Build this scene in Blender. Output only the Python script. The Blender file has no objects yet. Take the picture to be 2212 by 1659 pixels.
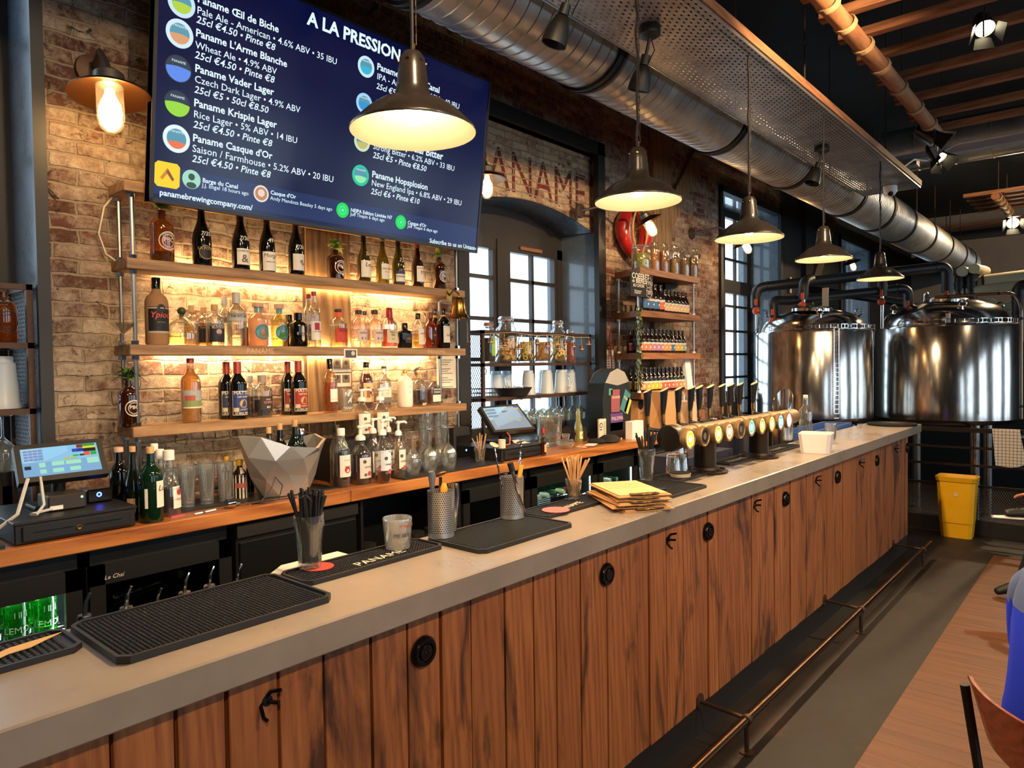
import bpy, math, random
from mathutils import Vector as V, Matrix as M
random.seed(7)
S=bpy.context.scene; COL=S.collection; PI=math.pi
# ---------------------------------------------------------------- camera
FP=1520.0; PW,PH=2212,1659; HC=1.69
R_=M(((0.65596638,0.02952345,-0.75421248),(-0.75467825,0.00845215,-0.65604062),(-0.01299387,0.99952835,0.02782503)))
cd=bpy.data.cameras.new('camera'); cam=bpy.data.objects.new('camera',cd); COL.objects.link(cam)
cam.matrix_world=M.Translation((0,0,HC))@R_.to_4x4()
cd.sensor_width=36; cd.lens=36*FP/PW; cd.clip_start=.02; S.camera=cam
S.view_settings.view_transform='Standard'; S.view_settings.look='None'; S.view_settings.gamma=1; S.view_settings.exposure=0.35
S.cycles.transparent_max_bounces=32; S.cycles.max_bounces=7; S.cycles.sample_clamp_indirect=4; S.cycles.caustics_reflective=False; S.cycles.caustics_refractive=False
# ---------------------------------------------------------------- world + lights
W=bpy.data.worlds.new('overcast_sky'); S.world=W; W.use_nodes=True
W.node_tree.nodes['Background'].inputs[0].default_value=(.66,.84,1,1); W.node_tree.nodes['Background'].inputs[1].default_value=3.0
WARM=(1,.66,.33)
def light(name,kind,loc,power,color=WARM,size=.1,rot=None,**k):
    l=bpy.data.lights.new(name,kind); l.energy=power; l.color=color
    if kind=='AREA': l.size=size
    else: l.shadow_soft_size=size
    for a,b in k.items(): setattr(l,a,b)
    o=bpy.data.objects.new(name,l); COL.objects.link(o); o.location=loc
    if rot: o.rotation_euler=rot
    return o
def aim(o,t): o.rotation_euler=(V(t)-o.location).to_track_quat('-Z','Y').to_euler()
def portal(name,loc,sx,sy,tgt):
    o=light(name,'AREA',loc,1,size=sx,shape='RECTANGLE',size_y=sy); aim(o,tgt); o.data.cycles.is_portal=True
portal('window_portal',(.05,3.7,2.3),1.9,2.6,(.05,0,2.3)); portal('window_portal',(4.02,3.7,2.0),1.7,1.9,(4.02,0,2.0)); portal('window_portal',(7.9,3.7,2.2),1.8,2.7,(7.9,0,2.2))
for wx in (-.6,2.6,5.8,9.0,11.9): portal('window_portal',(wx,-5.1,2.1),1.8,3.0,(wx,0,2.1))
# unseen spots without fixtures, added to brighten bar front, back wall and far room
for i,(x,y,z,p,t) in enumerate([(-1.2,-1.9,3.75,240,(1.0,1.4,1.0)),(1.6,-1.9,3.75,240,(2.8,1.4,1.0)),(3.9,-1.7,3.75,230,(4.7,1.4,1.0)),(.9,.4,3.5,160,(2.2,3.2,2.2)),(3.6,.2,3.5,310,(5.2,3.2,2.2)),(6.0,-1.2,3.75,110,(6.8,.6,.3)),(9.5,-.8,3.9,420,(13.5,2.2,3.6)),(11.0,.5,3.9,300,(8.8,1.6,2.2))]):
    o=light('theatre_and_fill_spot','SPOT',(x,y,z),p,(1,.7,.4),.06,spot_size=math.radians(82),spot_blend=.9); aim(o,t)
def at(px,py,axis,val):
    d=R_@V((px-PW/2,-(py-PH/2),-FP)); k='xyz'.index(axis); c=V((0,0,HC))
    return c+d*((val-c[k])/d[k])
def depth(p): 
    c=R_.transposed()@(V(p)-V((0,0,HC))); return -c.z
# ---------------------------------------------------------------- materials
MC={}
def newmat(n):
    m=bpy.data.materials.new(n); m.use_nodes=True; nt=m.node_tree; return m,nt,nt.nodes['Principled BSDF']
def lin(c): return tuple(((x/12.92) if x<=.04045 else ((x+.055)/1.055)**2.4) for x in c[:3])
def hx(s): return lin(tuple(int(s[i:i+2],16)/255 for i in (0,2,4)))
def pm(col,rough=.5,metal=0,emit=0,ecol=None,coat=0,name=None):
    if isinstance(col,str): col=hx(col)
    key=(tuple(col),rough,metal,emit,ecol,coat)
    if key in MC: return MC[key]
    m,nt,b=newmat(name or 'surface'); b.inputs['Base Color'].default_value=(*col,1); b.inputs['Roughness'].default_value=rough; b.inputs['Metallic'].default_value=metal; b.inputs['Coat Weight'].default_value=coat
    if emit: b.inputs['Emission Color'].default_value=(*(hx(ecol) if ecol else col),1); b.inputs['Emission Strength'].default_value=emit
    MC[key]=m; return m
def glass(col,gl=1.0,diff=0.0,name='glass',rough=.02):
    if isinstance(col,str): col=hx(col)
    key=('g',tuple(col),gl,diff,rough)
    if key in MC: return MC[key]
    m,nt,b=newmat(name); N=nt.nodes; L=nt.links; out=N['Material Output']; N.remove(b)
    tr=N.new('ShaderNodeBsdfTransparent'); tr.inputs[0].default_value=(*col,1)
    g=N.new('ShaderNodeBsdfGlossy'); g.inputs['Roughness'].default_value=rough; g.inputs[0].default_value=(1,1,1,1)
    lw=N.new('ShaderNodeLayerWeight'); lw.inputs[0].default_value=.35
    mu=N.new('ShaderNodeMath'); mu.operation='MULTIPLY_ADD'; mu.inputs[1].default_value=.75*gl; mu.inputs[2].default_value=.04*gl; L.new(lw.outputs['Facing'],mu.inputs[0])
    base=tr
    if diff:
        d=N.new('ShaderNodeBsdfDiffuse'); d.inputs[0].default_value=(*[min(1,c*1.0) for c in col],1); tl=N.new('ShaderNodeBsdfTranslucent'); tl.inputs[0].default_value=(*col,1)
        ad=N.new('ShaderNodeMixShader'); L.new(d.outputs[0],ad.inputs[1]); L.new(tl.outputs[0],ad.inputs[2])
        m1=N.new('ShaderNodeMixShader'); m1.inputs[0].default_value=diff; L.new(tr.outputs[0],m1.inputs[1]); L.new(ad.outputs[0],m1.inputs[2]); base=m1
    mx=N.new('ShaderNodeMixShader'); L.new(mu.outputs[0],mx.inputs[0]); L.new(base.outputs[0],mx.inputs[1]); L.new(g.outputs[0],mx.inputs[2]); L.new(mx.outputs[0],out.inputs[0])
    MC[key]=m; return m
class NB:                       # tiny node helper
    def __init__(s,name): s.m,s.nt,s.b=newmat(name); s.N=s.nt.nodes; s.L=s.nt.links
    def n(s,t,**k):
        o=s.N.new('ShaderNode'+t)
        for a,b in k.items(): setattr(o,a,b)
        return o
    def l(s,a,b): s.L.new(a,b)
    def co(s,scale=(1,1,1),kind='Object',rot=(0,0,0)):
        c=s.n('TexCoord'); mp=s.n('Mapping'); mp.inputs['Scale'].default_value=scale; mp.inputs['Rotation'].default_value=rot; s.l(c.outputs[kind],mp.inputs[0]); return mp.outputs[0]
    def noise(s,vec,scale,detail=4,rough=.55,dist=0):
        o=s.n('TexNoise'); o.inputs['Scale'].default_value=scale; o.inputs['Detail'].default_value=detail; o.inputs['Roughness'].default_value=rough; o.inputs['Distortion'].default_value=dist
        s.l(vec,o.inputs['Vector']); return o.outputs['Fac']
    def ramp(s,fac,stops,interp='LINEAR'):
        o=s.n('ValToRGB'); r=o.color_ramp; r.interpolation=interp
        while len(r.elements)<len(stops): r.elements.new(.5)
        for e,(p,c) in zip(r.elements,stops):
            e.position=p; e.color=(*(hx(c) if isinstance(c,str) else c),1)
        s.l(fac,o.inputs[0]); return o.outputs[0]
    def mix(s,fac,a,b,mode='MIX'):
        o=s.n('Mix',data_type='RGBA',blend_type=mode)
        if isinstance(fac,float): o.inputs[0].default_value=fac
        else: s.l(fac,o.inputs[0])
        for i,x in ((6,a),(7,b)):
            if isinstance(x,(tuple,str)): o.inputs[i].default_value=(*(hx(x) if isinstance(x,str) else x),1)
            else: s.l(x,o.inputs[i])
        return o.outputs[2]
    def math(s,op,a,b=None,c=None):
        o=s.n('Math',operation=op)
        for i,x in enumerate((a,b,c)):
            if x is None: continue
            if isinstance(x,(int,float)): o.inputs[i].default_value=x
            else: s.l(x,o.inputs[i])
        return o.outputs[0]
    def bump(s,h,dist=.01,strength=1):
        o=s.n('Bump'); o.inputs['Distance'].default_value=dist; o.inputs['Strength'].default_value=strength; s.l(h,o.inputs['Height']); s.l(o.outputs[0],s.b.inputs['Normal'])
    def done(s,col=None,rough=None,metal=0,roughv=None):
        if col is not None: s.l(col,s.b.inputs['Base Color'])
        if rough is not None: s.b.inputs['Roughness'].default_value=rough
        if roughv is not None: s.l(roughv,s.b.inputs['Roughness'])
        s.b.inputs['Metallic'].default_value=metal; return s.m
def brickmat(wash,name,red=('5e2a1a','8a4a30'),washc=('b9a48a','8f7a66'),rowh=.05):
    k=NB(name); c=k.n('TexCoord'); sp=k.n('SeparateXYZ'); k.l(c.outputs['Object'],sp.inputs[0]); cb=k.n('CombineXYZ')
    k.l(sp.outputs[0],cb.inputs[0]); k.l(sp.outputs[2],cb.inputs[1]); k.l(sp.outputs[1],cb.inputs[2])
    nz=k.n('TexNoise'); nz.inputs['Scale'].default_value=7; nz.inputs['Detail'].default_value=6; k.l(cb.outputs[0],nz.inputs['Vector'])
    va=k.n('VectorMath',operation='MULTIPLY_ADD'); va.inputs[1].default_value=(.05,.04,0); k.l(nz.outputs['Color'],va.inputs[0]); k.l(cb.outputs[0],va.inputs[2])
    br=k.n('TexBrick'); br.inputs['Scale'].default_value=1; br.inputs['Brick Width'].default_value=rowh*3.5; br.inputs['Row Height'].default_value=rowh; br.inputs['Mortar Size'].default_value=rowh*.11; br.inputs['Mortar Smooth'].default_value=.5
    br.inputs['Color1'].default_value=(0,0,0,1); br.inputs['Color2'].default_value=(1,1,1,1); br.inputs['Mortar'].default_value=(.5,.5,.5,1); k.l(va.outputs[0],br.inputs['Vector'])
    big=k.noise(cb.outputs[0],2.5,5,.6); med=k.noise(cb.outputs[0],22,9,.82,.25); fine=k.noise(cb.outputs[0],70,5,.7)
    rd=k.mix(br.outputs['Color'],red[0],red[1]); rd=k.mix(k.math('MULTIPLY',fine,.6),rd,'2c1510')
    ws=k.mix(big,washc[0],washc[1])
    t=k.math('ADD',k.math('ADD',k.math('MULTIPLY',med,.95),k.math('MULTIPLY',big,.7)),k.math('MULTIPLY',br.outputs['Color'],.16))
    f=k.math('MULTIPLY_ADD',t,3.4,wash); f=k.n('Clamp').outputs[0] if False else k.ramp(f,[(0,(0,0,0)),(1,(1,1,1))])
    col=k.mix(f,rd,ws); col=k.mix(br.outputs['Fac'],col,k.mix(med,'84725f','b4a28a'))
    soot=k.ramp(k.noise(cb.outputs[0],9,7,.75,1.2),[(.0,(1,1,1)),(.36,(1,1,1)),(.42,(0,0,0)),(1,(0,0,0))]); col=k.mix(soot,col,'251913')
    hgt=k.math('ADD',k.math('MULTIPLY',br.outputs['Fac'],-.8),k.math('ADD',k.math('MULTIPLY',med,.9),k.math('MULTIPLY',fine,.25)))
    k.bump(hgt,.016,.9); return k.done(col,.82)
BRICK=brickmat(-2.7,'whitewashed_brick',('643a2c','8a5842'),('d6c8b4','ae9c88'),.06); BRICK2=brickmat(-2.75,'red_brick',('7a3a28','a26044'),('d6c4a8','b49c80')); BRICKP=brickmat(-5.2,'painted_letter_brick',('5a1a10','8a3020'),('8a4430','6a3020')); BRICK3=brickmat(-2.35,'lettered_brick',('8a4630','b06a48'),('d6bd98','b89a78'))
def woodmat(name,c1,c2,c3,axis='x',scale=1,island=0.0,rough=.5,stain=0.0,coat=0,wave=.14):
    k=NB(name); sc={'x':(.9,9,9),'y':(9,.9,9),'z':(13,13,.8)}[axis]; v=k.co(tuple(s*scale for s in sc))
    if island:
        g=k.n('NewGeometry'); av=k.n('VectorMath',operation='MULTIPLY_ADD'); av.inputs[1].default_value=(37,53,91); k.l(g.outputs['Random Per Island'],av.inputs[0]); k.l(v,av.inputs[2]); v=av.outputs[0]
    a=k.noise(v,2.0,7,.7,1.4); b=k.noise(v,16,6,.75,.3)
    wv=k.n('TexWave',wave_type='BANDS',bands_direction='DIAGONAL'); wv.inputs['Scale'].default_value=1.5; wv.inputs['Distortion'].default_value=9; wv.inputs['Detail'].default_value=3; wv.inputs['Detail Scale'].default_value=.8; k.l(v,wv.inputs['Vector'])
    col=k.ramp(k.math('ADD',k.math('MULTIPLY',a,.55),k.math('ADD',k.math('MULTIPLY',b,.33),k.math('MULTIPLY',wv.outputs['Fac'],wave))),[(.3,c3),(.48,c2),(.7,c1)])
    if island:
        col=k.mix(k.math('MULTIPLY',g.outputs['Random Per Island'],island),col,k.mix(.5,col,c3))
    if stain:
        v2=k.co((5,5,1.3)); s1=k.noise(v2,1.1,5,.6,1.0); s1=k.ramp(s1,[(0,(0,0,0)),(.54,(0,0,0)),(.66,(1,1,1)),(1,(1,1,1))]); col=k.mix(k.math('MULTIPLY',s1,stain),col,'1d0e09')
    k.bump(k.math('ADD',b,a),.002,.35); k.b.inputs['Coat Weight'].default_value=coat; k.b.inputs['Coat Roughness'].default_value=.25
    return k.done(col,rough)
PLANK=woodmat('bar_front_wood','b8753f','9c5c30','64351c','z',1,.6,.55,.8)
OAK=woodmat('counter_oak','b8783f','9c5c2c','64381a','x',.7,0,.35,0,.35,.25)
SHELFW=woodmat('shelf_oak','b08c62','926c46','5e432c','x',.8,0,.5)
BEAM=woodmat('old_beam','a58358','82623f','42301f','z',.7,0,.75)
FLOORW=woodmat('floor_boards','7a4a22','683c1b','472712','y',.6,.45,.5,0,0,.06)
BARW=woodmat('grid_timber','a8744c','8c5a3a','5a3a26','y',1,0,.7); POLEW=woodmat('pole_timber','b07a4e','96623c','6a4228','x',1,0,.65)
def spotty(name,c1,c2,scale,rough,bump=.001,metal=0,c3=None,r2=None):
    k=NB(name); v=k.co(); n=k.noise(v,scale,6,.65); n2=k.noise(v,scale*7,4,.6)
    st=[(.3,c1),(.7,c2)] if not c3 else [(.3,c1),(.52,c2),(.68,c3)]
    col=k.ramp(k.math('ADD',k.math('MULTIPLY',n,.8),k.math('MULTIPLY',n2,.2)),st)
    if bump: k.bump(n2,bump,.5)
    rv=k.math('MULTIPLY_ADD',n,.35,rough-.17) if r2 is None else None
    return k.done(col,rough,metal,rv)
CONC=spotty('waxed_concrete','85786c','9c8e80',3.0,.3,.0004)
CONCF=spotty('concrete_floor','160e0a','1d130c',2.6,.62,.002,0,'38271c')
GALV=spotty('galvanised_steel','aaa7a1','d0cdc6',4,.34,.0006,.85)
STEEL=pm('d2cfca',.17,1,name='brushed_steel'); CHROME=pm('e8e6e2',.08,1,name='chrome'); BLACK=pm('141313',.5,name='black_paint'); BLACKG=pm('0d0d0e',.16,name='black_gloss'); RUBBER=pm('17171a',.55,name='black_rubber')
RUST=spotty('raw_steel','3a2a22','5d4537',9,.55,.0005,.6); CAST=spotty('cast_iron','29211d','4a3a30',12,.45,.001,.7); BRASS=pm('b58a45',.25,1,name='brass'); COPPER=pm('8a5c34',.34,1,name='aged_copper')
NAVY=spotty('dark_blue_paint','48545f','55626e',6,.28,.0004); NAVY.node_tree.nodes['Principled BSDF'].inputs['Coat Weight'].default_value=.7; DARK=spotty('black_plaster','0e0f10','191a1b',3,.7,.002)
WHITE=pm('e9e4dc',.5,name='white'); PAPER=pm('e6dcc8',.75,name='paper'); CLEAR=glass((.96,.97,.96),1.15,.04); CLEARD=glass((.93,.94,.92),1.5,.09)
# ---------------------------------------------------------------- mesh builder
TXT={}
def textgeo(s,bold=0.0):
    if 'M' in s: bold=0
    k=(s,bold)
    if k in TXT: return TXT[k]
    c=bpy.data.curves.new('t','FONT'); c.body=s; c.size=1; c.resolution_u=2; c.offset=bold; c.fill_mode='FRONT'
    o=bpy.data.objects.new('t',c); COL.objects.link(o); bpy.context.view_layer.update()
    me=bpy.data.meshes.new_from_object(o.evaluated_get(bpy.context.evaluated_depsgraph_get()))
    vs=[(v.co.x,v.co.y) for v in me.vertices]; fs=[tuple(p.vertices) for p in me.polygons]
    bpy.data.objects.remove(o); bpy.data.curves.remove(c); bpy.data.meshes.remove(me)
    w=max([v[0] for v in vs] or [0]); TXT[k]=(vs,fs,w); return TXT[k]
class MB:
    def __init__(s): s.v=[]; s.f=[]; s.mi=[]; s.sm=[]; s.ms=[]
    def idx(s,m):
        if m not in s.ms: s.ms.append(m)
        return s.ms.index(m)
    def add(s,vs,fs,m,smooth=False,xf=None):
        b=len(s.v); i=s.idx(m)
        s.v+=[tuple(xf@V(v)) if xf else tuple(v) for v in vs]
        for f in fs: s.f.append(tuple(b+j for j in f)); s.mi.append(i); s.sm.append(smooth)
        return s
    def box(s,a,b,m,xf=None,bev=0):
        x0,y0,z0=a; x1,y1,z1=b
        if bev:
            e=bev; vs=[];fs=[]
            def q(*p):
                n=len(vs); vs.extend(p); fs.append(tuple(range(n,n+len(p))))
            lo=(x0,y0,z0); hi=(x1,y1,z1)
            import itertools
            def P(ax,sg):  # face corners shrunk
                o=[i for i in range(3) if i!=ax]; r=[]
                for u,w in ((0,0),(1,0),(1,1),(0,1)):
                    p=[0,0,0]; p[ax]=hi[ax] if sg else lo[ax]
                    p[o[0]]=hi[o[0]]-e if u else lo[o[0]]+e; p[o[1]]=hi[o[1]]-e if w else lo[o[1]]+e; r.append(tuple(p))
                return r
            F={(ax,sg):P(ax,sg) for ax in range(3) for sg in (0,1)}
            for (ax,sg),p in F.items(): q(*p)
            for a1 in range(3):
                for a2 in range(a1+1,3):
                    a3=3-a1-a2
                    for s1 in (0,1):
                        for s2 in (0,1):
                            def c(ax,sg,oth,so,t):
                                p=[0,0,0]; p[ax]=hi[ax] if sg else lo[ax]; p[oth]=(hi[oth]-e) if so else (lo[oth]+e); p[a3]=(hi[a3]-e) if t else lo[a3]+e; return tuple(p)
                            q(c(a1,s1,a2,s2,0),c(a1,s1,a2,s2,1),c(a2,s2,a1,s1,1),c(a2,s2,a1,s1,0))
            for s1 in (0,1):
                for s2 in (0,1):
                    for s3 in (0,1):
                        X=hi[0] if s1 else lo[0];Y=hi[1] if s2 else lo[1];Z=hi[2] if s3 else lo[2]
                        ix=X-e if s1 else X+e; iy=Y-e if s2 else Y+e; iz=Z-e if s3 else Z+e
                        q((X,iy,iz),(ix,Y,iz),(ix,iy,Z))
            return s.add(vs,fs,m,False,xf)
        vs=[(x0,y0,z0),(x1,y0,z0),(x1,y1,z0),(x0,y1,z0),(x0,y0,z1),(x1,y0,z1),(x1,y1,z1),(x0,y1,z1)]
        return s.add(vs,[(0,3,2,1),(4,5,6,7),(0,1,5,4),(1,2,6,5),(2,3,7,6),(3,0,4,7)],m,False,xf)
    def lathe(s,prof,m,n=20,xf=None,a0=0,a1=2*PI,xs=None,smooth=True):
        full=abs(a1-a0-2*PI)<1e-6; k=n if full else n+1; vs=[]; fs=[]; rows=[]
        for r,z in prof:
            if r<1e-7: rows.append([len(vs)]); vs.append((0,0,z)); continue
            row=[]
            for i in range(k):
                a=a0+(a1-a0)*i/n; rr=r*(xs(a) if xs else 1); row.append(len(vs)); vs.append((rr*math.cos(a),rr*math.sin(a),z))
            rows.append(row)
        for A,B in zip(rows,rows[1:]):
            for i in range(n):
                j=(i+1)%k if full else i+1
                if len(A)==1 and len(B)==1: continue
                if len(A)==1: fs.append((A[0],B[j],B[i]))
                elif len(B)==1: fs.append((A[i],A[j],B[0]))
                else: fs.append((A[i],A[j],B[j],B[i]))
        return s.add(vs,fs,m,smooth,xf)
    def tube(s,pts,r,m,n=8,closed=False,cap=True,smooth=True,xf=None):
        P=[V(p) for p in pts]; K=len(P); vs=[];fs=[]; up=None
        rr=r if isinstance(r,(list,tuple)) else [r]*K
        for i,p in enumerate(P):
            if closed: t=(P[(i+1)%K]-P[i-1])
            else: t=P[min(i+1,K-1)]-P[max(i-1,0)]
            t.normalize()
            if up is None: up=t.orthogonal().normalized()
            else: up=(up-t*up.dot(t)); up=up.normalized() if up.length>1e-6 else t.orthogonal().normalized()
            w=t.cross(up)
            for j in range(n):
                a=2*PI*j/n; vs.append(tuple(p+(up*math.cos(a)+w*math.sin(a))*rr[i]))
        for i in range(K if closed else K-1):
            for j in range(n):
                a=i*n+j; b=i*n+(j+1)%n; c=((i+1)%K)*n+(j+1)%n; d=((i+1)%K)*n+j; fs.append((a,b,c,d))
        if cap and not closed: fs.append(tuple(reversed(range(n)))); fs.append(tuple((K-1)*n+j for j in range(n)))
        return s.add(vs,fs,m,smooth,xf)
    def prism(s,poly,h,m,xf=None,smooth=False):      # poly in local xy, extruded 0..h in z
        n=len(poly); vs=[(x,y,0) for x,y in poly]+[(x,y,h) for x,y in poly]
        fs=[tuple(reversed(range(n))),tuple(range(n,2*n))]+[(i,(i+1)%n,n+(i+1)%n,n+i) for i in range(n)]
        return s.add(vs,fs,m,smooth,xf)
    def text(s,t,size,m,o,u,w,bold=.0,shear=0,align='l',fn=None):
        vs,fs,wd=textgeo(t,bold); o=V(o);u=V(u);w=V(w); dx={'l':0,'c':-wd/2,'r':-wd}[align]
        if fn: out=[fn((x+dx+y*shear)*size,y*size) for x,y in vs]
        else: out=[tuple(o+u*((x+dx+y*shear)*size)+w*(y*size)) for x,y in vs]
        return s.add(out,fs,m)
    def obj(s,name,parent=None,loc=None):
        me=bpy.data.meshes.new(name); me.from_pydata(s.v,[],s.f)
        for m in s.ms: me.materials.append(m)
        me.polygons.foreach_set('material_index',s.mi); me.polygons.foreach_set('use_smooth',s.sm); me.update()
        if any(s.sm): me.set_sharp_from_angle(angle=.75)
        o=bpy.data.objects.new(name,me); COL.objects.link(o)
        if parent: o.parent=parent
        if loc: o.location=loc
        return o
def tag(o,label,cat,group=None,kind=None):
    if label: o['label']=label
    if cat: o['category']=cat
    if group: o['group']=group
    if kind: o['kind']=kind
    return o
def thing(name,label,cat,loc=(0,0,0),rz=0,group=None):
    o=bpy.data.objects.new(name,None); o.empty_display_size=.05; COL.objects.link(o); o.location=loc; o.rotation_euler=(0,0,rz); return tag(o,label,cat,group)
def struct(o): o['kind']='structure'; return o
KIDS={}
def dup(root,loc,rz=None,label=None,group=None):
    r=root.copy(); COL.objects.link(r); r.location=loc
    if rz is not None: r.rotation_euler=(0,0,rz)
    if label: r['label']=label
    if group: r['group']=group
    for ch in list(root.children):
        c=ch.copy(); COL.objects.link(c); c.parent=r
        for g in list(ch.children): d=g.copy(); COL.objects.link(d); d.parent=c
    return r
def T(x=0,y=0,z=0): return M.Translation((x,y,z))
def RX(a): return M.Rotation(a,4,'X')
def RY(a): return M.Rotation(a,4,'Y')
def RZ(a): return M.Rotation(a,4,'Z')
def dirm(d):   # rotation taking +z to d
    return V(d).to_track_quat('Z','Y').to_matrix().to_4x4()
# ================================================================ STRUCTURE
m=MB(); m.box((-3,.83,-.1),(16,4,0),CONCF); m.box((7.22,-5.3,-.1),(16,.83,0),CONCF); struct(m.obj('floor'))
m=MB(); y=.83; x=-3.0; random.seed(3)
while x<7.21:
    w=min(.13,7.215-x); yy=.829
    while yy>-5.2:
        L=random.uniform(.8,1.9); m.box((x+.001,max(yy-L,-5.25)+.001,-.098),(x+w-.001,yy-.001,.004),FLOORW); yy-=L
    x+=.13
struct(m.obj('floor_boards'))
m=MB(); m.box((-3,-5.3,4.45),(16.2,4,4.6),DARK); struct(m.obj('ceiling'))
YW=3.22; YB=3.75
m=MB()
def seg(x0,x1,z0,z1,mt): m.box((x0,YW,z0),(x1,YB,z1),mt)
seg(-3,-.95,0,4.45,BRICK); seg(-.95,.9,0,1.1,BRICK); seg(-.95,.9,3.6,4.45,BRICK); seg(.9,3.25,0,4.45,BRICK); seg(3.25,4.8,0,1.12,BRICK); seg(3.25,4.8,3.36,4.45,BRICK2)
seg(4.8,7.06,0,4.45,BRICK2); seg(7.06,8.78,0,.95,DARK); seg(7.06,8.78,3.5,4.45,BRICK2); seg(8.78,11.2,0,4.45,DARK); seg(11.2,12.75,0,1.0,DARK); seg(11.2,12.75,3.5,4.45,DARK); seg(12.75,16.1,0,4.45,DARK)
struct(m.obj('wall_back'))
# arched brick panel over the middle window
m=MB(); poly=[(3.25,3.36)]
arc=[(3.25+1.55*i/24,2.755+.13*math.sin(PI*i/24)**.8) for i in range(25)]
poly+=arc+[(4.8,3.36)]
m.prism(poly,YB-YW-.07,BRICK3,T(0,YB,0)@RX(PI/2)); 
red=pm('74281a',.85); dk=pm('2c1712',.85)
m.text('PANAME',.37,BRICKP,(3.38,YW+.068,2.915),(.93,0,0),(0,0,1.12),.012)
struct(m.obj('wall_back_arch'))
# black painted reveals
m=MB()
def revl(x0,x1,z0,z1,arch=False):
    m.box((x0,YW,z0),(x0+.012,YB,z1),NAVY); m.box((x1-.012,YW,z0),(x1,YB,z1),NAVY); m.box((x0,YW,z0),(x1,YB,z0+.02),NAVY)
    if not arch: m.box((x0,YW,z1-.012),(x1,YB,z1),NAVY)
revl(-.95,.9,1.1,3.6); revl(3.25,4.8,1.12,2.75,True); revl(7.06,8.78,.95,3.5); revl(11.2,12.75,1,3.5)
for (xa,za),(xb,zb) in zip(arc,arc[1:]): m.add([(xa,YW+.07,za-.004),(xb,YW+.07,zb-.004),(xb,YB,zb-.004),(xa,YB,za-.004)],[(0,1,2,3)],NAVY)
struct(m.obj('trim_1'))
# window frames (dark brown timber) + panes
FR=pm('2b2622',.5); PANE=glass((.97,.99,1),.35)
def window(n,x0,x1,z0,z1,rows,cols,arch=None,trans=None):
    m=MB(); y0,y1=3.585,3.64
    m.box((x0,y0,z0),(x0+.07,y1,z1),FR); m.box((x1-.07,y0,z0),(x1,y1,z1),FR); m.box((x0,y0,z0),(x1,y1,z0+.08),FR); m.box((x0,y0,z1-.08),(x1,y1,z1),FR)
    xm=(x0+x1)/2; m.box((xm-.065,y0-.012,z0),(xm+.065,y1,z1),FR)
    if arch: m.box((x0,y0+.005,z1),(x1,y1,z1+arch),FR)
    tops=z1
    if trans: m.box((x0,y0-.01,trans-.09),(x1,y1,trans+.07),FR)
    for a,b in ((x0+.07,xm-.065),(xm+.065,x1-.07)):
        for c in range(1,cols): xx=a+(b-a)*c/cols; m.box((xx-.014,y0+.01,z0),(xx+.014,y1-.01,z1),FR)
        m.box((a,y0+.004,z0),(a+.035,y1-.004,z1),FR); m.box((b-.035,y0+.004,z0),(b,y1-.004,z1),FR)
    for zz in rows: m.box((x0,y0+.01,zz-.014),(x1,y1-.01,zz+.014),FR)
    o=struct(m.obj('window_%d'%n)); MB().box((x0+.03,3.61,z0+.03),(x1-.03,3.616,z1-.03),PANE).obj('pane',o)
    if n==2: MB().box((4.23,3.565,2.585),(4.5,3.585,2.615),pm('8a5a36',.5),bev=.006).obj('ventilation_grille',o)
    return o
window(1,-.94,.89,1.12,3.59,[1.6,2.1,2.6,3.1],2); window(2,3.262,4.788,1.14,2.64,[1.43,1.73,2.035,2.345],2,.3); window(3,7.072,8.768,.97,3.49,[1.23,1.5,1.78,2.06,2.36,2.92,3.2],2,None,2.6); window(4,11.21,12.74,1.02,3.49,[1.5,2,2.5,3],2)
# steel surrounds standing proud of the brick
def surround(n,x0,x1,z0,z1,w,d=.05,top=True):
    e=.012; m=MB(); m.box((x0,YW-d,z0),(x0+w,YW+e,z1),BLACK); m.box((x1-w,YW-d,z0),(x1,YW+e,z1),BLACK)
    if top: m.box((x0,YW-d,z1-w),(x1,YW+.06,z1+.0),BLACK)
    struct(m.obj('trim_%d'%n))
surround(2,-1.02,.915,1.0,3.68,.045,.012); surround(3,3.16,4.845,1.12,3.46,.10,.035); surround(4,7.03,8.8,.9,3.54,.06,.03); surround(5,11.15,12.8,.95,3.55,.06,.03)
# far, left and guest-side walls
BACKP=spotty('grey_painted_brick','6c6460','7d7470',1.5,.8,.003)
m=MB(); m.box((15.9,-5.3,0),(16.1,3.22,4.45),BACKP); m.box((15.8,-5.3,4.12),(15.9,3.22,4.24),BARW); m.box((15.86,-5.3,3.95),(15.9,3.22,4.12),DARK); struct(m.obj('wall_far'))
m=MB(); m.box((-3.2,-5.3,0),(-3,4,4.45),DARK); struct(m.obj('wall_left'))
m=MB(); xs=[-3,-1.5,.3,1.7,3.5,4.9,6.7,8.1,9.9,11.0,12.8,16]
for i in range(0,11,2): m.box((xs[i],-5.5,0),(xs[i+1],-5.2,4.45),BRICK2)
for i in range(1,11,2): m.box((xs[i],-5.5,0),(xs[i+1],-5.2,.6),BRICK2); m.box((xs[i],-5.5,3.6),(xs[i+1],-5.2,4.45),BRICK2); m.box(((xs[i]+xs[i+1])/2-.06,-5.4,.6),((xs[i]+xs[i+1])/2+.06,-5.3,3.6),FR)
struct(m.obj('wall_front'))
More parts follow.
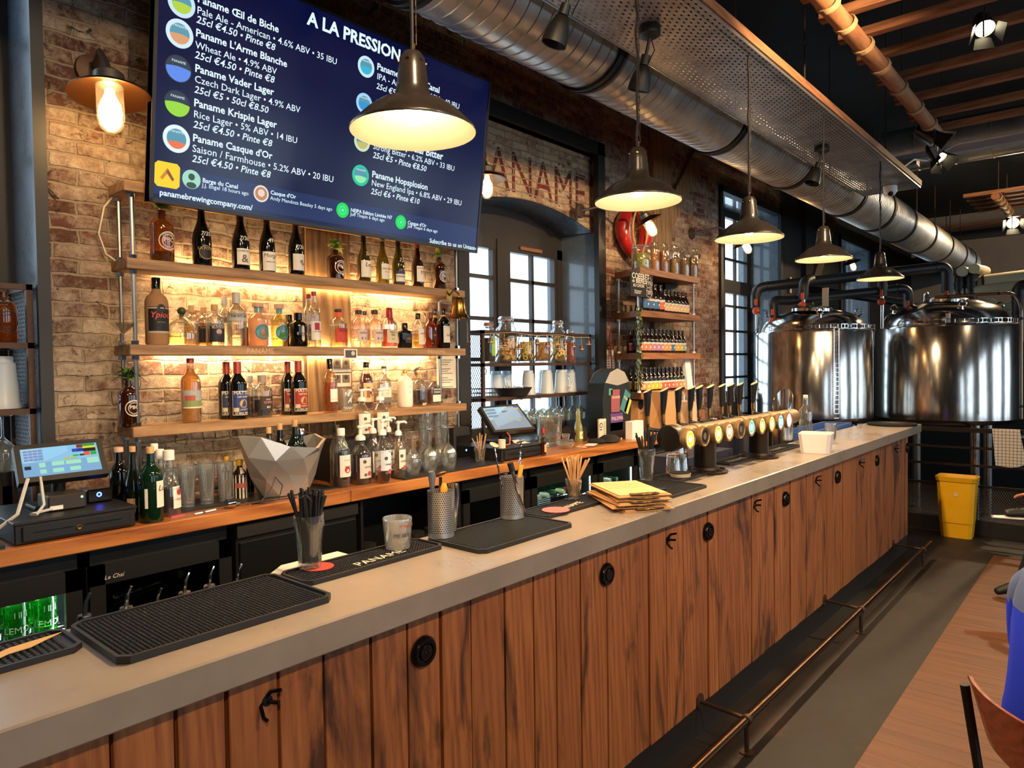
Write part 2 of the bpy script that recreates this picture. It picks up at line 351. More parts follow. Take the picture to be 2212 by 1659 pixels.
# timber posts and brace in the back wall
m=MB(); m.box((2.06,YW-.035,0),(2.33,YW+.05,4.4),BEAM); m.box((2.055,YW-.02,0),(2.085,YW+.02,4.4),pm('3a2414',.8)); struct(m.obj('trim_6'))
m=MB(); m.box((5.6,YW-.05,0),(5.93,YW+.05,4.4),BEAM); m.prism([(5.93,2.9),(5.93,3.2),(6.6,3.95),(6.85,3.95)],.09,BEAM,T(0,YW+.05,0)@RX(PI/2)); struct(m.obj('trim_7'))
m=MB(); m.box((9.05,YW-.03,2.55),(9.1,YW-.02,2.75),WHITE); tag(m.obj('light_switch'),'white double light switch on the black wall','light switch')
m=MB(); m.prism([(9.7,2.7),(9.95,2.7),(11.0,3.9),(10.75,3.9)],.1,BEAM,T(0,YW+.02,0)@RX(PI/2)); m.box((9.55,YW-.06,0),(9.85,YW+.02,4.4),DARK); struct(m.obj('trim_8'))

# ================================================================ BAR
m=MB(); 
rng=random.Random(5); ys=1.385
m.box((-1.6,1.385,1.025),(7.26,1.815,1.10),CONC,bev=.004)
bar=thing('bar_counter','long bar with a thick grey concrete top and a front of worn brown planks','bar counter',(0,0,0))
slab=m.obj('bar_top',bar)
m=MB(); x=-1.5; bx=[]
while x<6.96:
    w=rng.choice([.105,.12,.14,.15,.165]); w=min(w,6.98-x); d=rng.uniform(0,.006)
    if w>.03: m.box((x+.004,1.435-d,.14),(x+w-.004,1.46,1.024),PLANK,bev=.002)
    x+=w
m.box((-1.5,1.462,.1),(6.97,1.48,1.02),pm('120b08',.8)); m.box((6.955,1.45,.02),(6.985,1.80,1.024),PLANK); m.box((-1.5,1.785,.05),(6.955,1.80,1.024),BLACK)
m.obj('front_panel',bar)
m=MB(); m.box((-1.5,1.44,0),(6.97,1.785,.14),pm('1a1512',.6)); m.obj('kickboard',bar)
for x,p in [(1.261,0),(2.156,0),(2.993,0),(3.968,0),(4.92,0),(5.9,0),(6.9,0)]:
    m=MB(); xf=T(x,1.429,.915)@RX(PI/2)
    m.lathe([(0,.0),(.043,.0),(.043,.006),(.036,.014),(.027,.014),(.025,.008),(.022,.008),(.02,.015),(.012,.017),(.0,.013)],BLACKG,24,xf)
    for s in (-.006,.006): m.lathe([(0,.0175),(.0022,.0175),(.0022,.019),(0,.019)],BRASS,8,xf@T(s,.004,0))
    m.obj('power_socket',bar)
for x in [.797,2.62,3.53,4.49,5.45,6.48]:
    m=MB(); z=.955
    m.tube([(x-.012,1.40,z-.035),(x-.016,1.41,z-.03),(x-.012,1.428,z-.012),(x,1.432,z),(x+.008,1.42,z+.018),(x+.022,1.40,z+.022)],.0045,BLACKG,6)
    m.lathe([(0,0),(.014,0),(.012,.006),(0,.008)],BLACKG,12,T(x+.004,1.433,z-.004)@RX(PI/2)); m.tube([(x+.004,1.43,z-.006),(x+.016,1.40,z-.004)],.005,BLACKG,6); m.obj('coat_hook',bar)
m=MB(); m.tube([(-1.4,1.215,.145),(6.75,1.215,.145)],.018,pm('5a3f28',.28,1,name='worn_copper'),14); rail=m.obj('foot_rail',bar)
for x in (-.2,1.3,2.91,4.66,6.44):
    m=MB(); m.tube([(x,1.215,.13),(x,1.215,.0)],.011,RUST,8); m.lathe([(0,0),(.03,0),(.03,.006),(0,.007)],RUST,12,T(x,1.215,0)); m.tube([(x,1.215,.15),(x,1.44,.16)],.009,RUST,8); m.lathe([(.0185,-.014),(.023,-.012),(.023,.012),(.0185,.014)],RUST,14,T(x,1.215,.145)@RY(PI/2)); m.lathe([(0,0),(.035,0),(.035,.006),(0,.008)],RUST,10,T(x,1.434,.16)@RX(PI/2)); m.obj('post',rail)

# ================================================================ BACK COUNTER
ZC=1.12; YF=2.68
m=MB(); m.box((-1.0,YF,1.065),(1.94,3.14,ZC),OAK,bev=.004); m.box((1.942,YF,1.065),(5.98,3.14,ZC),OAK,bev=.004); tag(m.obj('back_counter'),'long varnished orange oak worktop along the back wall','worktop')
CT=T
# ================================================================ CEILING KIT
duct=thing('ventilation_duct','long ribbed galvanised duct running along the back wall to the far wall','duct')
m=MB(); prof=[]; x=-.5; yc,zc,rd=2.30,3.50,.25
while x<15.88:
    m.lathe([(rd,x),(rd+.005,x+.003),(rd+.005,x+.007),(rd,x+.010)],GALV,40,T(0,yc,zc)@RY(PI/2)); x+=.085 if x<5 else .06
m.lathe([(rd,-.5),(rd,15.89)],GALV,40,T(0,yc,zc)@RY(PI/2)); m.obj('pipe',duct)
for x in (2.05,3.35,5.0,6.45,8.1,9.3,10.4,11.7,13.0,14.3,15.3):
    m=MB(); m.lathe([(rd+.003,-.035),(rd+.016,-.035),(rd+.016,-.012),(rd+.010,-.01),(rd+.010,.01),(rd+.016,.012),(rd+.016,.035),(rd+.003,.035)],pm('2a2825',.5,.5),40,T(x,yc,zc)@RY(PI/2)); m.obj('joint_band',duct)
    m=MB(); m.tube([(x,yc,zc+rd+.01),(x,yc,4.45)],.006,RUST,6); m.obj('hanger_rod',duct)
# perforated tray
tray=thing('cable_tray','wide perforated galvanised cable tray hanging above the pendant lamps','cable tray')
k=NB('perforated_steel'); c=k.n('TexCoord'); sp=k.n('SeparateXYZ'); k.l(c.outputs['Object'],sp.inputs[0])
u=k.math('MULTIPLY',sp.outputs[0],1/.05); v=k.math('MULTIPLY',sp.outputs[1],1/.025); row=k.math('FLOOR',v)
u2=k.math('ADD',u,k.math('MULTIPLY',k.math('MODULO',k.math('ADD',row,1000),2),.5)); fu=k.math('ABSOLUTE',k.math('SUBTRACT',k.math('FRACT',k.math('ADD',u2,1000)),.5)); fv=k.math('ABSOLUTE',k.math('SUBTRACT',k.math('FRACT',k.math('ADD',v,1000)),.5))
hole=k.math('MULTIPLY',k.math('LESS_THAN',fu,.2),k.math('LESS_THAN',fv,.17))
tb=k.n('BsdfTransparent'); mx=k.n('MixShader'); k.l(hole,mx.inputs[0]); k.l(k.b.outputs[0],mx.inputs[1]); k.l(tb.outputs[0],mx.inputs[2]); k.l(mx.outputs[0],k.N['Material Output'].inputs[0])
nn=k.noise(k.co(),6,5); PERF=k.done(k.ramp(nn,[(.3,'8f8b86'),(.7,'bcb6ae')]),.42,.6)
m=MB(); m.add([(-.5,1.5,3.35),(7.78,1.5,3.35),(7.78,2.01,3.35),(-.5,2.01,3.35)],[(0,1,2,3)],PERF); m.obj('perforated_sheet',tray)
m=MB(); 
for y in (1.497,2.008): m.box((-.5,y,3.345),(7.78,y+.004,3.41),GALV)
m.box((-.5,1.545,3.346),(7.78,1.549,3.3495),GALV); m.box((7.776,1.5,3.345),(7.78,2.01,3.41),GALV); m.obj('side_flange',tray)
m=MB(); m.box((-.5,1.486,3.362),(7.77,1.4965,3.412),POLEW); m.obj('timber_strip',tray)
for x in (.6,2.6,4.6,6.6):
    m=MB(); m.tube([(x,1.53,3.4),(x,1.53,4.45)],.005,RUST,6); m.tube([(x,1.98,3.36),(x,1.98,4.45)],.005,RUST,6); m.obj('hanger_rod',tray)
# pendants
ENAM=spotty('grey_enamel','241f1c','332d29',5,.28,.0002); INN=pm('f0e2bc',.45,name='white_enamel'); BULB=pm((1,.78,.46),.4,0,55,name='lit_bulb')
def pendant(px,i,label):
    p=at(px,[286,437,516,561,603][i],'y',1.55); x=p.x; z=p.z
    t=thing('pendant_lamp',label,'pendant lamp',(x,1.55,z),0,'row of enamel pendants over the bar')
    m=MB(); o=[(.18,0),(.1815,.004),(.18,.009),(.135,.052),(.10,.078),(.06,.095),(.05,.105),(.046,.13),(.041,.175),(.036,.21),(.025,.226),(0,.23)]
    m.lathe(o,ENAM,40); 
    for a in range(6): m.box((-.004,.0375,.196),(.004,.0415,.2),BRASS,RZ(a*PI/3))
    m.obj('shade',t)
    m=MB(); m.lathe([(.18,0),(.176,.004),(.131,.048),(.097,.072),(.058,.088),(.045,.098),(0,.1)],INN,40); m.obj('shade_lining',t)
    m=MB(); m.lathe([(0,.02),(.018,.024),(.03,.04),(.03,.055),(.016,.08),(.014,.097)],BULB,16); m.obj('bulb',t)
    m=MB(); s=random.Random(i); pts=[(0,0,.23)]+[(s.uniform(-.004,.004),s.uniform(-.004,.004),.23+(3.35-z-.23)*j/14) for j in range(1,14)]+[(0,0,3.347-z)]
    m.tube(pts,.0055,BLACK,6); m.obj('cable',t)
    m=MB(); n=26; h=(3.34-z-.27)/n
    for j in range(n):
        q=.25+j*h; a=0 if j%2 else PI/2; ca,sa=math.cos(a)*.006,math.sin(a)*.006
        m.tube([(.011+ca,sa,q),(.011+ca,sa,q+h*1.1),(.011-ca,-sa,q+h*1.1),(.011-ca,-sa,q)],.0017,RUST,4,closed=True)
    m.tube([(0,0,.23),(.008,0,.24),(.011,0,.255)],.003,BRASS,5); m.obj('chain',t)
    light('pendant_bulb_light','SPOT',(x,1.55,z+.016),75,(1,.7,.4),.03,spot_size=math.radians(152),spot_blend=.35)
LB=['largest and nearest grey enamel pendant lamp, in front of the menu screen','second grey enamel pendant lamp, below the two bullet spotlights','third grey enamel pendant lamp, in front of the tall far window','fourth grey enamel pendant lamp, before the black wall','farthest and smallest grey enamel pendant lamp, above the steel tanks']
for i,px in enumerate((893,1378,1618,1779,1901)): pendant(px,i,LB[i])
# bullet spots on the tray
def bullet(px,py,label,tilt):
    p=at(px,py,'y',1.78); p.z=3.348
    t=thing('bullet_spotlight',label,'spotlight',p,0,'black spotlights under the cable tray')
    m=MB(); m.lathe([(0,0),(.05,0),(.055,-.01),(.055,-.045),(.03,-.06),(0,-.06)],BLACK,20); m.obj('ceiling_rose',t)
    m=MB(); xf=T(0,0,-.06)@RZ(tilt)@RX(.35)
    m.tube([(0,0,.02),(0,0,-.09)],.008,BLACK,8,xf=xf); m.lathe([(0,-.07),(.022,-.075),(.024,-.12),(.014,-.125)],BLACK,14,xf); m.obj('swivel_arm',t)
    m=MB(); m.lathe([(.014,-.12),(.03,-.13),(.045,-.17),(.055,-.22),(.056,-.245),(.052,-.243),(.04,-.2),(0,-.18)],BLACK,20,xf); m.obj('head',t)
    m=MB(); m.tube([(.02,0,-.06),(.05,.0,-.1),(.03,.01,-.14),(.012,.01,-.17)],.003,BLACK,5); m.obj('wire',t)
bullet(1236,12,'black bullet spotlight nearest the camera under the tray',.4); bullet(1403,92,'black bullet spotlight under the tray beside the second pendant cable',-.3); bullet(1775,340,'farthest black bullet spotlight, at the tray edge beside the duct',.9)
m=MB(); m.lathe([(0,0),(.06,0),(.062,-.02),(.06,-.05),(.04,-.085),(0,-.1)],WHITE,24); d=m.obj('security_camera',None,(7.5,1.70,3.345)); tag(d,'white dome security camera under the end of the cable tray','security camera')
MB().lathe([(0,.0),(.024,-.002),(.024,-.01),(0,-.016)],BLACKG,16,T(-.035,-.012,-.075)@RY(.9)).obj('lens',d)
# timber ladder grids
def grid(label,x0,xs,ypole,z,y0,y1,rp,bw,sx,ex):
    t=thing('timber_ceiling_grid',label,'ceiling grid',(0,0,0))
    m=MB(); m.tube([(sx,ypole+.015,z-.02),((sx+ex)/2,ypole,z-.02),(ex,ypole,z-.02)],rp,POLEW,12); m.obj('pole',t)
    for x in xs:
        m=MB(); m.box((x-bw,y0,z+rp-.02),(x+bw,y1,z+rp+.03),BARW); m.obj('crossbar',t)
        m=MB()
        for k in (-.018,0,.018): m.tube([(x+k+.03*math.cos(a),ypole+(rp+.006)*math.sin(a),z-.02+(rp+.006)*math.cos(a)) for a in [2*PI*q/14 for q in range(14)]],.006,pm('a98a62',.9),5,closed=True)
        m.obj('rope_lashing',t)
    for x in xs[::3]:
        for y in (ypole,ypole-1.5): m=MB(); m.tube([(x+.1,y,z+.04),(x+.1,y,4.45)],.005,RUST,6); m.obj('hanger_rod',t)
    return t
grid('timber pole with rope-tied crossbars hanging under the black ceiling, nearest grid',0,[3.2,3.6,3.97,4.28,4.64,5.04,5.52,6.03,6.53,6.96],1.2,3.6,-1.6,1.335,.05,.03,2.8,7.05)
grid('smaller timber grid farther back above the tanks',0,[11.9,12.2,12.5,12.85,13.2],1.35,3.95,-.6,1.75,.05,.04,11.8,13.6)
LAMPG=pm((1,.86,.55),.4,0,22,name='lit_lens')
def stage(px,py,ax,v,label,d,sc=1,power=40,stem=0):
    p=at(px,py,ax,v); t=thing('theatre_spotlight',label,'spotlight',p,0,'theatre spotlights with barn doors'); t.scale=(sc,)*3
    xf=dirm(d); m=MB(); m.lathe([(0,-.22),(.05,-.22),(.075,-.16),(.08,-.02),(.085,0),(.078,0),(.07,-.03),(0,-.05)],pm('1b1a19',.35),20,xf); m.obj('housing',t)
    m=MB(); m.lathe([(0,-.03),(.03,-.025),(.065,-.012),(.066,-.03)],LAMPG,18,xf); m.obj('lens',t)
    for k in range(4):
        m=MB(); m.add([(-.06,.08,0),(.06,.08,0),(.085,.13,.11),(-.085,.13,.11),(-.06,.083,0),(.06,.083,0),(.085,.133,.11),(-.085,.133,.11)],[(0,1,2,3),(7,6,5,4),(0,4,5,1),(1,5,6,2),(2,6,7,3),(3,7,4,0)],pm('1c1814',.5,.3),xf=xf@RZ(k*PI/2)); m.obj('barn_door',t)
    m=MB(); m.tube([(-.09,0,-.1),(-.1,0,.1),(0,0,.17),(.1,0,.1),(.09,0,-.1)],.007,BLACK,6); m.tube([(0,0,.17),(0,0,.2+stem)],.008,BLACK,6); m.obj('yoke',t)
    light('theatre_and_fill_spot','SPOT',p+V(d).normalized()*.03,power,(1,.75,.45),.05,spot_size=1.4,spot_blend=.8).rotation_euler=V(d).to_track_quat('-Z','Y').to_euler()
stage(2128,62,'z',3.52,'lit theatre spotlight with barn doors between the crossbars of the near timber grid',(-.6,-.25,-.75),.62,28)
stage(2022,302,'z',3.47,'theatre spotlight with barn doors clamped to the far end of the near timber pole',(.2,-.75,-.6),.8,30)
stage(2030,342,'x',6.98,'lower theatre spotlight hanging just under the clamped one at the pole end',(-.3,-.5,-.8),.75,30,.06)
stage(2188,482,'z',3.8,'lit theatre spotlight with barn doors before the grey far wall',(-.9,-.2,-.45),1.1,90)
m=MB(); prof=[]; 
for j in range(12): prof+=[(.24,j*.35),(.24,j*.35+.335),(.248,j*.35+.34),(.248,j*.35+.35)]
m.lathe(prof,GALV,32,T(9.0,2.1,4.05)@RX(PI/2)); tag(m.obj('cross_duct'),'galvanised duct crossing the ceiling beyond the timber grid','duct')
m=MB(); m.box((7.9,-1.8,3.66),(7.98,1.75,3.72),pm('a9a2a0',.5)); m.box((7.86,1.55,3.6),(8.0,1.75,3.66),GALV); tag(m.obj('cable_trunking'),'long pale cable trunking below the crossing duct','trunking')
m=MB(); m.tube([(7.2,1.55,3.42),(7.5,1.5,3.56),(7.8,1.45,3.60),(7.87,1.2,3.73),(7.94,.4,3.735),(7.94,-1,3.735)],.009,pm('cbbfae',.6),6); tag(m.obj('power_cable'),'slack pale power cable from the tray end to the trunking','cable')
# ================================================================ MENU SCREEN
tv=thing('menu_screen','big wall screen with the drinks menu on dark blue','screen',(0,0,0))
A0=V((1.192,2.95,2.362)); U=V((1,0,0)); B1=3.085; TT=at(1063,177,'y',2.815); Wv=(V((0,TT.y,TT.z))-V((0,A0.y,A0.z))); TH=Wv.length; Wv.normalize(); NN=U.cross(Wv)  # normal towards room
NN=-NN if NN.y>0 else NN; TW=B1-A0.x
def tvp(u,w,d=0): return A0+U*u+Wv*w+NN*d
fr=MB(); xf=M((( U.x,Wv.x,NN.x,A0.x),(U.y,Wv.y,NN.y,A0.y),(U.z,Wv.z,NN.z,A0.z),(0,0,0,1)))
fr.box((0,0,-.045),(TW,TH,-.002),pm('1d1a1a',.3),xf)
for a,b in (((0,0,-.04),(TW,.016,.004)),((0,TH-.012,-.04),(TW,TH,.004)),((0,0,-.04),(.014,TH,.004)),((TW-.014,0,-.04),(TW,TH,.004))): fr.box(a,b,pm('2a2422',.3),xf)
fr.box((.3,.3,-.15),(TW-.3,TH-.3,-.045),BLACK,xf); fr.obj('casing',tv)
SCR=pm('06060a',.2,0,.115,'1c2c8e'); BAND=pm('06060a',.22,0,.16,'3a58b8')
TXW=pm('050505',.4,0,.85,'dff4ff'); sc=MB()
sc.add([(0.014,.016,0),(TW-.014,.016,0),(TW-.014,TH-.012,0),(.014,TH-.012,0)],[(0,1,2,3)],SCR,xf=xf)
Z=lambda X,Y:(320+X/2.9105,Y/2.9105)
def ray_uv(px,py):
    d=R_@V((px-PW/2,-(py-PH/2),-FP)); c=V((0,0,HC)); t=(A0-c).dot(NN)/d.dot(NN); p=c+d*t-A0; return p.dot(U),p.dot(Wv)
def tvt(s,x0,y0,x1,y1,bold=.0,sh=0,mat=None,nice=None):
    a=ray_uv(*Z(x0,y0)); b=ray_uv(*Z(x1,y1)); wd=textgeo(s,bold)[2]; sz=(b[0]-a[0])/wd
    vs,fs,_=textgeo(s,bold); h=nice or sz
    sc.add([tvp(a[0]+(x*sz+y*sh*h),a[1]+(b[1]-a[1])*(x/wd)*0+y*h,.0012) for x,y in vs],fs,mat or TXW)
B=.022
for L in [("Paname Œil de Biche",308,10,820,195,B,0),("Pale Ale - American • 4.6% ABV • 35 IBU",305,82,1185,392,.004,0),("25cl €4.50 • Pinte €8",300,140,795,305,.012,.2),
 ("Paname L'Arme Blanche",297,225,872,420,B,0),("Wheat Ale • 4.9% ABV",295,300,808,458,.004,0),("25cl €4.50 • Pinte €8",290,362,790,512,.012,.2),
 ("Paname Vader Lager",292,448,790,597,B,0),("Czech Dark Lager • 4.9% ABV",290,515,955,708,.004,0),("25cl €5 • 50cl €8.50",287,580,752,710,.012,.2),
 ("Paname Krispie Lager",285,665,808,808,B,0),("Rice Lager • 5% ABV • 14 IBU",283,735,935,900,.004,0),("25cl €4.50 • Pinte €8",280,800,775,915,.012,.2),
 ("Paname Casque d'Or",278,885,780,998,B,0),("Saison / Farmhouse • 5.2% ABV • 20 IBU",275,952,1162,1148,.004,0),("25cl €4.50 • Pinte €8",272,1015,765,1115,.012,.2),
 ("A LA PRESSION",1000,150,1582,378,.03,0),("Paname Barge du Canal",1437,435,1830,580,B,0),("IPA - American • 6% ABV • 40 IBU",1437,495,1955,675,.004,0),("25cl €5 • Pinte €8.50",1432,555,1755,650,.012,.2),
 ("Paname",1430,675,1590,725,B,0),("Strong Bitter • 6.2% ABV • 33 IBU",1412,935,1922,1085,.004,0),("Paname Special Bitter",1415,880,1852,1012,B,0),("25cl €5 • Pinte €8.50",1410,990,1745,1085,.012,.2),
 ("Paname Hopsplosion",1405,1112,1755,1195,B,0),("New England Ipa • 6.8% ABV • 29 IBU",1402,1165,1967,1300,.004,0),("25cl €6 • Pinte €10",1398,1218,1702,1285,.012,.2),
 ("Barge du Canal",340,1145,563,1185,.02,0),("J.J. Engel 18 hours ago",338,1175,630,1228,.005,0),("Casque d'Or",768,1220,928,1255,.02,0),("Andy Mendoza Beasley 5 days ago",766,1255,1155,1335,.005,0),
 ("NEIPA Edition Limitée N7",1272,1330,1532,1382,.02,0),("Joff Thepin 6 days ago",1270,1355,1485,1398,.005,0),("Casque d'Or",1630,1408,1748,1430,.02,0),("Joff Thepin 6 days ago",1630,1430,1818,1465,.005,0),
 ("panamebrewingcompany.com/",70,1225,655,1330,B,0),("Subscribe to us on Untappd",1767,1525,2065,1585,.02,0)]: tvt(*L)
a=ray_uv(*Z(40,1030)); sc.add([(.014,a[1]-.115,.0005),(TW-.014,a[1]-.115,.0005),(TW-.014,a[1],.0005),(.014,a[1],.0005)],[(0,1,2,3)],BAND,xf=xf)
def E_(c,s=.75): return pm('050505',.4,0,s,c)
def disc2(u,w,r,mat,d,clip=None,n=28,ell=1):
    pts=[(math.cos(2*PI*i/n)*r,math.sin(2*PI*i/n)*r*ell) for i in range(n)]
    if clip is not None: pts=[(x,min(y,(clip-.3)*r+.14*r*math.cos(x/r*1.5))) for x,y in pts]
    sc.add([tvp(u+x,w+y,d) for x,y in pts],[tuple(range(n))],mat)
for X,Y,r,outer,low,cl in [(210,20,.072,'cfeaff','b8d840',.2),(198,212,.072,'d8f0ff','e0a070',.15),(190,433,.07,'0a1020','5a8cf0',.35),(183,653,.07,'0a1828','9adf3a',.3),(178,873,.072,'e8faff','f07848',-.1),(1370,420,.066,'d0f0ff','38b8d8',.15),(1358,650,.064,'a8d8ff','2898d8',.3),(1345,890,.064,'d0e8c0','c8c070',.1),(1335,1103,.068,'28c8a0','98f0b0',.1)]:
    r*=.76; u,w=ray_uv(*Z(X,Y)); disc2(u,w,r,E_(outer),.001); k=.93 if outer[0]=='0' else .72; disc2(u,w,r*k,E_('18344c' if outer[0]=='0' else '5aa0b8',.7),.0014); disc2(u,w,r*k,E_(low),.0018,cl)
    vs,fs,wd=textgeo('PANAME',.01); sz=r*1.05/wd; sc.add([tvp(u+(x-wd/2)*sz,w+r*.42+y*sz,.0022) for x,y in vs],fs,E_('e8f8ff'))
for X,Y,r,c in [(272,1128,.048,'a8e0c8'),(710,1218,.046,'f0e8e0'),(1222,1322,.046,'18e058'),(1588,1397,.046,'18e058')]:
    r*=.8; u,w=ray_uv(*Z(X,Y)); disc2(u,w,r,E_(c),.001)
    if X==272: disc2(u,w+.01,r*.36,E_('3a5a50',.6),.0014); disc2(u,w-.024,r*.55,E_('3a5a50',.6),.0016,None,20,.6)
    elif X==710: disc2(u,w,r*.8,E_('c88a60'),.0014); disc2(u,w+.003,r*.45,E_('f4d8c8'),.0018)
    else: disc2(u,w,r*.6,E_('40f0a0'),.0014); disc2(u,w,r*.42,E_('18e058'),.0018); disc2(u,w,r*.2,E_('70ffc0'),.002)
u,w=ray_uv(*Z(120,1100)); q=.05; sc.add([tvp(u+x,w+y,.001) for x,y in [(-q,-q+.012),(-q+.012,-q),(q-.012,-q),(q,-q+.012),(q,q-.012),(q-.012,q),(-q+.012,q),(-q,q-.012)]],[tuple(range(8))],E_('ffd820'))
for sgn in (-1,1): sc.add([tvp(u+x,w+y,.0014) for x,y in [(sgn*-.003,.026),(sgn*.004,.022),(sgn*.028,-.014),(sgn*.02,-.022),(sgn*-.004,.01)]],[(0,1,2,3,4)],E_('d88a28' if sgn<0 else '8a5040'))
sc.obj('display',tv)
# ================================================================ BOTTLES
def sup(e,dep=1.0):
    def f(a):
        c,s=abs(math.cos(a)),abs(math.sin(a))/dep
        return (c**e+s**e)**(-1/e)
    return f
PR={'burg':([(0,.015),(.55,0),(.93,0),(1,.02),(1,.40),(.96,.46),(.84,.54),(.64,.62),(.46,.70),(.375,.78),(.355,.9),(.355,.925),(.39,.93),(.39,.955),(.35,.96)],.80,None),
 'bord':([(0,.015),(.55,0),(.93,0),(1,.02),(1,.6),(.97,.64),(.85,.68),(.6,.73),(.43,.77),(.38,.82),(.365,.93),(.40,.935),(.40,.96),(.36,.965)],.80,None),
 'growl':([(0,.01),(.9,0),(1,.03),(1,.66),(.97,.72),(.85,.78),(.6,.83),(.42,.855),(.36,.875),(.36,.9),(.44,.905),(.44,.93),(.36,.94),(.36,.98),(.42,.985),(.42,1.0),(.34,1.0),(.32,.9)],1.1,None),
 'tallsq':([(0,.01),(.92,0),(1,.02),(1,.62),(.94,.67),(.7,.72),(.45,.77),(.4,.83),(.38,.92),(.38,.93)],.88,None),
 'gin':([(0,.01),(.92,0),(1,.02),(1,.6),(.95,.65),(.75,.7),(.45,.74),(.38,.78),(.38,.9)],.86,None),
 'flat':([(0,.01),(.94,0),(1,.02),(1,.56),(.97,.62),(.8,.68),(.5,.72),(.34,.76),(.32,.86)],.82,sup(5,.6)),
 'squat':([(0,.01),(.95,0),(1,.03),(1,.32),(.93,.45),(.7,.58),(.4,.68),(.2,.74),(.17,.8)],.74,sup(3.2,.8)),
 'cyl':([(0,.01),(.92,0),(1,.03),(1,.6),(.97,.66),(.85,.71),(.6,.75),(.42,.78),(.36,.82),(.34,.9)],.88,None),
 'beer':([(0,.01),(.9,0),(1,.02),(1,.5),(.96,.56),(.75,.64),(.52,.72),(.42,.8),(.38,.95),(.43,.955),(.43,.975)],.965,None),
 'syrup':([(0,.01),(.93,0),(1,.02),(1,.6),(.9,.66),(.66,.74),(.46,.8),(.40,.85),(.39,.9)],.885,None),
 'bumbu':([(0,.01),(.85,0),(.97,.05),(1,.2),(1,.62),(.96,.7),(.82,.77),(.5,.83),(.3,.86),(.28,.93)],.9,None),
 'pear':([(0,.01),(.9,0),(1,.03),(1,.3),(.93,.42),(.7,.54),(.5,.62),(.45,.68),(.5,.72),(.4,.8),(.32,.9)],.88,None),
 'jar':([(0,.01),(.92,0),(1,.03),(1,.7),(.95,.78),(.72,.85),(.7,.88)],.88,None)}
DK=pm('0a0b09',.1,coat=.3,name='dark_bottle_glass'); DKG=pm('0d2414',.07,name='green_bottle_glass'); AMB=glass('cf8a30',1,.16,'amber_glass'); BRN=glass('80451c',1,.18,'brown_glass'); OLIVE=glass('a8a03c',1,.15,'yellow_green_glass'); OLIVE2=glass('7c742a',1,.2,'olive_glass'); CLR=glass('f4f4ee',1.3,.05,'clear_glass'); 
CORK=pm('c49a6c',.85,name='cork'); WAX=pm('a01230',.35,name='red_wax')
def pt(label,prof,z):
    for (r0,z0),(r1,z1) in zip(prof,prof[1:]):
        if z0<=z<=z1 and z1>z0: return r0+(r1-r0)*(z-z0)/(z1-z0)
    return prof[-1][0]
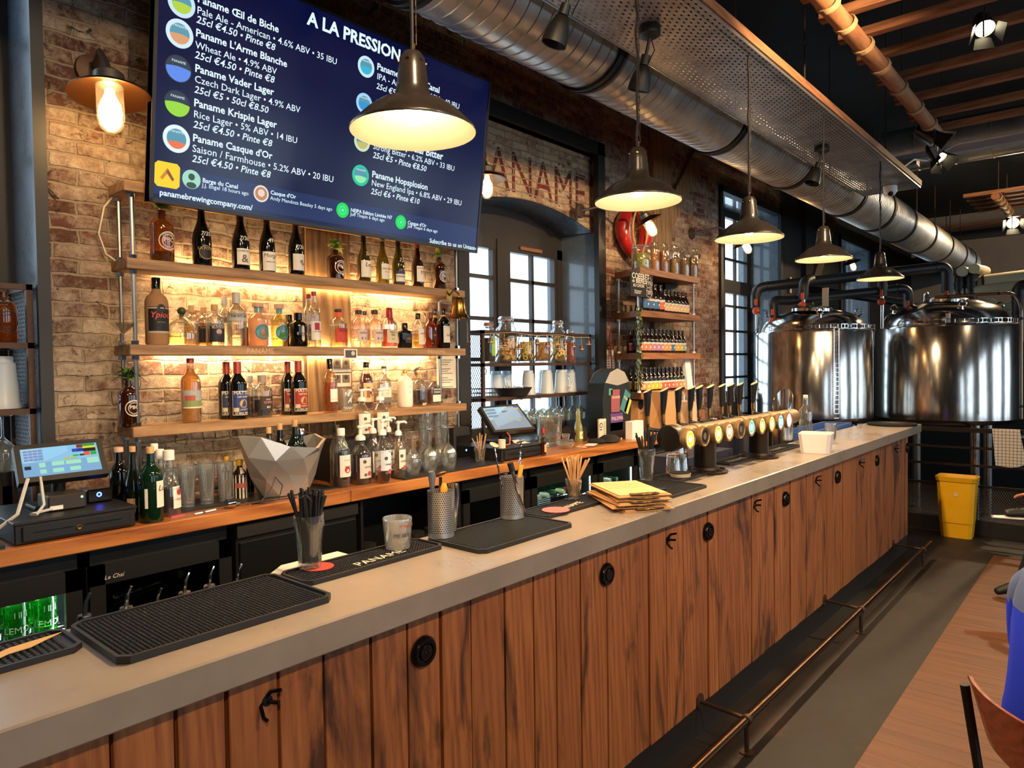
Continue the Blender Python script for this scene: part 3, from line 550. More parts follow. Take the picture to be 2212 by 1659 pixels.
def mkbottle(label,cat,loc,R,H,style,mat,cap=None,capz=None,capr=1.12,labs=(),txt=(),liq=None,group=None,name='bottle',rot=0,extra=None,n=20):
    prof,cz,xs=PR[style]; capz=capz or cz
    t=thing(name,label,cat,loc,0,group)
    P=[(r*R,z*H) for r,z in prof if z<=max(capz,.5)+.005 or style=='growl']; 
    if style!='growl': P.append((P[-1][0]*.9,min(capz,1)*H))
    m=MB(); m.lathe(P,mat,n,xs=xs); m.obj('glass_body',t)
    if liq:
        lm,lz=liq; Q=[(r*R*.93,max(z*H,.006)) for r,z in prof if z<lz]; rr=pt(0,prof,lz)*R*.93; Q+= [(rr,lz*H),(0,lz*H)]
        m=MB(); m.lathe(Q,lm,n,xs=xs); m.obj('liquid',t)
    if cap:
        rn=max(pt(0,prof,min(capz,prof[-1][1])),.1)*R*capr; m=MB(); m.lathe([(rn,capz*H-.002),(rn,H-.002),(rn*.9,H),(0,H)],cap,14); m.obj('cap',t)
    def fn(a0,zo,rad):
        def f(x,y):
            a=a0+x/rad; z=zo+y; q=pt(0,prof,min(max(z/H,.03),.97))*R*(xs(a) if xs else 1)+.0018; return (q*math.cos(a),q*math.sin(a),z)
        return f
    if labs or txt:
        m=MB(); mk=MB()
        for L in labs:
            z0,z1,hw,c=L[:4]; dx=L[4] if len(L)>4 else 0; a0=-PI/2+rot+math.radians(dx); k=10
            vs=[];fs=[]; zn=max(1,int((z1-z0)*12))
            for j in range(zn+1):
                z=(z0+(z1-z0)*j/zn)
                for i in range(k+1):
                    a=a0+math.radians(hw)*(2*i/k-1); q=pt(0,prof,z)*R*(xs(a) if xs else 1)+.0005; vs.append((q*math.cos(a),q*math.sin(a),z*H))
            for j in range(zn):
                for i in range(k): b=j*(k+1)+i; fs.append((b,b+1,b+k+2,b+k+1))
            cm=c if not isinstance(c,str) else pm(c,.6); off=.00025*labs.index(L)
            vs=[(x+math.copysign(off,x)*abs(x)/max(math.hypot(x,y_),1e-6),y_+math.copysign(off,y_)*abs(y_)/max(math.hypot(x,y_),1e-6),zz_) for x,y_,zz_ in vs]
            if L is not labs[0] and (hw>=150 or abs(dx)>=30 and hw<12): m3=MB(); m3.add(vs,fs,cm); m3.obj('neck_band' if hw>=150 else 'side_label',t); continue
            m.add(vs,fs,cm)
        for L in txt:
            s,zf,sz,c=L[:4]; dx=L[4] if len(L)>4 else 0; sh=.25 if len(L)>5 and L[5] else 0
            c=c if not isinstance(c,str) else pm(c,.6)
            f=fn(-PI/2+rot+math.radians(dx),zf*H,R); mb=m
            if labs and not any(l_[0]-.02<=zf<=l_[1]+.02 for l_ in labs): m=mk
            if s=='ring':
                k=36; vs=[];fs=[]
                for i in range(k):
                    for rr in (sz,sz*.9): vs.append(f(rr*math.cos(2*PI*i/k),rr*math.sin(2*PI*i/k)))
                for i in range(k): j=(i+1)%k; fs.append((2*i,2*j,2*j+1,2*i+1))
                m.add(vs,fs,c)
            elif s=='disc': k=24; m.add([f(sz*math.cos(2*PI*i/k),sz*math.sin(2*PI*i/k)) for i in range(k)],[tuple(range(k))],c)
            elif s=='dia': m.add([f(0,-sz),f(sz*.8,0),f(0,sz),f(-sz*.8,0)],[(0,1,2,3)],c)
            elif s=='x':
                for sg in (-1,1): m.add([f(-sz,-sz*sg-.002),f(-sz,-sz*sg+.003),f(sz,sz*sg+.003),f(sz,sz*sg-.002)],[(0,3,2,1) if sg>0 else (0,1,2,3)],c)
            elif s[0]=='~':   # text on an arc
                s=s[1:]; vs,fs2,wd=textgeo(s,.02); rad=L[6]; out=[]
                sg=1 if rad>0 else -1; rad=abs(rad)
                for x,y in vs:
                    th=(x-wd/2)*sz/rad; rr=rad+sg*y*sz-(0 if sg>0 else -0); 
                    out.append(f(rr*math.sin(th),sg*rr*math.cos(th)))
                m.add(out,fs2,c)
            else: m.text(s,sz,c,(0,0,0),(1,0,0),(0,0,1),.015,sh,'c',f)
            m=mb
        m.obj('label',t)
        if mk.v: mk.obj('glass_marking',t)
    if extra: extra(t,R,H)
    return t
def bot(x0,x1,yt,zs,y,*a,**k):
    pxc=(x0+x1)/2; p=at(pxc,yt+40,'y',y); D=depth(p); H=at(pxc,yt,'y',y).z-zs; R=(x1-x0)*D/FP/2
    label=a[0]; return mkbottle(label,k.pop('cat','bottle'),(p.x,y,zs),R,H,*a[1:],**k)
def leaf(m,base,d,L,w,mat,droop=.3):
    d=V(d).normalized(); s=d.cross(V((0,0,1))); s=s.normalized() if s.length>.05 else V((1,0,0)); b=V(base)
    p=[b,b+d*L*.45+s*w,b+d*L*.45-s*w,b+d*L-V((0,0,droop*L)),b+d*L*.45-V((0,0,w*.35))]
    m.add([tuple(q) for q in p],[(0,4,1),(0,2,4),(1,4,3),(4,2,3)],mat,True)
GREEN=pm('4f7a2c',.55,name='green_leaves'); GREEN2=pm('86a83c',.5,name='pale_green_leaves')
def sprig(mat,n,L,hgt,w,seed):
    def ex(t,R,H):
        r=random.Random(seed); m=MB(); m.tube([(0,0,H*.8),(.003,.002,H+hgt*.5)],.002,mat,5)
        for i in range(n):
            a=r.uniform(0,2*PI); e=r.uniform(-.1,1.1); leaf(m,(r.uniform(-.006,.006),r.uniform(-.006,.006),H+hgt*r.uniform(.1,.7)),(math.cos(a),math.sin(a),e),L*r.uniform(.6,1.1),w*r.uniform(.7,1.2),mat,r.uniform(.1,.7))
        m.obj('sprig',t)
    return ex
SIL='d8d0c4'
def growler(x0,x1,yt,zs,y,label,mat,ex,txc='d9cdbb'):
    p=at((x0+x1)/2,yt+40,'y',y); R=(x1-x0)*depth(p)/FP/2; k=R*.82
    return bot(x0,x1,yt,zs,y,label,'growl',mat,liq=(glass('8a4010',.3,.2,'amber_liquid'),.2),group='amber flasks with plant sprigs',extra=ex,rot=.15,
      txt=[('ring',.40,k,txc),('ring',.40,k*.68,txc),('PBC',.385,k*.62,txc),('~PANAME',.40,k*.25,txc,0,0,k*.74),('~COMPANY',.40,k*.25,txc,0,0,-k*.92)])
# ================================================================ SHELF UNIT A (spirits)
LED=pm((1,.64,.26),.5,0,75,name='led_strip'); LED2=pm((1,.7,.34),.5,0,150,name='led_strip_bright'); ROD=pm('8d8c8a',.3,1,name='threaded_rod')
ua=thing('wall_shelf_unit','oak shelf unit with steel rods full of bottles under the menu screen','shelf',(0,0,0))
ZS=[2.445,2.137,1.79,1.457]
for i,z in enumerate(ZS):
    m=MB(); x0=1.118+.003*i; m.box((x0,3.0,z-.043),(3.03,3.165,z),SHELFW,bev=.003); b=m.obj('shelf_board',ua)
    if i==2:
        for tx in (1.62,2.72): m=MB(); m.text('PANAME',.035,pm('caa27a',.6),(tx,2.9992,z-.034),(1,0,0),(0,0,1),.03); m.obj('stamp',b)
    if i in (1,2): m=MB(); m.box((1.32,3.166,z-.034),(2.9,3.174,z-.008),LED if i==1 else LED2); m.obj('led_strip',ua)
    if i<3:
        for x,y in ((1.157,3.03),(1.15,3.145),(2.985,3.03),(2.95,3.145)):
            m=MB(); m.tube([(x,y,z-.043),(x,y,ZS[i+1])],.0085,ROD,8)
            for q in (z-.052,ZS[i+1]+.008): m.lathe([(0,-.008),(.016,-.008),(.016,.008),(0,.008)],CHROME,6,T(x,y,q))
            m.obj('rod',ua)
for x,y in ((1.16,3.03),(1.153,3.145),(2.985,3.03),(2.95,3.145)):
    m=MB(); m.tube([(x,y,1.414),(x,y,1.122)],.0085,ROD,8); m.lathe([(0,-.008),(.016,-.008),(.016,.008),(0,.008)],CHROME,6,T(x,y,1.404)); m.obj('rod',ua)
for j in range(13):
    m=MB(); x=1.35+j*.125; m.tube([(x,3.02,1.412),(x,3.02,1.38),(x,3.03,1.365),(x,3.13,1.365),(x,3.14,1.38),(x,3.14,1.412)],.003,CHROME,5); m.obj('hook',ua)
m=MB(); m.tube([(1.13,3.16,2.40),(1.105,3.175,2.36),(1.085,3.185,2.25),(1.11,3.185,2.17),(1.15,3.18,2.14)],.004,pm('d8c8a8',.6),5); m.obj('led_cable',ua)
z=2.138; Y=3.075
LABW='e4dccd'
growler(325,374,455,z,Y,'amber flask with a fluffy green sprig, leftmost on the upper shelf',AMB,sprig(GREEN,60,.05,.06,.011,1))
G='wine bottles on the upper shelf'
bot(415,455,437,z,Y,'black wine bottle with a gold printed crest on the upper shelf','burg',DK,CORK,.93,1.0,group=G,labs=[(.12,.3,42,'0d0c0a')],txt=[('LA POUR',.25,.017,'b08a50'),('ring',.21,.03,'a8824a'),('7/35',.47,.026,SIL,0,1)])
bot(500,537,446,z,Y,'black wine bottle with a square sketch label, priced 7/36','burg',DK,pm('111111',.4),.80,1.06,group=G,labs=[(.08,.33,52,LABW)],txt=[('COMBE DE LA',.28,.011,'4a4038'),('&',.12,.05,'6a5c50'),('7/36',.46,.028,SIL,0,1)])
bot(559,593,455,z,Y,'wine bottle with a wide cream label and script name, priced 49','burg',DK,pm('5a1a1c',.4),.80,1.06,group=G,labs=[(.03,.33,62,LABW)],txt=[('Morgon',.24,.026,'3a3430',6,1),('APPELLATION',.16,.008,'5a5048'),('49',.48,.03,SIL,0,1)])
bot(622,655,461,z,Y,'wine bottle with a bright red capsule, priced 7/36','burg',DK,pm('a4202c',.4),.80,1.06,group=G,labs=[(.08,.34,55,LABW)],txt=[('disc',.22,.009,'8a8078',10),('disc',.18,.007,'8a8078',22),('7/36',.42,.028,SIL,0,1)])
growler(706,743,540,z,Y,'brown flask with broad green leaves on the upper shelf before the post',BRN,sprig(GREEN2,34,.06,.06,.016,2))
bot(771,800,505,z,Y,'olive wine bottle with a white label on the upper shelf, priced 55','burg',OLIVE2,pm('15130f',.4),.84,1.06,group=G,labs=[(.1,.44,60,LABW)],txt=[('Lou',.32,.03,'4a3c34',10,1),('55',.55,.03,SIL,10,1)])
bot(812,840,511,z,Y,'yellow-green wine bottle with a pale cap on the upper shelf','burg',OLIVE,pm('c8c2b4',.4),.9,1.06,group=G,labs=[(.1,.42,48,LABW)],txt=[('mon vin',.3,.016,'3a3430',0,1),('de pays',.24,.014,'b09040',12,1)])
bot(846,874,515,z,Y,'olive wine bottle with a blue banded label, priced 7,5','burg',OLIVE2,pm('23201a',.4),.84,1.06,group=G,labs=[(.08,.24,62,LABW),(.24,.3,62,'26305e'),(.05,.08,62,'26305e')],txt=[('ALEXANDRE',.17,.015,'4a3c34'),('7,5',.5,.03,SIL,0,1)])
bot(888,915,520,z,Y,'brown wine bottle with a small red crest on its white label','burg',glass('5a3c18',1,.25,'brown_wine_glass'),pm('a83a2a',.4),.84,1.06,group=G,labs=[(.12,.45,48,LABW)],txt=[('M',.27,.035,'a02020',6),('DOMAINE',.4,.008,'4a3c34'),('8/',.58,.028,SIL,10,1)])
growler(934,963,556,z,Y+.02,'small brown flask with a short sprig, at the right end of the upper shelf',BRN,sprig(GREEN2,24,.045,.045,.013,3))
# ---- middle shelf
z=1.791; Y=3.05; YR=3.135
def stemglass(name,label,loc,prof,group=None,flip=False,mat=None,n=20,cat='glass'):
    t=thing(name,label,cat,loc,0,group); m=MB(); m.lathe(prof,mat or CLR,n,RX(PI)@T(0,0,-max(p[1] for p in prof)) if flip else None); m.obj('glass',t); return t
COUPE=[(0,0),(.032,0),(.03,.004),(.005,.008),(.004,.04),(.008,.045),(.05,.085),(.052,.087),(.049,.086),(.007,.048),(0,.047)]
p=at(266,735,'y',3.06); stemglass('coupe_glass','empty stemmed coupe glass at the left end of the middle shelf',(p.x,3.06,z),COUPE)
bot(314,361,600,z,Y,'large straw-wrapped bottle with a black cap and red script on a black label','cyl',pm('a37850',.8),BLACKG,.84,1.08,labs=[(.2,.56,65,'17151a'),(.17,.2,65,'b8a890'),(.53,.55,65,'b8a890')],txt=[('Ypioca',.40,.034,'d8584a',4,1),('disc',.54,.016,'2a2624'),('CRYSTAL',.32,.008,'988870')])
def ballcork(c,r):
    def ex(t,R,H):
        m=MB(); m.lathe([(0,H*.74),(.009,H*.75),(.009,H*.84)]+[(max(r*math.sin(PI*i/10),.0),H-r*1.0+r*-math.cos(PI*i/10)) for i in range(1,11)],c,16); m.obj('cap',t)
    return ex
bot(362,424,663,z,Y,'squat clear bottle with a dark green ball stopper','squat',CLR,liq=(glass('f0ecb8',.4,.05,'pale_liquid'),.3),extra=ballcork(pm('33401f',.4),.018))
DKL='17121a'
bot(398,430,660,z,3.14,'clear bottle with a cork behind the other black-labelled bottles','cyl',CLR,CORK,.84,liq=(glass('d8b860',.4,.1,'straw_liquid'),.55))
bot(424,457,664,z,YR,'half-hidden corked bottle of straw liquid with a black label','cyl',CLR,CORK,.86,liq=(glass('d0a840',.4,.1,'gold_liquid'),.6),labs=[(.08,.5,60,DKL)],txt=[('TOMORROW',.44,.01,SIL)])
bot(445,483,658,z,Y,'corked clear bottle with a black label and pale round emblem','cyl',CLR,CORK,.87,liq=(glass('f4efd8',.4,.04,'clear_liquid'),.55),labs=[(.08,.52,58,DKL)],txt=[('TOMORROW',.46,.013,SIL),('BLOSSOM',.41,.014,SIL),('disc',.33,.012,'b89898'),('disc',.26,.006,'4a3038')])
BOTA=glass('e8e8e2',1.2,.05,'bubbled_glass')
bot(470,500,640,z,3.13,'tall clear gin bottle with a grey collar, half hidden behind its twin','gin',BOTA,pm('b9b4b0',.4),.82,1.1,labs=[(.46,.58,80,'a8a4a2')],txt=[('BOTANIST',.5,.012,'6a6462')])
bot(490,531,632,z,Y,'tall bubbled clear gin bottle with a grey printed collar, in front','gin',BOTA,pm('b9b4b0',.4),.8,1.1,labs=[(.46,.62,85,'b4b0ae')],txt=[('THE BOTANIST',.53,.013,'5a5452')],liq=(glass('fbfaf2',.4,.02,'gin'),.44))
bot(520,540,690,z,3.14,'small brown bottle hidden between the gin and the cream bottle','cyl',BRN,CORK,.85)
TEAL='4d9fb4'
MALF=[('disc',.32,.036,TEAL),('ring',.32,.034,'2f6f86'),('ring',.32,.016,'2f6f86'),('~MALFY',.32,.016,'2f6f86',0,0,.02)]
bot(537,578,655,z,Y,'milky pink bottle with a round teal label and wooden stopper','gin',glass('f0c8a0',.8,.6,'frosted_glass',.2),pm('c8a088',.6),.92,1.5,labs=[(.78,.9,180,TEAL)],txt=MALF)
bot(586,620,657,z,Y+.01,'clear yellow bottle with a round teal label and wooden stopper','gin',glass('f0e4a0',1,.1,'pale_yellow_glass'),pm('c8a088',.6),.9,1.5,labs=[(.78,.88,180,TEAL)],txt=MALF)
HEN=[('dia',.38,.04,'cdbfa6'),("HENDRICK'S",.36,.011,'2a221a'),('GIN',.3,.009,'2a221a')]
bot(610,640,680,z,YR,'black apothecary bottle half hidden behind its twin','cyl',DK,BLACKG,.8,1.15,txt=HEN)
bot(625,664,676,z,Y,'black apothecary bottle with a cream diamond label, in front','cyl',DK,BLACKG,.8,1.15,txt=HEN)
LAH=[(.12,.46,60,'e8e0d4'),(.3,.43,24,'a82848',-5)]
bot(650,682,636,z,YR,'tall clear bottle with a striped red label, standing half behind','tallsq',CLR,pm('8a2440',.4),.93,1.0,labs=LAH,txt=[('LA HIGH',.26,.011,'5a2a38')])
bot(664,692,630,z,Y+.01,'tall clear bottle with a striped red label and a tax strip','tallsq',CLR,pm('8a2440',.4),.93,1.0,labs=LAH+[(.8,.92,30,'e0d0c8')],txt=[('LA HIGH',.26,.011,'5a2a38')])
bot(712,750,668,z,Y,'clear bottle with a square orange-red label and red neck foil','cyl',CLR,pm('3a2018',.5),.94,1.25,labs=[(.12,.5,55,'c8442c'),(.78,.92,180,'d8543a')],txt=[('MONKEY',.44,.014,'5a1410'),('SPECIAL',.39,.014,'5a1410'),('ring',.25,.02,'9a2818')],liq=(glass('f4e8c8',.4,.05,'spirit'),.55))
bot(776,800,672,z,3.14,'small clear bottle with a black cap behind the two pale ones','cyl',CLR,BLACKG,.9,labs=[(.2,.5,60,'c8a8b0')])
bot(757,793,670,z,Y,'pale clear bottle with a square label bearing the number 40','cyl',glass('fbe8dc',1,.08,'pink_tint_glass'),pm('2a1c16',.5),.9,1.25,labs=[(.16,.46,45,'e0c8b8')],txt=[('nolow',.36,.018,'6a6864'),('4  0',.2,.02,'4a4846')])
bot(792,827,670,z,Y,'clear bottle numbered 80 beside the red wax-sealed one','cyl',glass('fbe8dc',1,.08,'pink_tint_glass'),pm('2a1c16',.5),.9,1.25,labs=[(.16,.46,45,'e0c8b8')],txt=[('nolow',.36,.018,'6a6864'),('8  0',.2,.02,'4a4846')])
def wax(t,R,H):
    m=MB(); rn=R*.36; prof=[(rn*1.15,H*.72),(rn*1.1,H*.8),(rn*1.05,H*.98),(rn*.8,H),(0,H)]; m.lathe(prof,WAX,16)
    for a in (3.9,4.5,5.4): m.tube([(rn*1.05*math.cos(a),rn*1.05*math.sin(a),H*.74),(R*.5*math.cos(a),R*.5*math.sin(a),H*.64),(R*.8*math.cos(a),R*.8*math.sin(a),H*.585)],[.006,.005,.003],WAX,6)
    m.obj('cap',t)
bot(823,859,665,z,Y,'square whisky bottle sealed with dripping red wax','flat',CLR,capz=.76,labs=[(.12,.44,55,'d8c4a0')],txt=[("Maker's",.36,.018,'3a2414',6),('Mark',.29,.018,'3a2414',6),('WHISKY',.2,.008,'3a2414',6)],liq=(glass('d8843a',.4,.15,'whisky'),.46),extra=wax)
bot(858,891,698,z,Y,'short square black bottle with a dark shield label','flat',pm('101418',.12),BLACKG,.78,1.2,labs=[(.2,.5,40,'3a2a20',10)],txt=[('HAVEN',.34,.012,'b08a58',12)])
bot(890,916,677,z,Y+.01,'narrow clear bottle with a tall white label and black stopper','cyl',CLR,BLACKG,.84,1.2,labs=[(.1,.55,45,'d9d0c0',10)],txt=[('pure',.4,.016,'6a6258',10,1)],liq=(glass('e0d080',.4,.1,'pale_rum'),.4))
bot(914,946,675,z,Y+.02,'square amber rum bottle with a dark printed crest','flat',glass('c06a2a',1,.15,'amber_rum_glass'),pm('5a2414',.4),.84,1.2,labs=[(.2,.5,25,'3a2018',14)],txt=[('RUM',.34,.014,'d8b080',14)])
bot(927,951,668,z,YR,'dark bottle with a gold neck band behind the amber one','bord',DK,BLACKG,.86,labs=[(.78,.84,180,'b88a40')])
bot(943,972,667,z,Y,'dark bottle with a white shield label, at the right end of the middle shelf','cyl',DK,BLACKG,.88,1.1,labs=[(.14,.56,52,'e2d8c6',10),(.8,.84,180,'c0a070')],txt=[('NASI',.3,.02,'a07838',12)])
# ---- lower shelf
z=1.458; Y=3.07
growler(256,299,822,z,3.06,'brown flask with drooping green fronds, on the lower shelf by the left rod',BRN,sprig(GREEN,34,.065,.06,.011,4))
bot(391,432,774,z,3.06,'tall bottle of golden orange liquid with a landscape label','cyl',CLR,pm('a8382a',.4),.93,1.1,labs=[(.22,.5,70,'9aa0a0'),(.24,.34,70,'7c8a5c'),(.34,.42,30,'a8503c',-30),(.22,.245,70,'d8c8a0')],liq=(glass('f6c24a',.4,.4,'orange_liquid'),.84))
def mat_(x0,x1,yt,y,label,c,side):
    return bot(x0,x1,yt,z,y,label,'bord',DK if side else DKG if False else DK,pm('96302c',.45),.80,1.08,group='aperitif bottles with bordered labels',labs=[(.07,.49,62,'d8cdb4'),(.08,.48,59,c),(.085,.13,57,'1a1820'),(.13,.2,16,'c8b890',-38)],
      txt=[('MATTEI',.425,.022,'ece2cc'),('CAP CORSE',.375,.010,'ece2cc',6),('disc',.27,.019,'c0a468',10),('ring',.27,.016,'8a6a38',10),('L.N.MATTEI',.155,.009,'ece2cc',14),('LE SEUL VRAI',.092,.011,'ece2cc')])
mat_(472,506,782,3.105,'dark aperitif bottle with a blue bordered label, half behind its twin','232c4c',0)
mat_(494,532,781,3.05,'dark aperitif bottle with a blue bordered label, in front','24366e',0)
FAIR=dict(labs=[(.18,.5,50,'33221f',8)],txt=[('FAIR',.4,.012,'d8a890',8),('COFFEE',.33,.013,'c89078',8),('BIO',.22,.012,'f0e8dc',8)])
bot(524,556,812,z,3.13,'small round-shouldered bottle of dark liquid standing behind','cyl',CLR,pm('8a8480',.4),.84,1.2,liq=(pm('150c08',.2),.5),**FAIR)
bot(545,587,810,z,3.07,'small round-shouldered bottle of dark liquid with a brown oval label','cyl',CLR,pm('9a8a80',.4),.84,1.2,liq=(pm('150c08',.2),.42),**FAIR)
mat_(607,636,781,3.105,'dark aperitif bottle with a red bordered label, half behind its twin','7c2222',1)
mat_(627,662,780,3.05,'dark aperitif bottle with a red bordered label, in front','92281f',1)
bot(697,728,775,z,3.05,'pale rose bottle with a black capsule and a small square white label','bord',glass('f0d8b0',1,.06,'rose_glass'),BLACKG,.82,1.1,labs=[(.2,.44,42,'e6ddd0',10)],txt=[('PANAME DES PINS',.24,.006,'4a4038',10)],liq=(glass('e8b070',.4,.12,'rose_wine'),.56))
def printglass(loc,R,H,label,lines,mat=None,jar=False):
    t=thing('printed_glass',label,'glass',loc); m=MB(); m.lathe([(0,.004),(R*.84,0),(R*.86,.008),(R*.9,H*.3),(R,H*.9),(R,H-.003),(R*.97,H),(R*.94,H*.9),(R*.82,.014),(0,.012)],mat or CLEARD,26); m.obj('glass',t)
    m=MB()
    for s,zf,sz,c,a0,sh in lines:
        def f(x,y,zf=zf,a0=a0): a=-PI/2+a0+x/R; z=zf*H+y; q=(R*(.86+.14*min(z/H/.9,1)))+.0012; return (q*math.cos(a),q*math.sin(a),z)
        m.text(s,sz,pm(c,.6),(0,0,0),(1,0,0),(0,0,1),.02,sh,'c',f)
    m.obj('print',t); return t
p=at(748,864,'y',3.05); printglass((p.x,3.05,z),.034,.115,'small tumbler printed with jumbled white letters on the lower shelf',[('PANAME',.1,.02,'e8e2d4',0,0),('N',.7,.03,'e8e2d4',-.5,0),('M',.55,.03,'e8e2d4',.5,.2),('A',.4,.035,'e8e2d4',0,.2),('P',.8,.03,'e8e2d4',.1,0)])
bot(776,806,782,z,3.09,'rum bottle with a figure on its cream label behind the pump bottles','syrup',CLR,BLACKG,.89,1.1,labs=[(.16,.56,60,'d8b888'),(.25,.48,14,'a05030',-20)],txt=[('disc',.36,.018,'3a3430',20)],liq=(glass('9a3c18',.4,.25,'dark_rum'),.75))
bot(814,846,791,z,3.08,'square clear bottle with a cream label and long neck','flat',CLR,pm('3a3430',.4),.95,1.1,labs=[(.16,.5,52,'ded4bc'),(.16,.26,52,'6a6a60')],txt=[('MOUNT GAY',.45,.011,'3a3020',4),('EST 1703',.34,.007,'3a3020',4)],liq=(glass('e0b070',.4,.1,'light_rum'),.12))
bot(858,892,800,z,3.06,'round white porcelain bottle with a gold cross on the lower shelf','bumbu',pm('e9e0cf',.25,coat=.4),pm('a8823c',.3,1),.93,1.1,txt=[('x',.48,.018,pm('b8944a',.25,1),18)])
bot(890,922,810,z,3.07,'round clear bottle of dark rum with a gold cross','bumbu',CLR,CORK,.92,1.3,txt=[('x',.5,.018,pm('b8944a',.25,1),14)],liq=(glass('6a1c10',.4,.3,'dark_red_rum'),.5),labs=[(.02,.1,30,'d8ccb0',14)])
bot(920,952,813,z,3.06,'flat cognac bottle with a black lettered label, rightmost on the lower shelf','flat',CLR,CORK,.85,1.3,labs=[(.36,.62,55,'1c1a20',10),(.12,.36,55,'e2d8c4',10)],txt=[('BOURGOIN',.52,.014,'e8e0d0',10),('COGNAC',.42,.016,'e8e0d0',10)],liq=(glass('b86038',.4,.2,'cognac'),.56))
m=MB(); px=lambda a,b:at(a,b,'y',3.212); q=[px(945,838),px(986,838),px(985,768),px(944,768)]; m.prism([(q[0].x,q[0].z),(q[1].x,q[1].z),(q[1].x,q[2].z),(q[0].x,q[2].z)],.002,PAPER,T(0,3.217,0)@RX(PI/2))
for i in range(14):
    if i%4!=3: m.box((q[0].x+.02,3.2135,q[2].z-.03-i*.014),(q[1].x-.03-.02*(i%3),3.2145,q[2].z-.026-i*.014),pm('6a6058',.7))
tag(m.obj('paper_notice'),'white printed notice taped to the bricks at the shelf end','notice')
# photo strips on the timber post
for k,(a,b,c,d,l) in enumerate([(716,770,757,804,'photo-booth strip of two portraits pinned on the timber post, upper one'),(716,806,757,836,'photo-booth strip of two portraits pinned on the timber post, lower one')]):
    P0=at(a,d,'y',3.18); P1=at(c,b,'y',3.18); m=MB(); m.box((P0.x,3.177,P0.z),(P1.x,3.183,P1.z),PAPER); w=(P1.x-P0.x)
    for s in (.08,.55): m.box((P0.x+w*s,3.1755,P0.z+.02),(P0.x+w*(s+.38),3.177,P1.z-.008),pm('7a6a58',.6)); m.lathe([(0,0),(.012,0),(0,.001)],pm('3a302a',.6),12,T(P0.x+w*(s+.19),3.1752,P0.z+.05)@RX(PI/2))
    tag(m.obj('photo_strip'),l,'photo')
p0=at(743,775,'y',2.996); m=MB(); m.box((p0.x,2.994,p0.z),(p0.x+.082,2.9985,p0.z+.05),PAPER); m.box((p0.x+.008,2.993,p0.z+.006),(p0.x+.074,2.994,p0.z+.044),pm('4a4442',.5)); m.lathe([(0,0),(.012,0),(0,.001)],pm('c8c0b4',.5),12,T(p0.x+.055,2.9928,p0.z+.028)@RX(PI/2)); tag(m.obj('snapshot'),'small black and white snapshot stuck on the middle shelf edge','photo')
# ship's bell
p=at(991,660,'y',2.93); t=thing('ship_bell','small brass ship bell hanging at the right end of the upper shelf','bell',(p.x,2.93,2.0))
m=MB(); m.lathe([(0,.085),(.02,.084),(.034,.07),(.038,.03),(.045,-.01),(.058,-.03),(.066,-.036),(.062,-.036),(.04,-.01),(0,.06)],BRASS,28); m.obj('bell_body',t)
m=MB(); m.tube([(0,0,.08),(.0,.0,.105),(-.01,.03,.13),(-.01,.068,.10)],.006,BRASS,8); m.box((-.03,.066,.07),(.01,.0695,.13),BRASS); m.obj('bracket',t)
m=MB(); m.tube([(.0,0,.05),(0,0,-.05)],.005,BRASS,6); m.tube([(.045,-.02,-.035),(.05,-.02,-.09),(.048,-.02,-.14),(.05,-.02,-.18)],.0035,pm('8a7a60',.8),6); m.lathe([(0,-.012),(.009,0),(0,.012)],BRASS,10,T(.05,-.02,-.19)); m.obj('clapper_rope',t)
# ---- wall lanterns
def lantern(loc,tilt,label,bright,mount=True,sc=1,base=None,power=16):
    t=thing('wall_lantern',label,'wall lamp',loc,0,'brass wall lanterns with glass jars'); t.scale=(sc,)*3
    xf=RY(tilt[1])@RX(tilt[0]); m=MB(); m.lathe([(.036,.03),(.06,.026),(.118,-.004),(.122,-.012),(.119,-.012),(.06,.018),(.034,.022)],COPPER,32,xf); m.obj('brim',t)
    m=MB(); m.lathe([(0,.075),(.03,.072),(.045,.06),(.048,.03),(.04,.02),(0,.02)],pm('6a655e',.4,.8),24,xf); m.obj('cap',t)
    m=MB(); m.lathe([(.036,.02),(.04,.01),(.04,-.09),(.034,-.115),(.018,-.13),(0,-.133)],glass('fff0d8',.5,.03,'lantern_glass'),24,xf); m.obj('glass_jar',t)
    m=MB(); m.lathe([(0,.015),(.013,.01),(.016,-.01),(.030,-.04),(.033,-.07),(.03,-.1),(.018,-.115),(0,-.12)],pm((1,.66,.3),.4,0,bright,name='lantern_bulb'),16,xf); m.obj('bulb',t)
    m=MB(); b=V(base or (.03,3.22-loc[1],.16))/sc
    m.tube([xf@V((0,0,.07)),xf@V((0,.02,.11)),b*.5+V((0,0,.1)),b-V((0,.012/sc,0))],.011,pm('4a4440',.4,.6),8); m.lathe([(0,0),(.058,0),(.055,.014),(.02,.024),(0,.024)],RUST,24,T(*b)@RX(PI/2)); m.obj('wall_bracket',t)
    if power:
        o=light('lantern_light','POINT',V(loc)+(xf@V((0,0,-.07)))*sc,power,(1,.6,.26),.03)
p=at(237,200,'y',2.96); lantern((p.x,2.96,p.z),(-.12,.02),'copper brimmed wall lantern on the bricks left of the menu screen',60,sc=1.2,power=26)
p=at(1398,478,'y',2.86); lantern((p.x,2.86,p.z),(-.35,-.35),'glowing wall lantern above the grain jars',60,base=(-.42,.355,.07),power=80)
p=at(1607,522,'y',2.86); lantern((p.x,2.86,p.z),(-.3,-.45),'glowing copper wall lantern below the third pendant',60,base=(-.42,.355,.07),power=55)
p=at(1840,566,'y',2.9); lantern((p.x,2.9,p.z),(-.2,-.3),'farthest wall lantern, on the black wall between two pendants',22,base=(-.4,.318,.1),power=16)
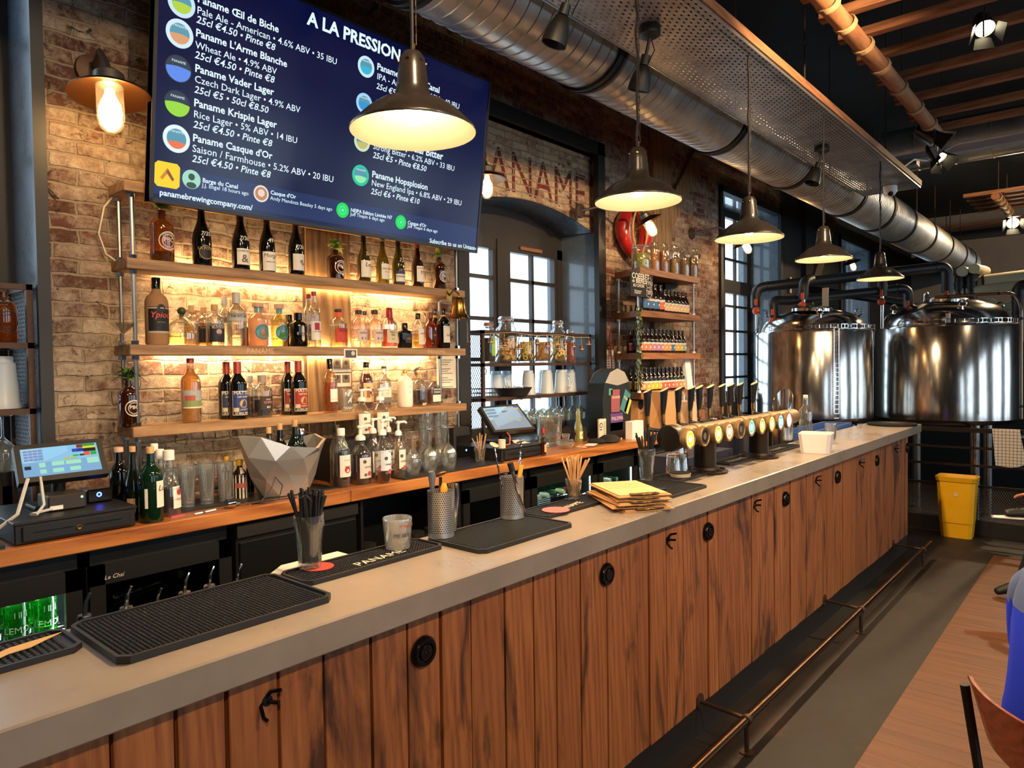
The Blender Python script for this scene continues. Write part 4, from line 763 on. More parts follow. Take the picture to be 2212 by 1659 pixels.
p=at(1052,383,'y',2.98); lantern((p.x,2.98,p.z),(0,0),'wall lantern peeking out behind the right edge of the menu screen',20,base=(0.02,.235,.08),power=14)
# ================================================================ helpers for screens and glassware
def slab(m,q,th,mat):      # quad BL,BR,TR,TL seen from outside, thickness behind
    q=[V(p) for p in q]; n=(q[1]-q[0]).cross(q[3]-q[0]).normalized(); b=[p-n*th for p in q]
    m.add([tuple(p) for p in q+b],[(0,1,2,3),(7,6,5,4),(0,4,5,1),(1,5,6,2),(2,6,7,3),(3,7,4,0)],mat); return n
def patch(m,q,n,u0,v0,u1,v1,mat,off=.001):
    q=[V(p) for p in q]; B=lambda u,v:(q[0]*(1-u)+q[1]*u)*(1-v)+(q[3]*(1-u)+q[2]*u)*v+n*off
    m.add([tuple(B(u0,v0)),tuple(B(u1,v0)),tuple(B(u1,v1)),tuple(B(u0,v1))],[(0,1,2,3)],mat)
def till(name,label,q,tiles,base,led):
    t=thing(name,label,'till screen',(0,0,0)); m=MB(); n=slab(m,q,.03,BLACK); m.obj('casing',t)
    m=MB()
    for i,(u0,v0,u1,v1,c) in enumerate(tiles): patch(m,q,n,u0,v0,u1,v1,pm('050505',.3,0,.8,c),.0008+.0003*min(i,6)+.00005*i)
    m.obj('display',t)
    m=MB(); c=sum((V(p) for p in q),V((0,0,0)))/4-n*.04; bx=V((c.x,c.y+.02,base))
    m.tube([c,(bx.x,bx.y,base+.06),(bx.x,bx.y,base+.012)],.022,BLACK,10); m.box((bx.x-.09,bx.y-.06,base),(bx.x+.09,bx.y+.06,base+.014),BLACK,bev=.004); m.obj('stand',t); return t
def drawer(label,x0,y0,w,d):
    t=thing('cash_drawer',label,'cash drawer',(x0,y0,ZC)); m=MB(); m.box((0,0,.004),(w,d,.075),BLACK,bev=.004); m.box((-.004,-.006,.068),(w+.004,d,.078),pm('1c1a19',.4),bev=.002); m.obj('case',t)
    m=MB(); m.box((.02,-.008,.012),(w-.02,.001,.062),pm('171615',.45),bev=.003); m.box((.05,-.0095,.038),(w*.45,-.008,.041),pm('050505',.3)); m.box((w*.55,-.0095,.038),(w-.05,-.008,.041),pm('050505',.3)); f=m.obj('drawer',t)
    MB().lathe([(0,0),(.009,0),(.009,.003),(.004,.0035),(0,.001)],BRASS,14,T(w*.5,-.008,.033)@RX(PI/2)).obj('lock',f); return t
drawer('black cash drawer with a brass lock, at the left end of the worktop',.645,2.70,.37,.40)
drawer('black cash drawer under the right till screen',3.045,2.735,.385,.39)
B4=[(0,0,1,1,'8fc8e8'),(.02,.52,.26,.97,'b8dcf0'),(.28,.5,.6,.99,'9ad4f4'),(.0,.0,1,.48,'7fb0d8')]
tl=list(B4)
for i in range(4):
    for j in range(4): tl.append((.03+.06*i,.55+.1*j,.085+.06*i,.63+.1*j,'7a98c8'))
for u0,v0,u1,v1,c in [(.72,.86,.8,.98,'8a2c1c'),(.8,.9,.97,.98,'2a9a3a'),(.8,.83,.97,.9,'e8e020'),(.8,.7,.97,.82,'101010'),(.65,.72,.72,.84,'2a4ab0'),(.72,.72,.8,.84,'2030a0'),(.8,.56,.88,.69,'f05a28'),(.89,.56,.97,.69,'30a838'),(.65,.56,.73,.62,'20b850'),(.74,.56,.8,.62,'202020'),(.52,.49,.68,.54,'d0c020'),(.02,.24,.1,.36,'202428'),(.2,.28,.28,.44,'a8e8c8'),(.36,.3,.52,.44,'a8e8c8'),(.54,.3,.74,.44,'a8e8c8'),(.82,.26,.98,.46,'a8e8c8'),(.2,.06,.28,.2,'a8e8c8'),(.36,.06,.5,.2,'a8e8c8'),(.58,.06,.72,.2,'a8e8c8')]: tl.append((u0,v0,u1,v1,c))
q=[at(41,1045,'y',2.83),at(236,1022,'y',2.83),at(217,946,'y',2.92),at(28,964,'y',2.92)]
k=.05; qi=[(V(q[0])*(1-a)+V(q[1])*a)*(1-b)+(V(q[3])*(1-a)+V(q[2])*a)*b for a,b in ((.06,.13),(.93,.13),(.93,.88),(.06,.88))]
def till2(label,q,qi,tiles):
    t=till('till_screen',label,q,[],1.198,0); n=(V(q[1])-V(q[0])).cross(V(q[3])-V(q[0])).normalized(); m=MB()
    for i,(u0,v0,u1,v1,c) in enumerate(tiles): patch(m,qi,n,u0,v0,u1,v1,pm('050505',.3,0,.75,c),.001+.0001*i)
    for o in list(t.children):
        if o.name.startswith('display'): bpy.data.objects.remove(o)
    m.obj('display',t); return t
till2('left till screen tilted back on its stand, showing a light blue order grid',q,qi,tl)
q=[at(1068,934,'y',2.86),at(1157,926,'y',2.86),at(1118,872,'y',3.0),at(1036,879,'y',3.0)]
qi=[(V(q[0])*(1-a)+V(q[1])*a)*(1-b)+(V(q[3])*(1-a)+V(q[2])*a)*b for a,b in ((.05,.08),(.95,.08),(.95,.93),(.05,.93))]
till2('right till screen tilted back on its drawer before the window rack',q,qi,[(0,0,1,1,'a8c0d0'),(.0,.45,.66,1,'b0dcec'),(.66,.45,1,1,'8c98a4'),(0,0,1,.44,'9aa6b0'),(.02,.84,.3,.93,'8098a8'),(.02,.7,.3,.79,'8098a8'),(.02,.56,.3,.65,'8098a8'),(.45,.74,.62,.8,'50606c'),(.85,.92,.99,.99,'2840c0'),(.86,.84,.98,.9,'d8d030'),(.5,.46,.66,.5,'d8d030'),(.7,.32,.82,.37,'d8d060')])
# power bricks / printers by the tills
t=thing('receipt_printer','small grey box with a green light on the left cash drawer','printer',(.83,2.80,1.199)); m=MB(); m.box((-.06,0,0),(.06,.12,.055),pm('2b2623',.5),bev=.005); m.obj('case',t); m=MB(); m.box((-.055,-.001,.006),(-.015,0,.02),WHITE); m.obj('sticker',t); m=MB(); m.lathe([(0,0),(.004,0),(0,.002)],pm((.1,1,.2),.4,0,6),8,T(.045,0,.04)@RX(PI/2)); m.obj('lamp',t)
t=thing('cable_hub','black gadget with a blue ring light on the left cash drawer','gadget',(.955,2.86,1.199)); m=MB(); m.box((-.045,0,0),(.045,.08,.05),BLACKG,bev=.006); m.obj('case',t); m=MB(); m.lathe([(.005,0),(.009,0),(.009,.002),(.005,.002)],pm((.05,.1,1),.4,0,8),14,T(-.005,-.0005,.03)@RX(PI/2)); m.obj('lamp',t)
m=MB(); m.tube([(.60,2.78,1.16),(.67,2.76,1.215),(.72,2.83,1.32)],.006,pm('c8c4bc',.6),6); tag(m.obj('till_cable'),'grey cable rising steeply behind the left till screen','cable')
m=MB(); m.tube([(.76,2.84,1.32),(.755,2.79,1.23),(.72,2.745,1.207),(.71,2.77,1.207),(.78,2.80,1.21)],.005,pm('c8c4bc',.6),6); tag(m.obj('till_cable'),'grey cable looping on top of the left cash drawer','cable')
m=MB(); m.box((.3,2.70,ZC),(.62,2.95,ZC+.012),RUBBER); tag(m.obj('counter_mat'),'dark ribbed mat at the left end of the worktop','mat')
t=thing('receipt_machine','black machine with a blue light behind the straw glass','machine',(2.99,2.975,ZC)); m=MB(); m.box((-.09,0,.0),(.045,.14,.2),BLACK,bev=.01); m.box((-.08,-.004,.02),(.035,0,.15),BLACKG,bev=.002); m.obj('case',t); MB().lathe([(0,0),(.006,0),(0,.002)],pm((.1,.2,1),.4,0,8),10,T(-.0,-.005,.06)@RX(PI/2)).obj('lamp',t)
# wine bottles beside the left till
p=at(258,1100,'z',ZC)
z=ZC
bot(238,276,966,z,2.95,'wide black decanter-like bottle at the back beside the left till','tallsq',DK,pm('c8a890',.6),.94,1.3)
bot(270,303,964,z,2.84,'slim dark wine bottle recorked, behind the green one','burg',pm('101810',.08),CORK,.93,1.0,labs=[(.1,.3,30,'c8a070',-40)])
bot(301,349,965,z,2.74,'green wine bottle with a cork and a tall cream label','bord',DKG,CORK,.915,.9,labs=[(.2,.55,28,LABW,32),(.2,.46,8,LABW,-45)],txt=[('Lo',.42,.03,'4a4038',32,1)])
CR=pm('1c0d10',.15)
bot(318,350,958,z,2.93,'clear bottle with a paper capped top, standing at the back','pear',CLR,WHITE,.9,1.5,liq=(CR,.4))
bot(330,362,970,z,2.86,'clear bottle of dark liqueur with a white paper cap, half hidden','pear',CLR,WHITE,.86,1.5,liq=(CR,.4))
bot(343,387,972,z,2.80,'bottle of dark red liqueur with a white paper cap and cream label','pear',CLR,WHITE,.86,1.5,liq=(CR,.42),labs=[(.12,.45,34,LABW,30)],txt=[('disc',.36,.012,'a02838',34),('CREME',.24,.012,'a02838',30)])
# pint glasses
def beerglass(R,H,mat=CLEARD):
    m=MB(); m.lathe([(0,.004),(R*.72,0),(R*.74,.01),(R*.8,H*.4),(R*.92,H*.75),(R,H*.82),(R*.97,H),(R*.93,H),(R*.93,H*.84),(R*.75,H*.4),(R*.68,.016),(0,.014)],mat,22); return m
g0=None; r=random.Random(2); n=0
for row,(y,xs) in enumerate([(2.87,[1.2,1.28,1.36,1.44]),(2.96,[1.23,1.315,1.40])]):
    for x in xs:
        lb=['front','back'][row]+' row pint glass, '+['first','second','third','fourth'][xs.index(x)]+' from the left, beside the dark red liqueur bottle'
        if not g0:
            g0=thing('pint_glass',lb,'glass',(x,y,z+.009),0,'pint glasses on the left of the worktop'); beerglass(.036,.165).obj('glass',g0)
        else: dup(g0,(x,y,z+.009),0,lb)
m=MB(); m.box((1.13,2.80,z),(1.5,3.02,z+.008),RUBBER); tag(m.obj('counter_mat'),'thin black mat under the pint glasses','mat')
def ango(x0,x1,yt,y,lb,full=True):
    return bot(x0,x1,yt,z,y,lb,'bord',pm('1a0f0a',.2),pm('d8a828',.45),.86,1.25,labs=[(.03,.62,150,'d8ccb8'),(.66,.8,22,'d8ccb8'),(.3,.42,60,'9a5040')] ,txt=[('|||||',.2,.010,'3a3028',8)])
ango(503,533,992,2.90,'bitters bottle with a yellow cap and oversized cream label'); ango(478,503,986,3.02,'bitters bottle with a yellow cap, half hidden behind the glasses')
bot(532,548,985,z,3.02,'slender dark bottle standing behind the bitters','bord',DK,BLACK,.9)
# faceted ice bucket
bk=thing('ice_bucket','faceted brushed metal ice bucket with wine bottles in it','bucket',(1.70,2.84,ZC+.006)); rr=random.Random(11)
k=9; lv=[(.095,.0),(.125,.09),(.155,.17),(.165,.235)]; vs=[];fs=[]
for j,(R,zz) in enumerate(lv):
    for i in range(k):
        a=2*PI*(i+.5*(j%2))/k; q_=R*(1+rr.uniform(-.06,.06)); vs.append((q_*1.25*math.cos(a),q_*.72*math.sin(a),zz+(rr.uniform(-.02,.02) if j in (1,2) else (0 if j==0 else .03*math.sin(a*2+1)-.015*math.cos(a)))))
for j in range(3):
    for i in range(k):
        a,b=j*k+i,j*k+(i+1)%k; c,d=(j+1)*k+i,(j+1)*k+(i+1)%k
        if j%2==0: fs+=[(a,b,c),(b,d,c)]
        else: fs+=[(a,d,c),(a,b,d)]
inn=len(vs); vs+=[(x*.93,y*.9,max(zz,.01)) for x,y,zz in vs]; fs+=[tuple(reversed([q_+inn for q_ in f])) for f in fs]; fs+=[(3*k+i,3*k+(i+1)%k,inn+3*k+(i+1)%k,inn+3*k+i) for i in range(k)]; fs+=[tuple(reversed(range(k))),tuple(range(inn,inn+k))]
m=MB(); m.add(vs,fs,pm('c6c2bc',.36,.75,name='brushed_aluminium')); m.obj('shell',bk)
for dx,dy,st,c,lb,hh in [(-.08,.0,'burg',OLIVE2,'olive wine bottle with a cork, leftmost in the ice bucket',.29),(.0,.03,'bord',DK,'black wine bottle with a cork, in the middle of the ice bucket',.30),(.05,-.02,'bord',pm('0c1a14',.08),'tallest corked bottle in the ice bucket',.315),(.11,.02,'bord',DK,'dark bottle with a steel stopper in the ice bucket',.27)]:
    mkbottle(lb,'bottle',(1.70+dx*.9,2.84+dy,ZC+.018),.034,hh,st,c,CORK if 'steel' not in lb else CHROME,.91,.95 if 'steel' not in lb else 1.4,group='bottles in the ice bucket')
m=MB(); m.box((1.50,2.78,ZC),(1.94,2.96,ZC+.005),pm('1a1816',.4)); tag(m.obj('tray'),'flat dark tray under the ice bucket','tray')
m=MB(); m.tube([(1.37,2.74,ZC+.004),(1.45,2.76,ZC+.004),(1.52,2.72,ZC+.012),(1.58,2.74,ZC+.06),(1.60,2.745,ZC+.10),(1.63,2.74,ZC+.06),(1.60,2.72,ZC+.008),(1.52,2.70,ZC+.004),(1.48,2.73,ZC+.004),(1.55,2.745,ZC+.004),(1.68,2.71,ZC+.004)],.0022,BLACK,5); tag(m.obj('charging_cable'),'thin black charging cable curled on the worktop before the ice bucket','cable')
t=thing('jigger','small steel cup with a handle lying on the worktop edge','bar tool',(1.375,2.735,ZC)); m=MB(); m.lathe([(0,0),(.018,.0),(.022,.03),(.02,.03),(.016,.003),(0,.003)],CHROME,18,T(0,0,.022)@RY(PI/2)); m.obj('cup',t); m=MB(); m.tube([(.02,0,.02),(.06,.01,.012),(.085,-.02,.006)],.004,CHROME,6); m.obj('handle',t)
m=MB(); m.tube([(1.235,2.715,ZC+.005),(1.33,2.735,ZC+.005)],.0045,pm('c8c8d0',.35,.5),8); m.tube([(1.27,2.7224,ZC+.005),(1.28,2.7245,ZC+.005)],.0055,pm('3a2a50',.4),8); tag(m.obj('pen'),'grey marker pen lying on the worktop edge by the liqueur bottles','pen')
m=MB(); m.box((1.16,2.745,ZC),(1.215,2.77,ZC+.004),pm('c85a60',.5)); tag(m.obj('card'),'pink card at the foot of the liqueur bottle','card')
# syrups with pumps
WP=pm('e8e2d8',.35,name='white_plastic')
def pump(t,R,H):
    m=MB(); m.lathe([(R*.5,H*.9),(R*.5,H*.96),(R*.34,H),(R*.18,H*1.01),(R*.18,H*1.14),(R*.3,H*1.15),(R*.3,H*1.2),(0,H*1.21)],WP,14); m.tube([(0,0,H*1.18),(R*1.0,-.01,H*1.18),(R*1.25,-.012,H*1.15)],.006,WP,7); m.obj('pump',t)
SYL=[(.13,.55,50,'ddd6cf',8)]
def syr(x0,x1,yt,zs,y,lb,liq,lv,pm_=True,tx='GIFFARD',labs=None,dots=None,cap=None):
    return bot(x0,x1,yt,zs,y,lb,'syrup',CLR,cap,.885,1.15,labs=labs or SYL+[(.8,.87,180,'2c2a28')],liq=(liq,lv),txt=[(tx,.34,.011,'3a3a44',8)]+(dots or [('disc',.47,.009,'4a4a48',-14),('disc',.22,.012,'c04a40',16),('disc',.2,.008,'5a5a58',-10)]),extra=pump if pm_ else None)
DR=glass('4a1418',.5,.3,'dark_syrup'); 
syr(718,756,925,ZC,2.80,'strawberry syrup bottle with a white cap and white picture label',pm('1a0c10',.2),.6,False,'FRAISE',[(.18,.55,52,'e8e0d6',6)],[('disc',.3,.016,'b83028',6),('MONIN',.45,.010,'b03028',6)],WP)
syr(712,742,918,ZC,2.90,'dark syrup bottle with a dark cap behind the strawberry one',pm('1a1410',.2),.55,False,cap=BLACK)
syr(757,801,940,ZC,2.80,'red syrup bottle with a pump and peach label',DR,.62,True)
syr(790,822,925,ZC,2.88,'pump bottle of dark syrup behind the red one',pm('140d10',.2),.5,True)
syr(809,844,928,ZC,2.735,'amber syrup bottle with a pump and blue-white berry label, in front',glass('c8702a',.4,.2,'amber_syrup'),.22,True,'GIFFARD',[(.24,.62,58,'d4d8e4',6)])
syr(828,852,922,ZC,2.86,'pump bottle with a dark label hidden behind the amber syrup',pm('2a2418',.3),.6,True)
syr(846,876,930,ZC,2.80,'clear pump bottle with a floral label at the right of the syrups',glass('e8a890',.4,.1,'pink_syrup'),.12,True,'GIFFARD',[(.2,.6,50,'e0d2c6',14)])
def box_(name,label,cat,a,b,mat,texts=(),z0=None):
    m=MB(); m.box(a,b,mat,bev=.002); o=m.obj(name); tag(o,label,cat)
    for s,sz,c,dx,dz in texts: mm=MB(); mm.text(s,sz,pm(c,.6),(a[0]+dx,a[1]-.0012,a[2]+dz),(1,0,0),(0,0,1),.02); mm.obj('print',o)
    return o
box_('bottle_box','black carton with gold lettering carrying two pump bottles, behind the syrups','box',(2.02,2.94,ZC),(2.36,3.10,ZC+.2),pm('141214',.5),[('GILBERT',.04,'d8a878',.05,.03)])
syr(764,800,858,ZC+.2,3.0,'high pump bottle on the black carton, left one',glass('f0ead8',.4,.05,'cane_syrup'),.55,True,labs=[(.1,.6,62,'dcd6ca',4)])
syr(803,840,856,ZC+.2,3.0,'high pump bottle on the black carton, right one',glass('f0ead8',.4,.05,'cane_syrup'),.55,True,labs=[(.1,.6,62,'dcd6ca',4)])
# upside down stemware by the syrups
WG=[(0,0),(.036,.0),(.034,.004),(.006,.01),(.0045,.02),(.0045,.085),(.012,.095),(.038,.125),(.046,.155),(.042,.195),(.034,.225),(.032,.225),(.040,.195),(.0435,.155),(.036,.127),(.008,.1),(0,.099)]
m=MB(); m.box((2.28,2.70,ZC),(3.02,2.98,ZC+.008),RUBBER); tag(m.obj('counter_mat'),'black rubber mat under the upturned glasses and straws','mat')
gl=None
for i,(x,y,lb) in enumerate([(2.40,2.78,'upturned stem glass nearest the syrups, front row'),(2.52,2.78,'upturned stem glass, second from the syrups in the front row'),(2.66,2.78,'upturned stem glass, third from the syrups in the front row'),(2.45,2.89,'upturned stem glass nearest the syrups, back row'),(2.575,2.89,'upturned stem glass, second from the syrups in the back row'),(2.70,2.89,'upturned stem glass, third from the syrups in the back row')]):
    if not gl: gl=stemglass('stem_glass',lb,(x,y,ZC+.009),WG,'upturned stem glasses on the worktop',True,CLEARD)
    else: dup(gl,(x,y,ZC+.009),0,lb)
g1=thing('pint_glass','tall ribbed glass standing behind the upturned stem glasses, left one','glass',(2.72,3.03,ZC),0); beerglass(.045,.30).obj('glass',g1); dup(g1,(2.84,3.03,ZC),0,'tall ribbed glass standing behind the upturned stem glasses, right one')
def strawglass(label,loc,R,H,SL,mat,n,seed,spread,gmat=CLR,group=None):
    t=thing('straw_glass',label,'glass of straws',loc); beerglass(R,H,gmat).obj('glass',t); r=random.Random(seed)
    for i in range(n):
        a=r.uniform(0,2*PI); q=R*.6*math.sqrt(r.random()); b=a+r.uniform(-.5,.5)+(PI if r.random()<.5 else 0); 
        p0=V((q*math.cos(a)*.8,q*math.sin(a)*.8,.016)); tx=R*.78*math.sqrt(r.random()); p1=V((tx*math.cos(b),tx*math.sin(b),H*.98)); d=(p1-p0).normalized(); L=SL*r.uniform(.9,1.05)
        m=MB(); m.tube([p0,p0+d*L],spread,mat,6); m.obj('straw',t)
    return t
STRAWP=pm('c89a68',.7,name='paper_straw'); STRAWB=pm('121113',.55,name='black_straw')
strawglass('tumbler of few paper straws by the black machine on the worktop',(2.93,2.80,ZC+.009),.036,.085,.15,STRAWP,6,4,.0035)
m=MB(); m.lathe([(0,0),(.022,0),(.022,.05),(0,.05)],pm('d8c8b8',.7),16); tag(m.obj('paper_roll',None,(3.075,2.76,1.199)),'small paper roll standing on the right cash drawer corner','paper roll')
m=MB(); m.tube([(3.10,2.80,1.205),(3.18,2.79,1.21),(3.24,2.84,1.25),(3.25,2.9,1.29)],.004,pm('c8603a',.5),6); tag(m.obj('till_cable'),'orange cable curling on the right cash drawer','cable')
rr=random.Random(3); 
t=thing('paper_slips','few cream paper slips lying on the right cash drawer','paper',(0,0,0))
for i in range(4): m=MB(); m.box((0,0,0),(.09,.05,.002),PAPER,T(3.29+.02*i,2.80+.015*i,1.2+.0025*i)@RZ(.3*i)); m.obj('slip',t)
bot(1168,1180,925,ZC,2.72,'small hot sauce bottle with a red cap and diamond label','bord',glass('8a3018',1,.3,'red_sauce'),pm('b82020',.4),.82,1.3,labs=[(.5,.78,180,'1a3a24'),(.14,.42,50,'d8b070',20)])
t=thing('measuring_pitcher','large clear plastic pitcher below the hanging stemware','pitcher',(3.86,3.02,ZC)); m=MB(); m.lathe([(0,.004),(.075,0),(.08,.01),(.095,.2),(.1,.21),(.094,.205),(.076,.012),(0,.01)],CLR,28); m.obj('glass_body',t); m=MB(); m.tube([(.09,0,.18),(.14,0,.17),(.135,0,.06),(.085,0,.04)],.008,CLR,8); m.obj('handle',t)
stemglass('tilted_glass','crystal tumbler lying near the hot sauce bottle','',[(0,0)]) if False else None
p=at(1215,968,'z',ZC); t=thing('cut_glass_jug','small cut glass bowl on the worktop before the pitcher','bowl',(p.x,2.83,ZC)); m=MB(); m.lathe([(0,.004),(.04,0),(.055,.02),(.06,.045),(.05,.06),(.047,.058),(.055,.045),(.05,.022),(0,.01)],CLEARD,14); m.obj('glass',t); m=MB(); m.lathe([(0,.06),(.02,.06),(.03,.1),(.027,.1),(.0,.065)],CLEARD,12); m.obj('rim',t)
bot(1240,1259,876,ZC,2.98,'bottle of pale yellow lemon juice with a dark green cap','pear',glass('e8e08a',1,.5,'lemon_juice'),pm('20402a',.4),.93,1.3,labs=[(.1,.3,50,'e8e4a8',10)],txt=[('disc',.2,.012,'7a9a40',12)])
t=thing('dark_crate','dark crumpled bag on the worktop behind the lemon bottle','bag',(4.19,3.05,ZC)); m=MB(); rr=random.Random(8); pts=[(.0,.0),(.13,.0),(.14,.05),(.12,.1),(.05,.11),(-.01,.07)]; m.prism(pts,.14,pm('241c1a',.7),T(-.06,.07,0)@RX(PI/2)); m.obj('bag',t); t.name='dark_bag'
def cuppaper(px0,px1,py0,y,lb,print_):
    p=at((px0+px1)/2,py0+20,'y',y); D=depth(p); w=(px1-px0)*D/FP/2; h=at((px0+px1)/2,py0,'y',y).z-ZC
    t=thing('menu_card',lb,'card',(p.x,y,ZC)); m=MB(); m.add([(-w,0,0),(w,-.01,0),(w,-.01,h),(-w,0,h),(-w,.012,0),(w,.03,0),(w,.03,h),(-w,.012,h)],[(0,1,2,3),(7,6,5,4),(0,3,7,4),(1,5,6,2),(3,2,6,7)],pm('cfc4b0',.7)); m.obj('card',t); m=MB()
    if print_: m.lathe([(.014,0),(.018,0),(.018,.001),(.014,.001)],BLACK,16,T(-.02,-.006,h*.72)@RX(PI/2)); m.box((-.035,-.0062,h*.5),(-.008,-.0052,h*.54),BLACK)
    for i in range(7): m.box((w*.2,-.0105,h*(.3+.09*i)),(w*.8,-.0092,h*(.325+.09*i)),pm('6a6058',.7))
    m.obj('print',t)
cuppaper(1289,1312,905,2.90,'small folded card with a round stamp on the worktop',True); cuppaper(1303,1330,895,2.95,'taller folded cream price card behind the stamped card',False)
p=at(1385,945,'z',ZC); box_('white_box','plain white box on the worktop in front of the beer shelves','box',(4.50,2.74,ZC),(4.66,2.80,ZC+.135),WHITE)
t=thing('cap','black soft cap with a small badge lying on the worktop','cap',(4.28,2.80,ZC)); m=MB(); m.lathe([(0,.055),(.05,.05),(.085,.03),(.09,.01),(.07,.0),(0,.0)],pm('131214',.8),22,RZ(.3),xs=lambda a:1+.15*math.cos(2*a)); m.obj('crown',t); m=MB(); m.lathe([(0,.035),(.05,.03),(.07,.015),(.06,.0),(0,0)],pm('19181a',.8),18,T(-.11,.03,0)); m.obj('brim',t); m=MB(); m.lathe([(0,0),(.014,.0),(0,.002)],pm('c8a878',.5),3,T(.03,-.084,.028)@RX(PI/2)); m.obj('badge',t)
t=thing('card_stack','loose cards and coasters lying at the worktop edge','cards',(3.98,2.76,ZC)); 
for i in range(3): m=MB(); m.box((0,0,0),(.13,.07,.003),[PAPER,pm('c86a50',.6),WHITE][i],T(-.07+.03*i,-.02*i,.0035*i)@RZ(.2*i)); m.obj('card',t)
# dark rounded display stand with stickers, boxes and bags further right
t=thing('display_stand','dark rounded dome stand covered with colourful beer stickers','display stand',(4.55,2.97,ZC)); m=MB(); prof=[(-.17,0),(.17,0),(.19,.16),(.2,.3),(.17,.42),(.1,.5),(0,.53),(-.1,.5),(-.17,.42),(-.2,.3),(-.19,.16)]; m.prism(prof,.14,pm('1b2226',.35),T(0,.07,0)@RX(PI/2)); m.obj('body',t); m=MB(); m.prism([(.165,.425),(.1,.5),(0,.53),(-.1,.5),(-.165,.425),(0,.4)],.146,pm('9a948c',.4),T(0,.073,0)@RX(PI/2)); m.obj('grey_lid',t)
for a,b,w,h,c,rz,tx in [(-.12,.33,.05,.05,'4a8878',0,''),(-.09,.2,.12,.17,'8a4a50',0,'PANAME'),(.03,.22,.09,.17,'3a7a78',.5,'TROPI'),(.09,.2,.06,.12,'c8c060',.5,''),(-.1,.06,.17,.13,'5a3a80',0,'PALOMA'),(-.1,.06,.17,.06,'d8643a',0,'')]:
    m=MB(); xf=T(a+.0,-.072,b)@RY(rz); m.box((0,-.001,0),(w,0,h),pm(c,.5),xf)
    if tx: m.text(tx,w*.24,pm('e8c8b0',.5),xf@V((w*.08,-.0016,h*.6)),xf.to_3x3()@V((1,0,0)),xf.to_3x3()@V((0,0,1)),.02)
    m.obj('sticker',t)
KR=pm('b98a58',.8,name='kraft_paper')
def bag(label,x,y,w,d,h,mat,handles):
    t=thing('paper_bag',label,'bag',(x,y,.70 if False else ZC-.0)); m=MB(); m.add([(-w,-d,0),(w,-d,0),(w,d,0),(-w,d,0),(-w*.97,-d,h),(w*.97,-d,h),(w*.95,d,h*1.02),(-w*.95,d,h*1.02),(-w*.8,0,h*.5),(w*.8,0,h*.5)],[(0,3,2,1),(0,1,5,4),(3,7,6,2),(0,4,8),(4,7,8),(7,3,8),(3,0,8),(1,9,5),(5,9,6),(6,9,2),(2,9,1)],mat); m.obj('paper_body',t)
    if handles:
        m=MB()
        for yy in (-d,d): m.tube([(-w*.4,yy,h*.96),(-w*.38,yy,h+.05),(0,yy,h+.085),(w*.38,yy,h+.05),(w*.4,yy,h*.96)],.006,WHITE,6)
        m.obj('handle',t)
    return t
bag('brown kraft paper bag standing behind the first beer tap',5.0,2.755,.13,.06,.34,KR,False); bag('small kraft bag with white handles behind the third beer tap',5.42,2.76,.1,.055,.24,pm('c8a888',.8),True)
t=thing('kraft_pack','kraft carton of bottles with a dark opening, above the dome stand','carton',(4.86,2.9,ZC+.0)); m=MB(); m.box((0,0,0),(.14,.14,.27),KR,bev=.004); m.obj('carton',t); m=MB(); m.lathe([(0,0),(.04,0),(0,.002)],BLACK,18,T(.03,-.001,.235)@RX(PI/2)); m.text('PANAME',.028,pm('6a5038',.7),(.02,-.0012,.16),(1,0,0),(0,0,1),.02); m.obj('print',t)
m=MB(); m.box((5.72,2.86,ZC),(5.95,3.08,ZC+.14),pm('8a5a3c',.8),bev=.004); tag(m.obj('cardboard_box'),'brown cardboard box on the worktop end below the beer shelves','box')
t=thing('bottle_rack','red lattice rack of capped bottles under the beer shelves','rack',(5.52,3.06,ZC)); m=MB()
for i in range(5): m.box((.05*i,0,0),(.05*i+.008,.1,.28),pm('6a2a1c',.6)); 
for j in range(6): m.box((0,0,.052*j),(.208,.1,.052*j+.008),pm('6a2a1c',.6))
m.obj('lattice',t)
for j in range(5):
    for i in range(4): m=MB(); m.lathe([(0,0),(.016,0),(.016,.01),(0,.012)],pm(['c8a860','8a3020','d8c8a0'][(i+j)%3],.4),10,T(.05*i+.029,.012,.052*j+.03)@RX(PI/2)); m.obj('bottle_cap',t)
# ---- under-counter fridges
FB=pm('111213',.45,name='fridge_black'); FIN=pm('cfd8d4',.5,name='fridge_lining'); FGL=glass('dfe8e6',.8,.0,'fridge_glass')
fl=pm((.85,1,.95),.4,0,30,name='fridge_light')
def fridge(label,x0,x1,lit,name='bar_fridge'):
    t=thing(name,label,'fridge',(x0,2.715,0)); w=x1-x0; m=MB(); m.box((0,.02,.02),(.012,.42,1.06),FB); m.box((w-.012,.02,.02),(w,.42,1.06),FB); m.box((0,.40,.02),(w,.42,1.06),FIN if lit else FB); m.box((0,.02,.02),(w,.42,.1),FB); m.box((0,.02,1.0),(w,.42,1.06),FB); m.obj('cabinet',t)
    m=MB(); e=.055; m.box((.004,0,.1),(e,.02,1.0),FB); m.box((w-e,0,.1),(w-.004,.02,1.0),FB); m.box((.004,0,.1),(w-.004,.02,.1+e),FB); m.box((.004,0,.985-e),(w-.004,.02,1.0),FB); d=m.obj('door',t)
    MB().box((e,.008,.1+e),(w-e,.012,.985-e),FGL).obj('door_glass',d)
    if lit:
        MB().box((w-.03,.03,.3),(w-.014,.045,.97),fl).obj('lamp',t); MB().box((.014,.03,.975),(w-.04,.045,.985),fl).obj('lamp',t)
    return t
def shelfwire(t,w,z):
    m=MB()
    for i in range(9): m.tube([(.02,.03+.04*i,z),(w-.02,.03+.04*i,z)],.0025,CHROME,4)
    m.tube([(.02,.025,z),(w-.02,.025,z)],.005,CHROME,5); m.obj('wire_shelf',t)
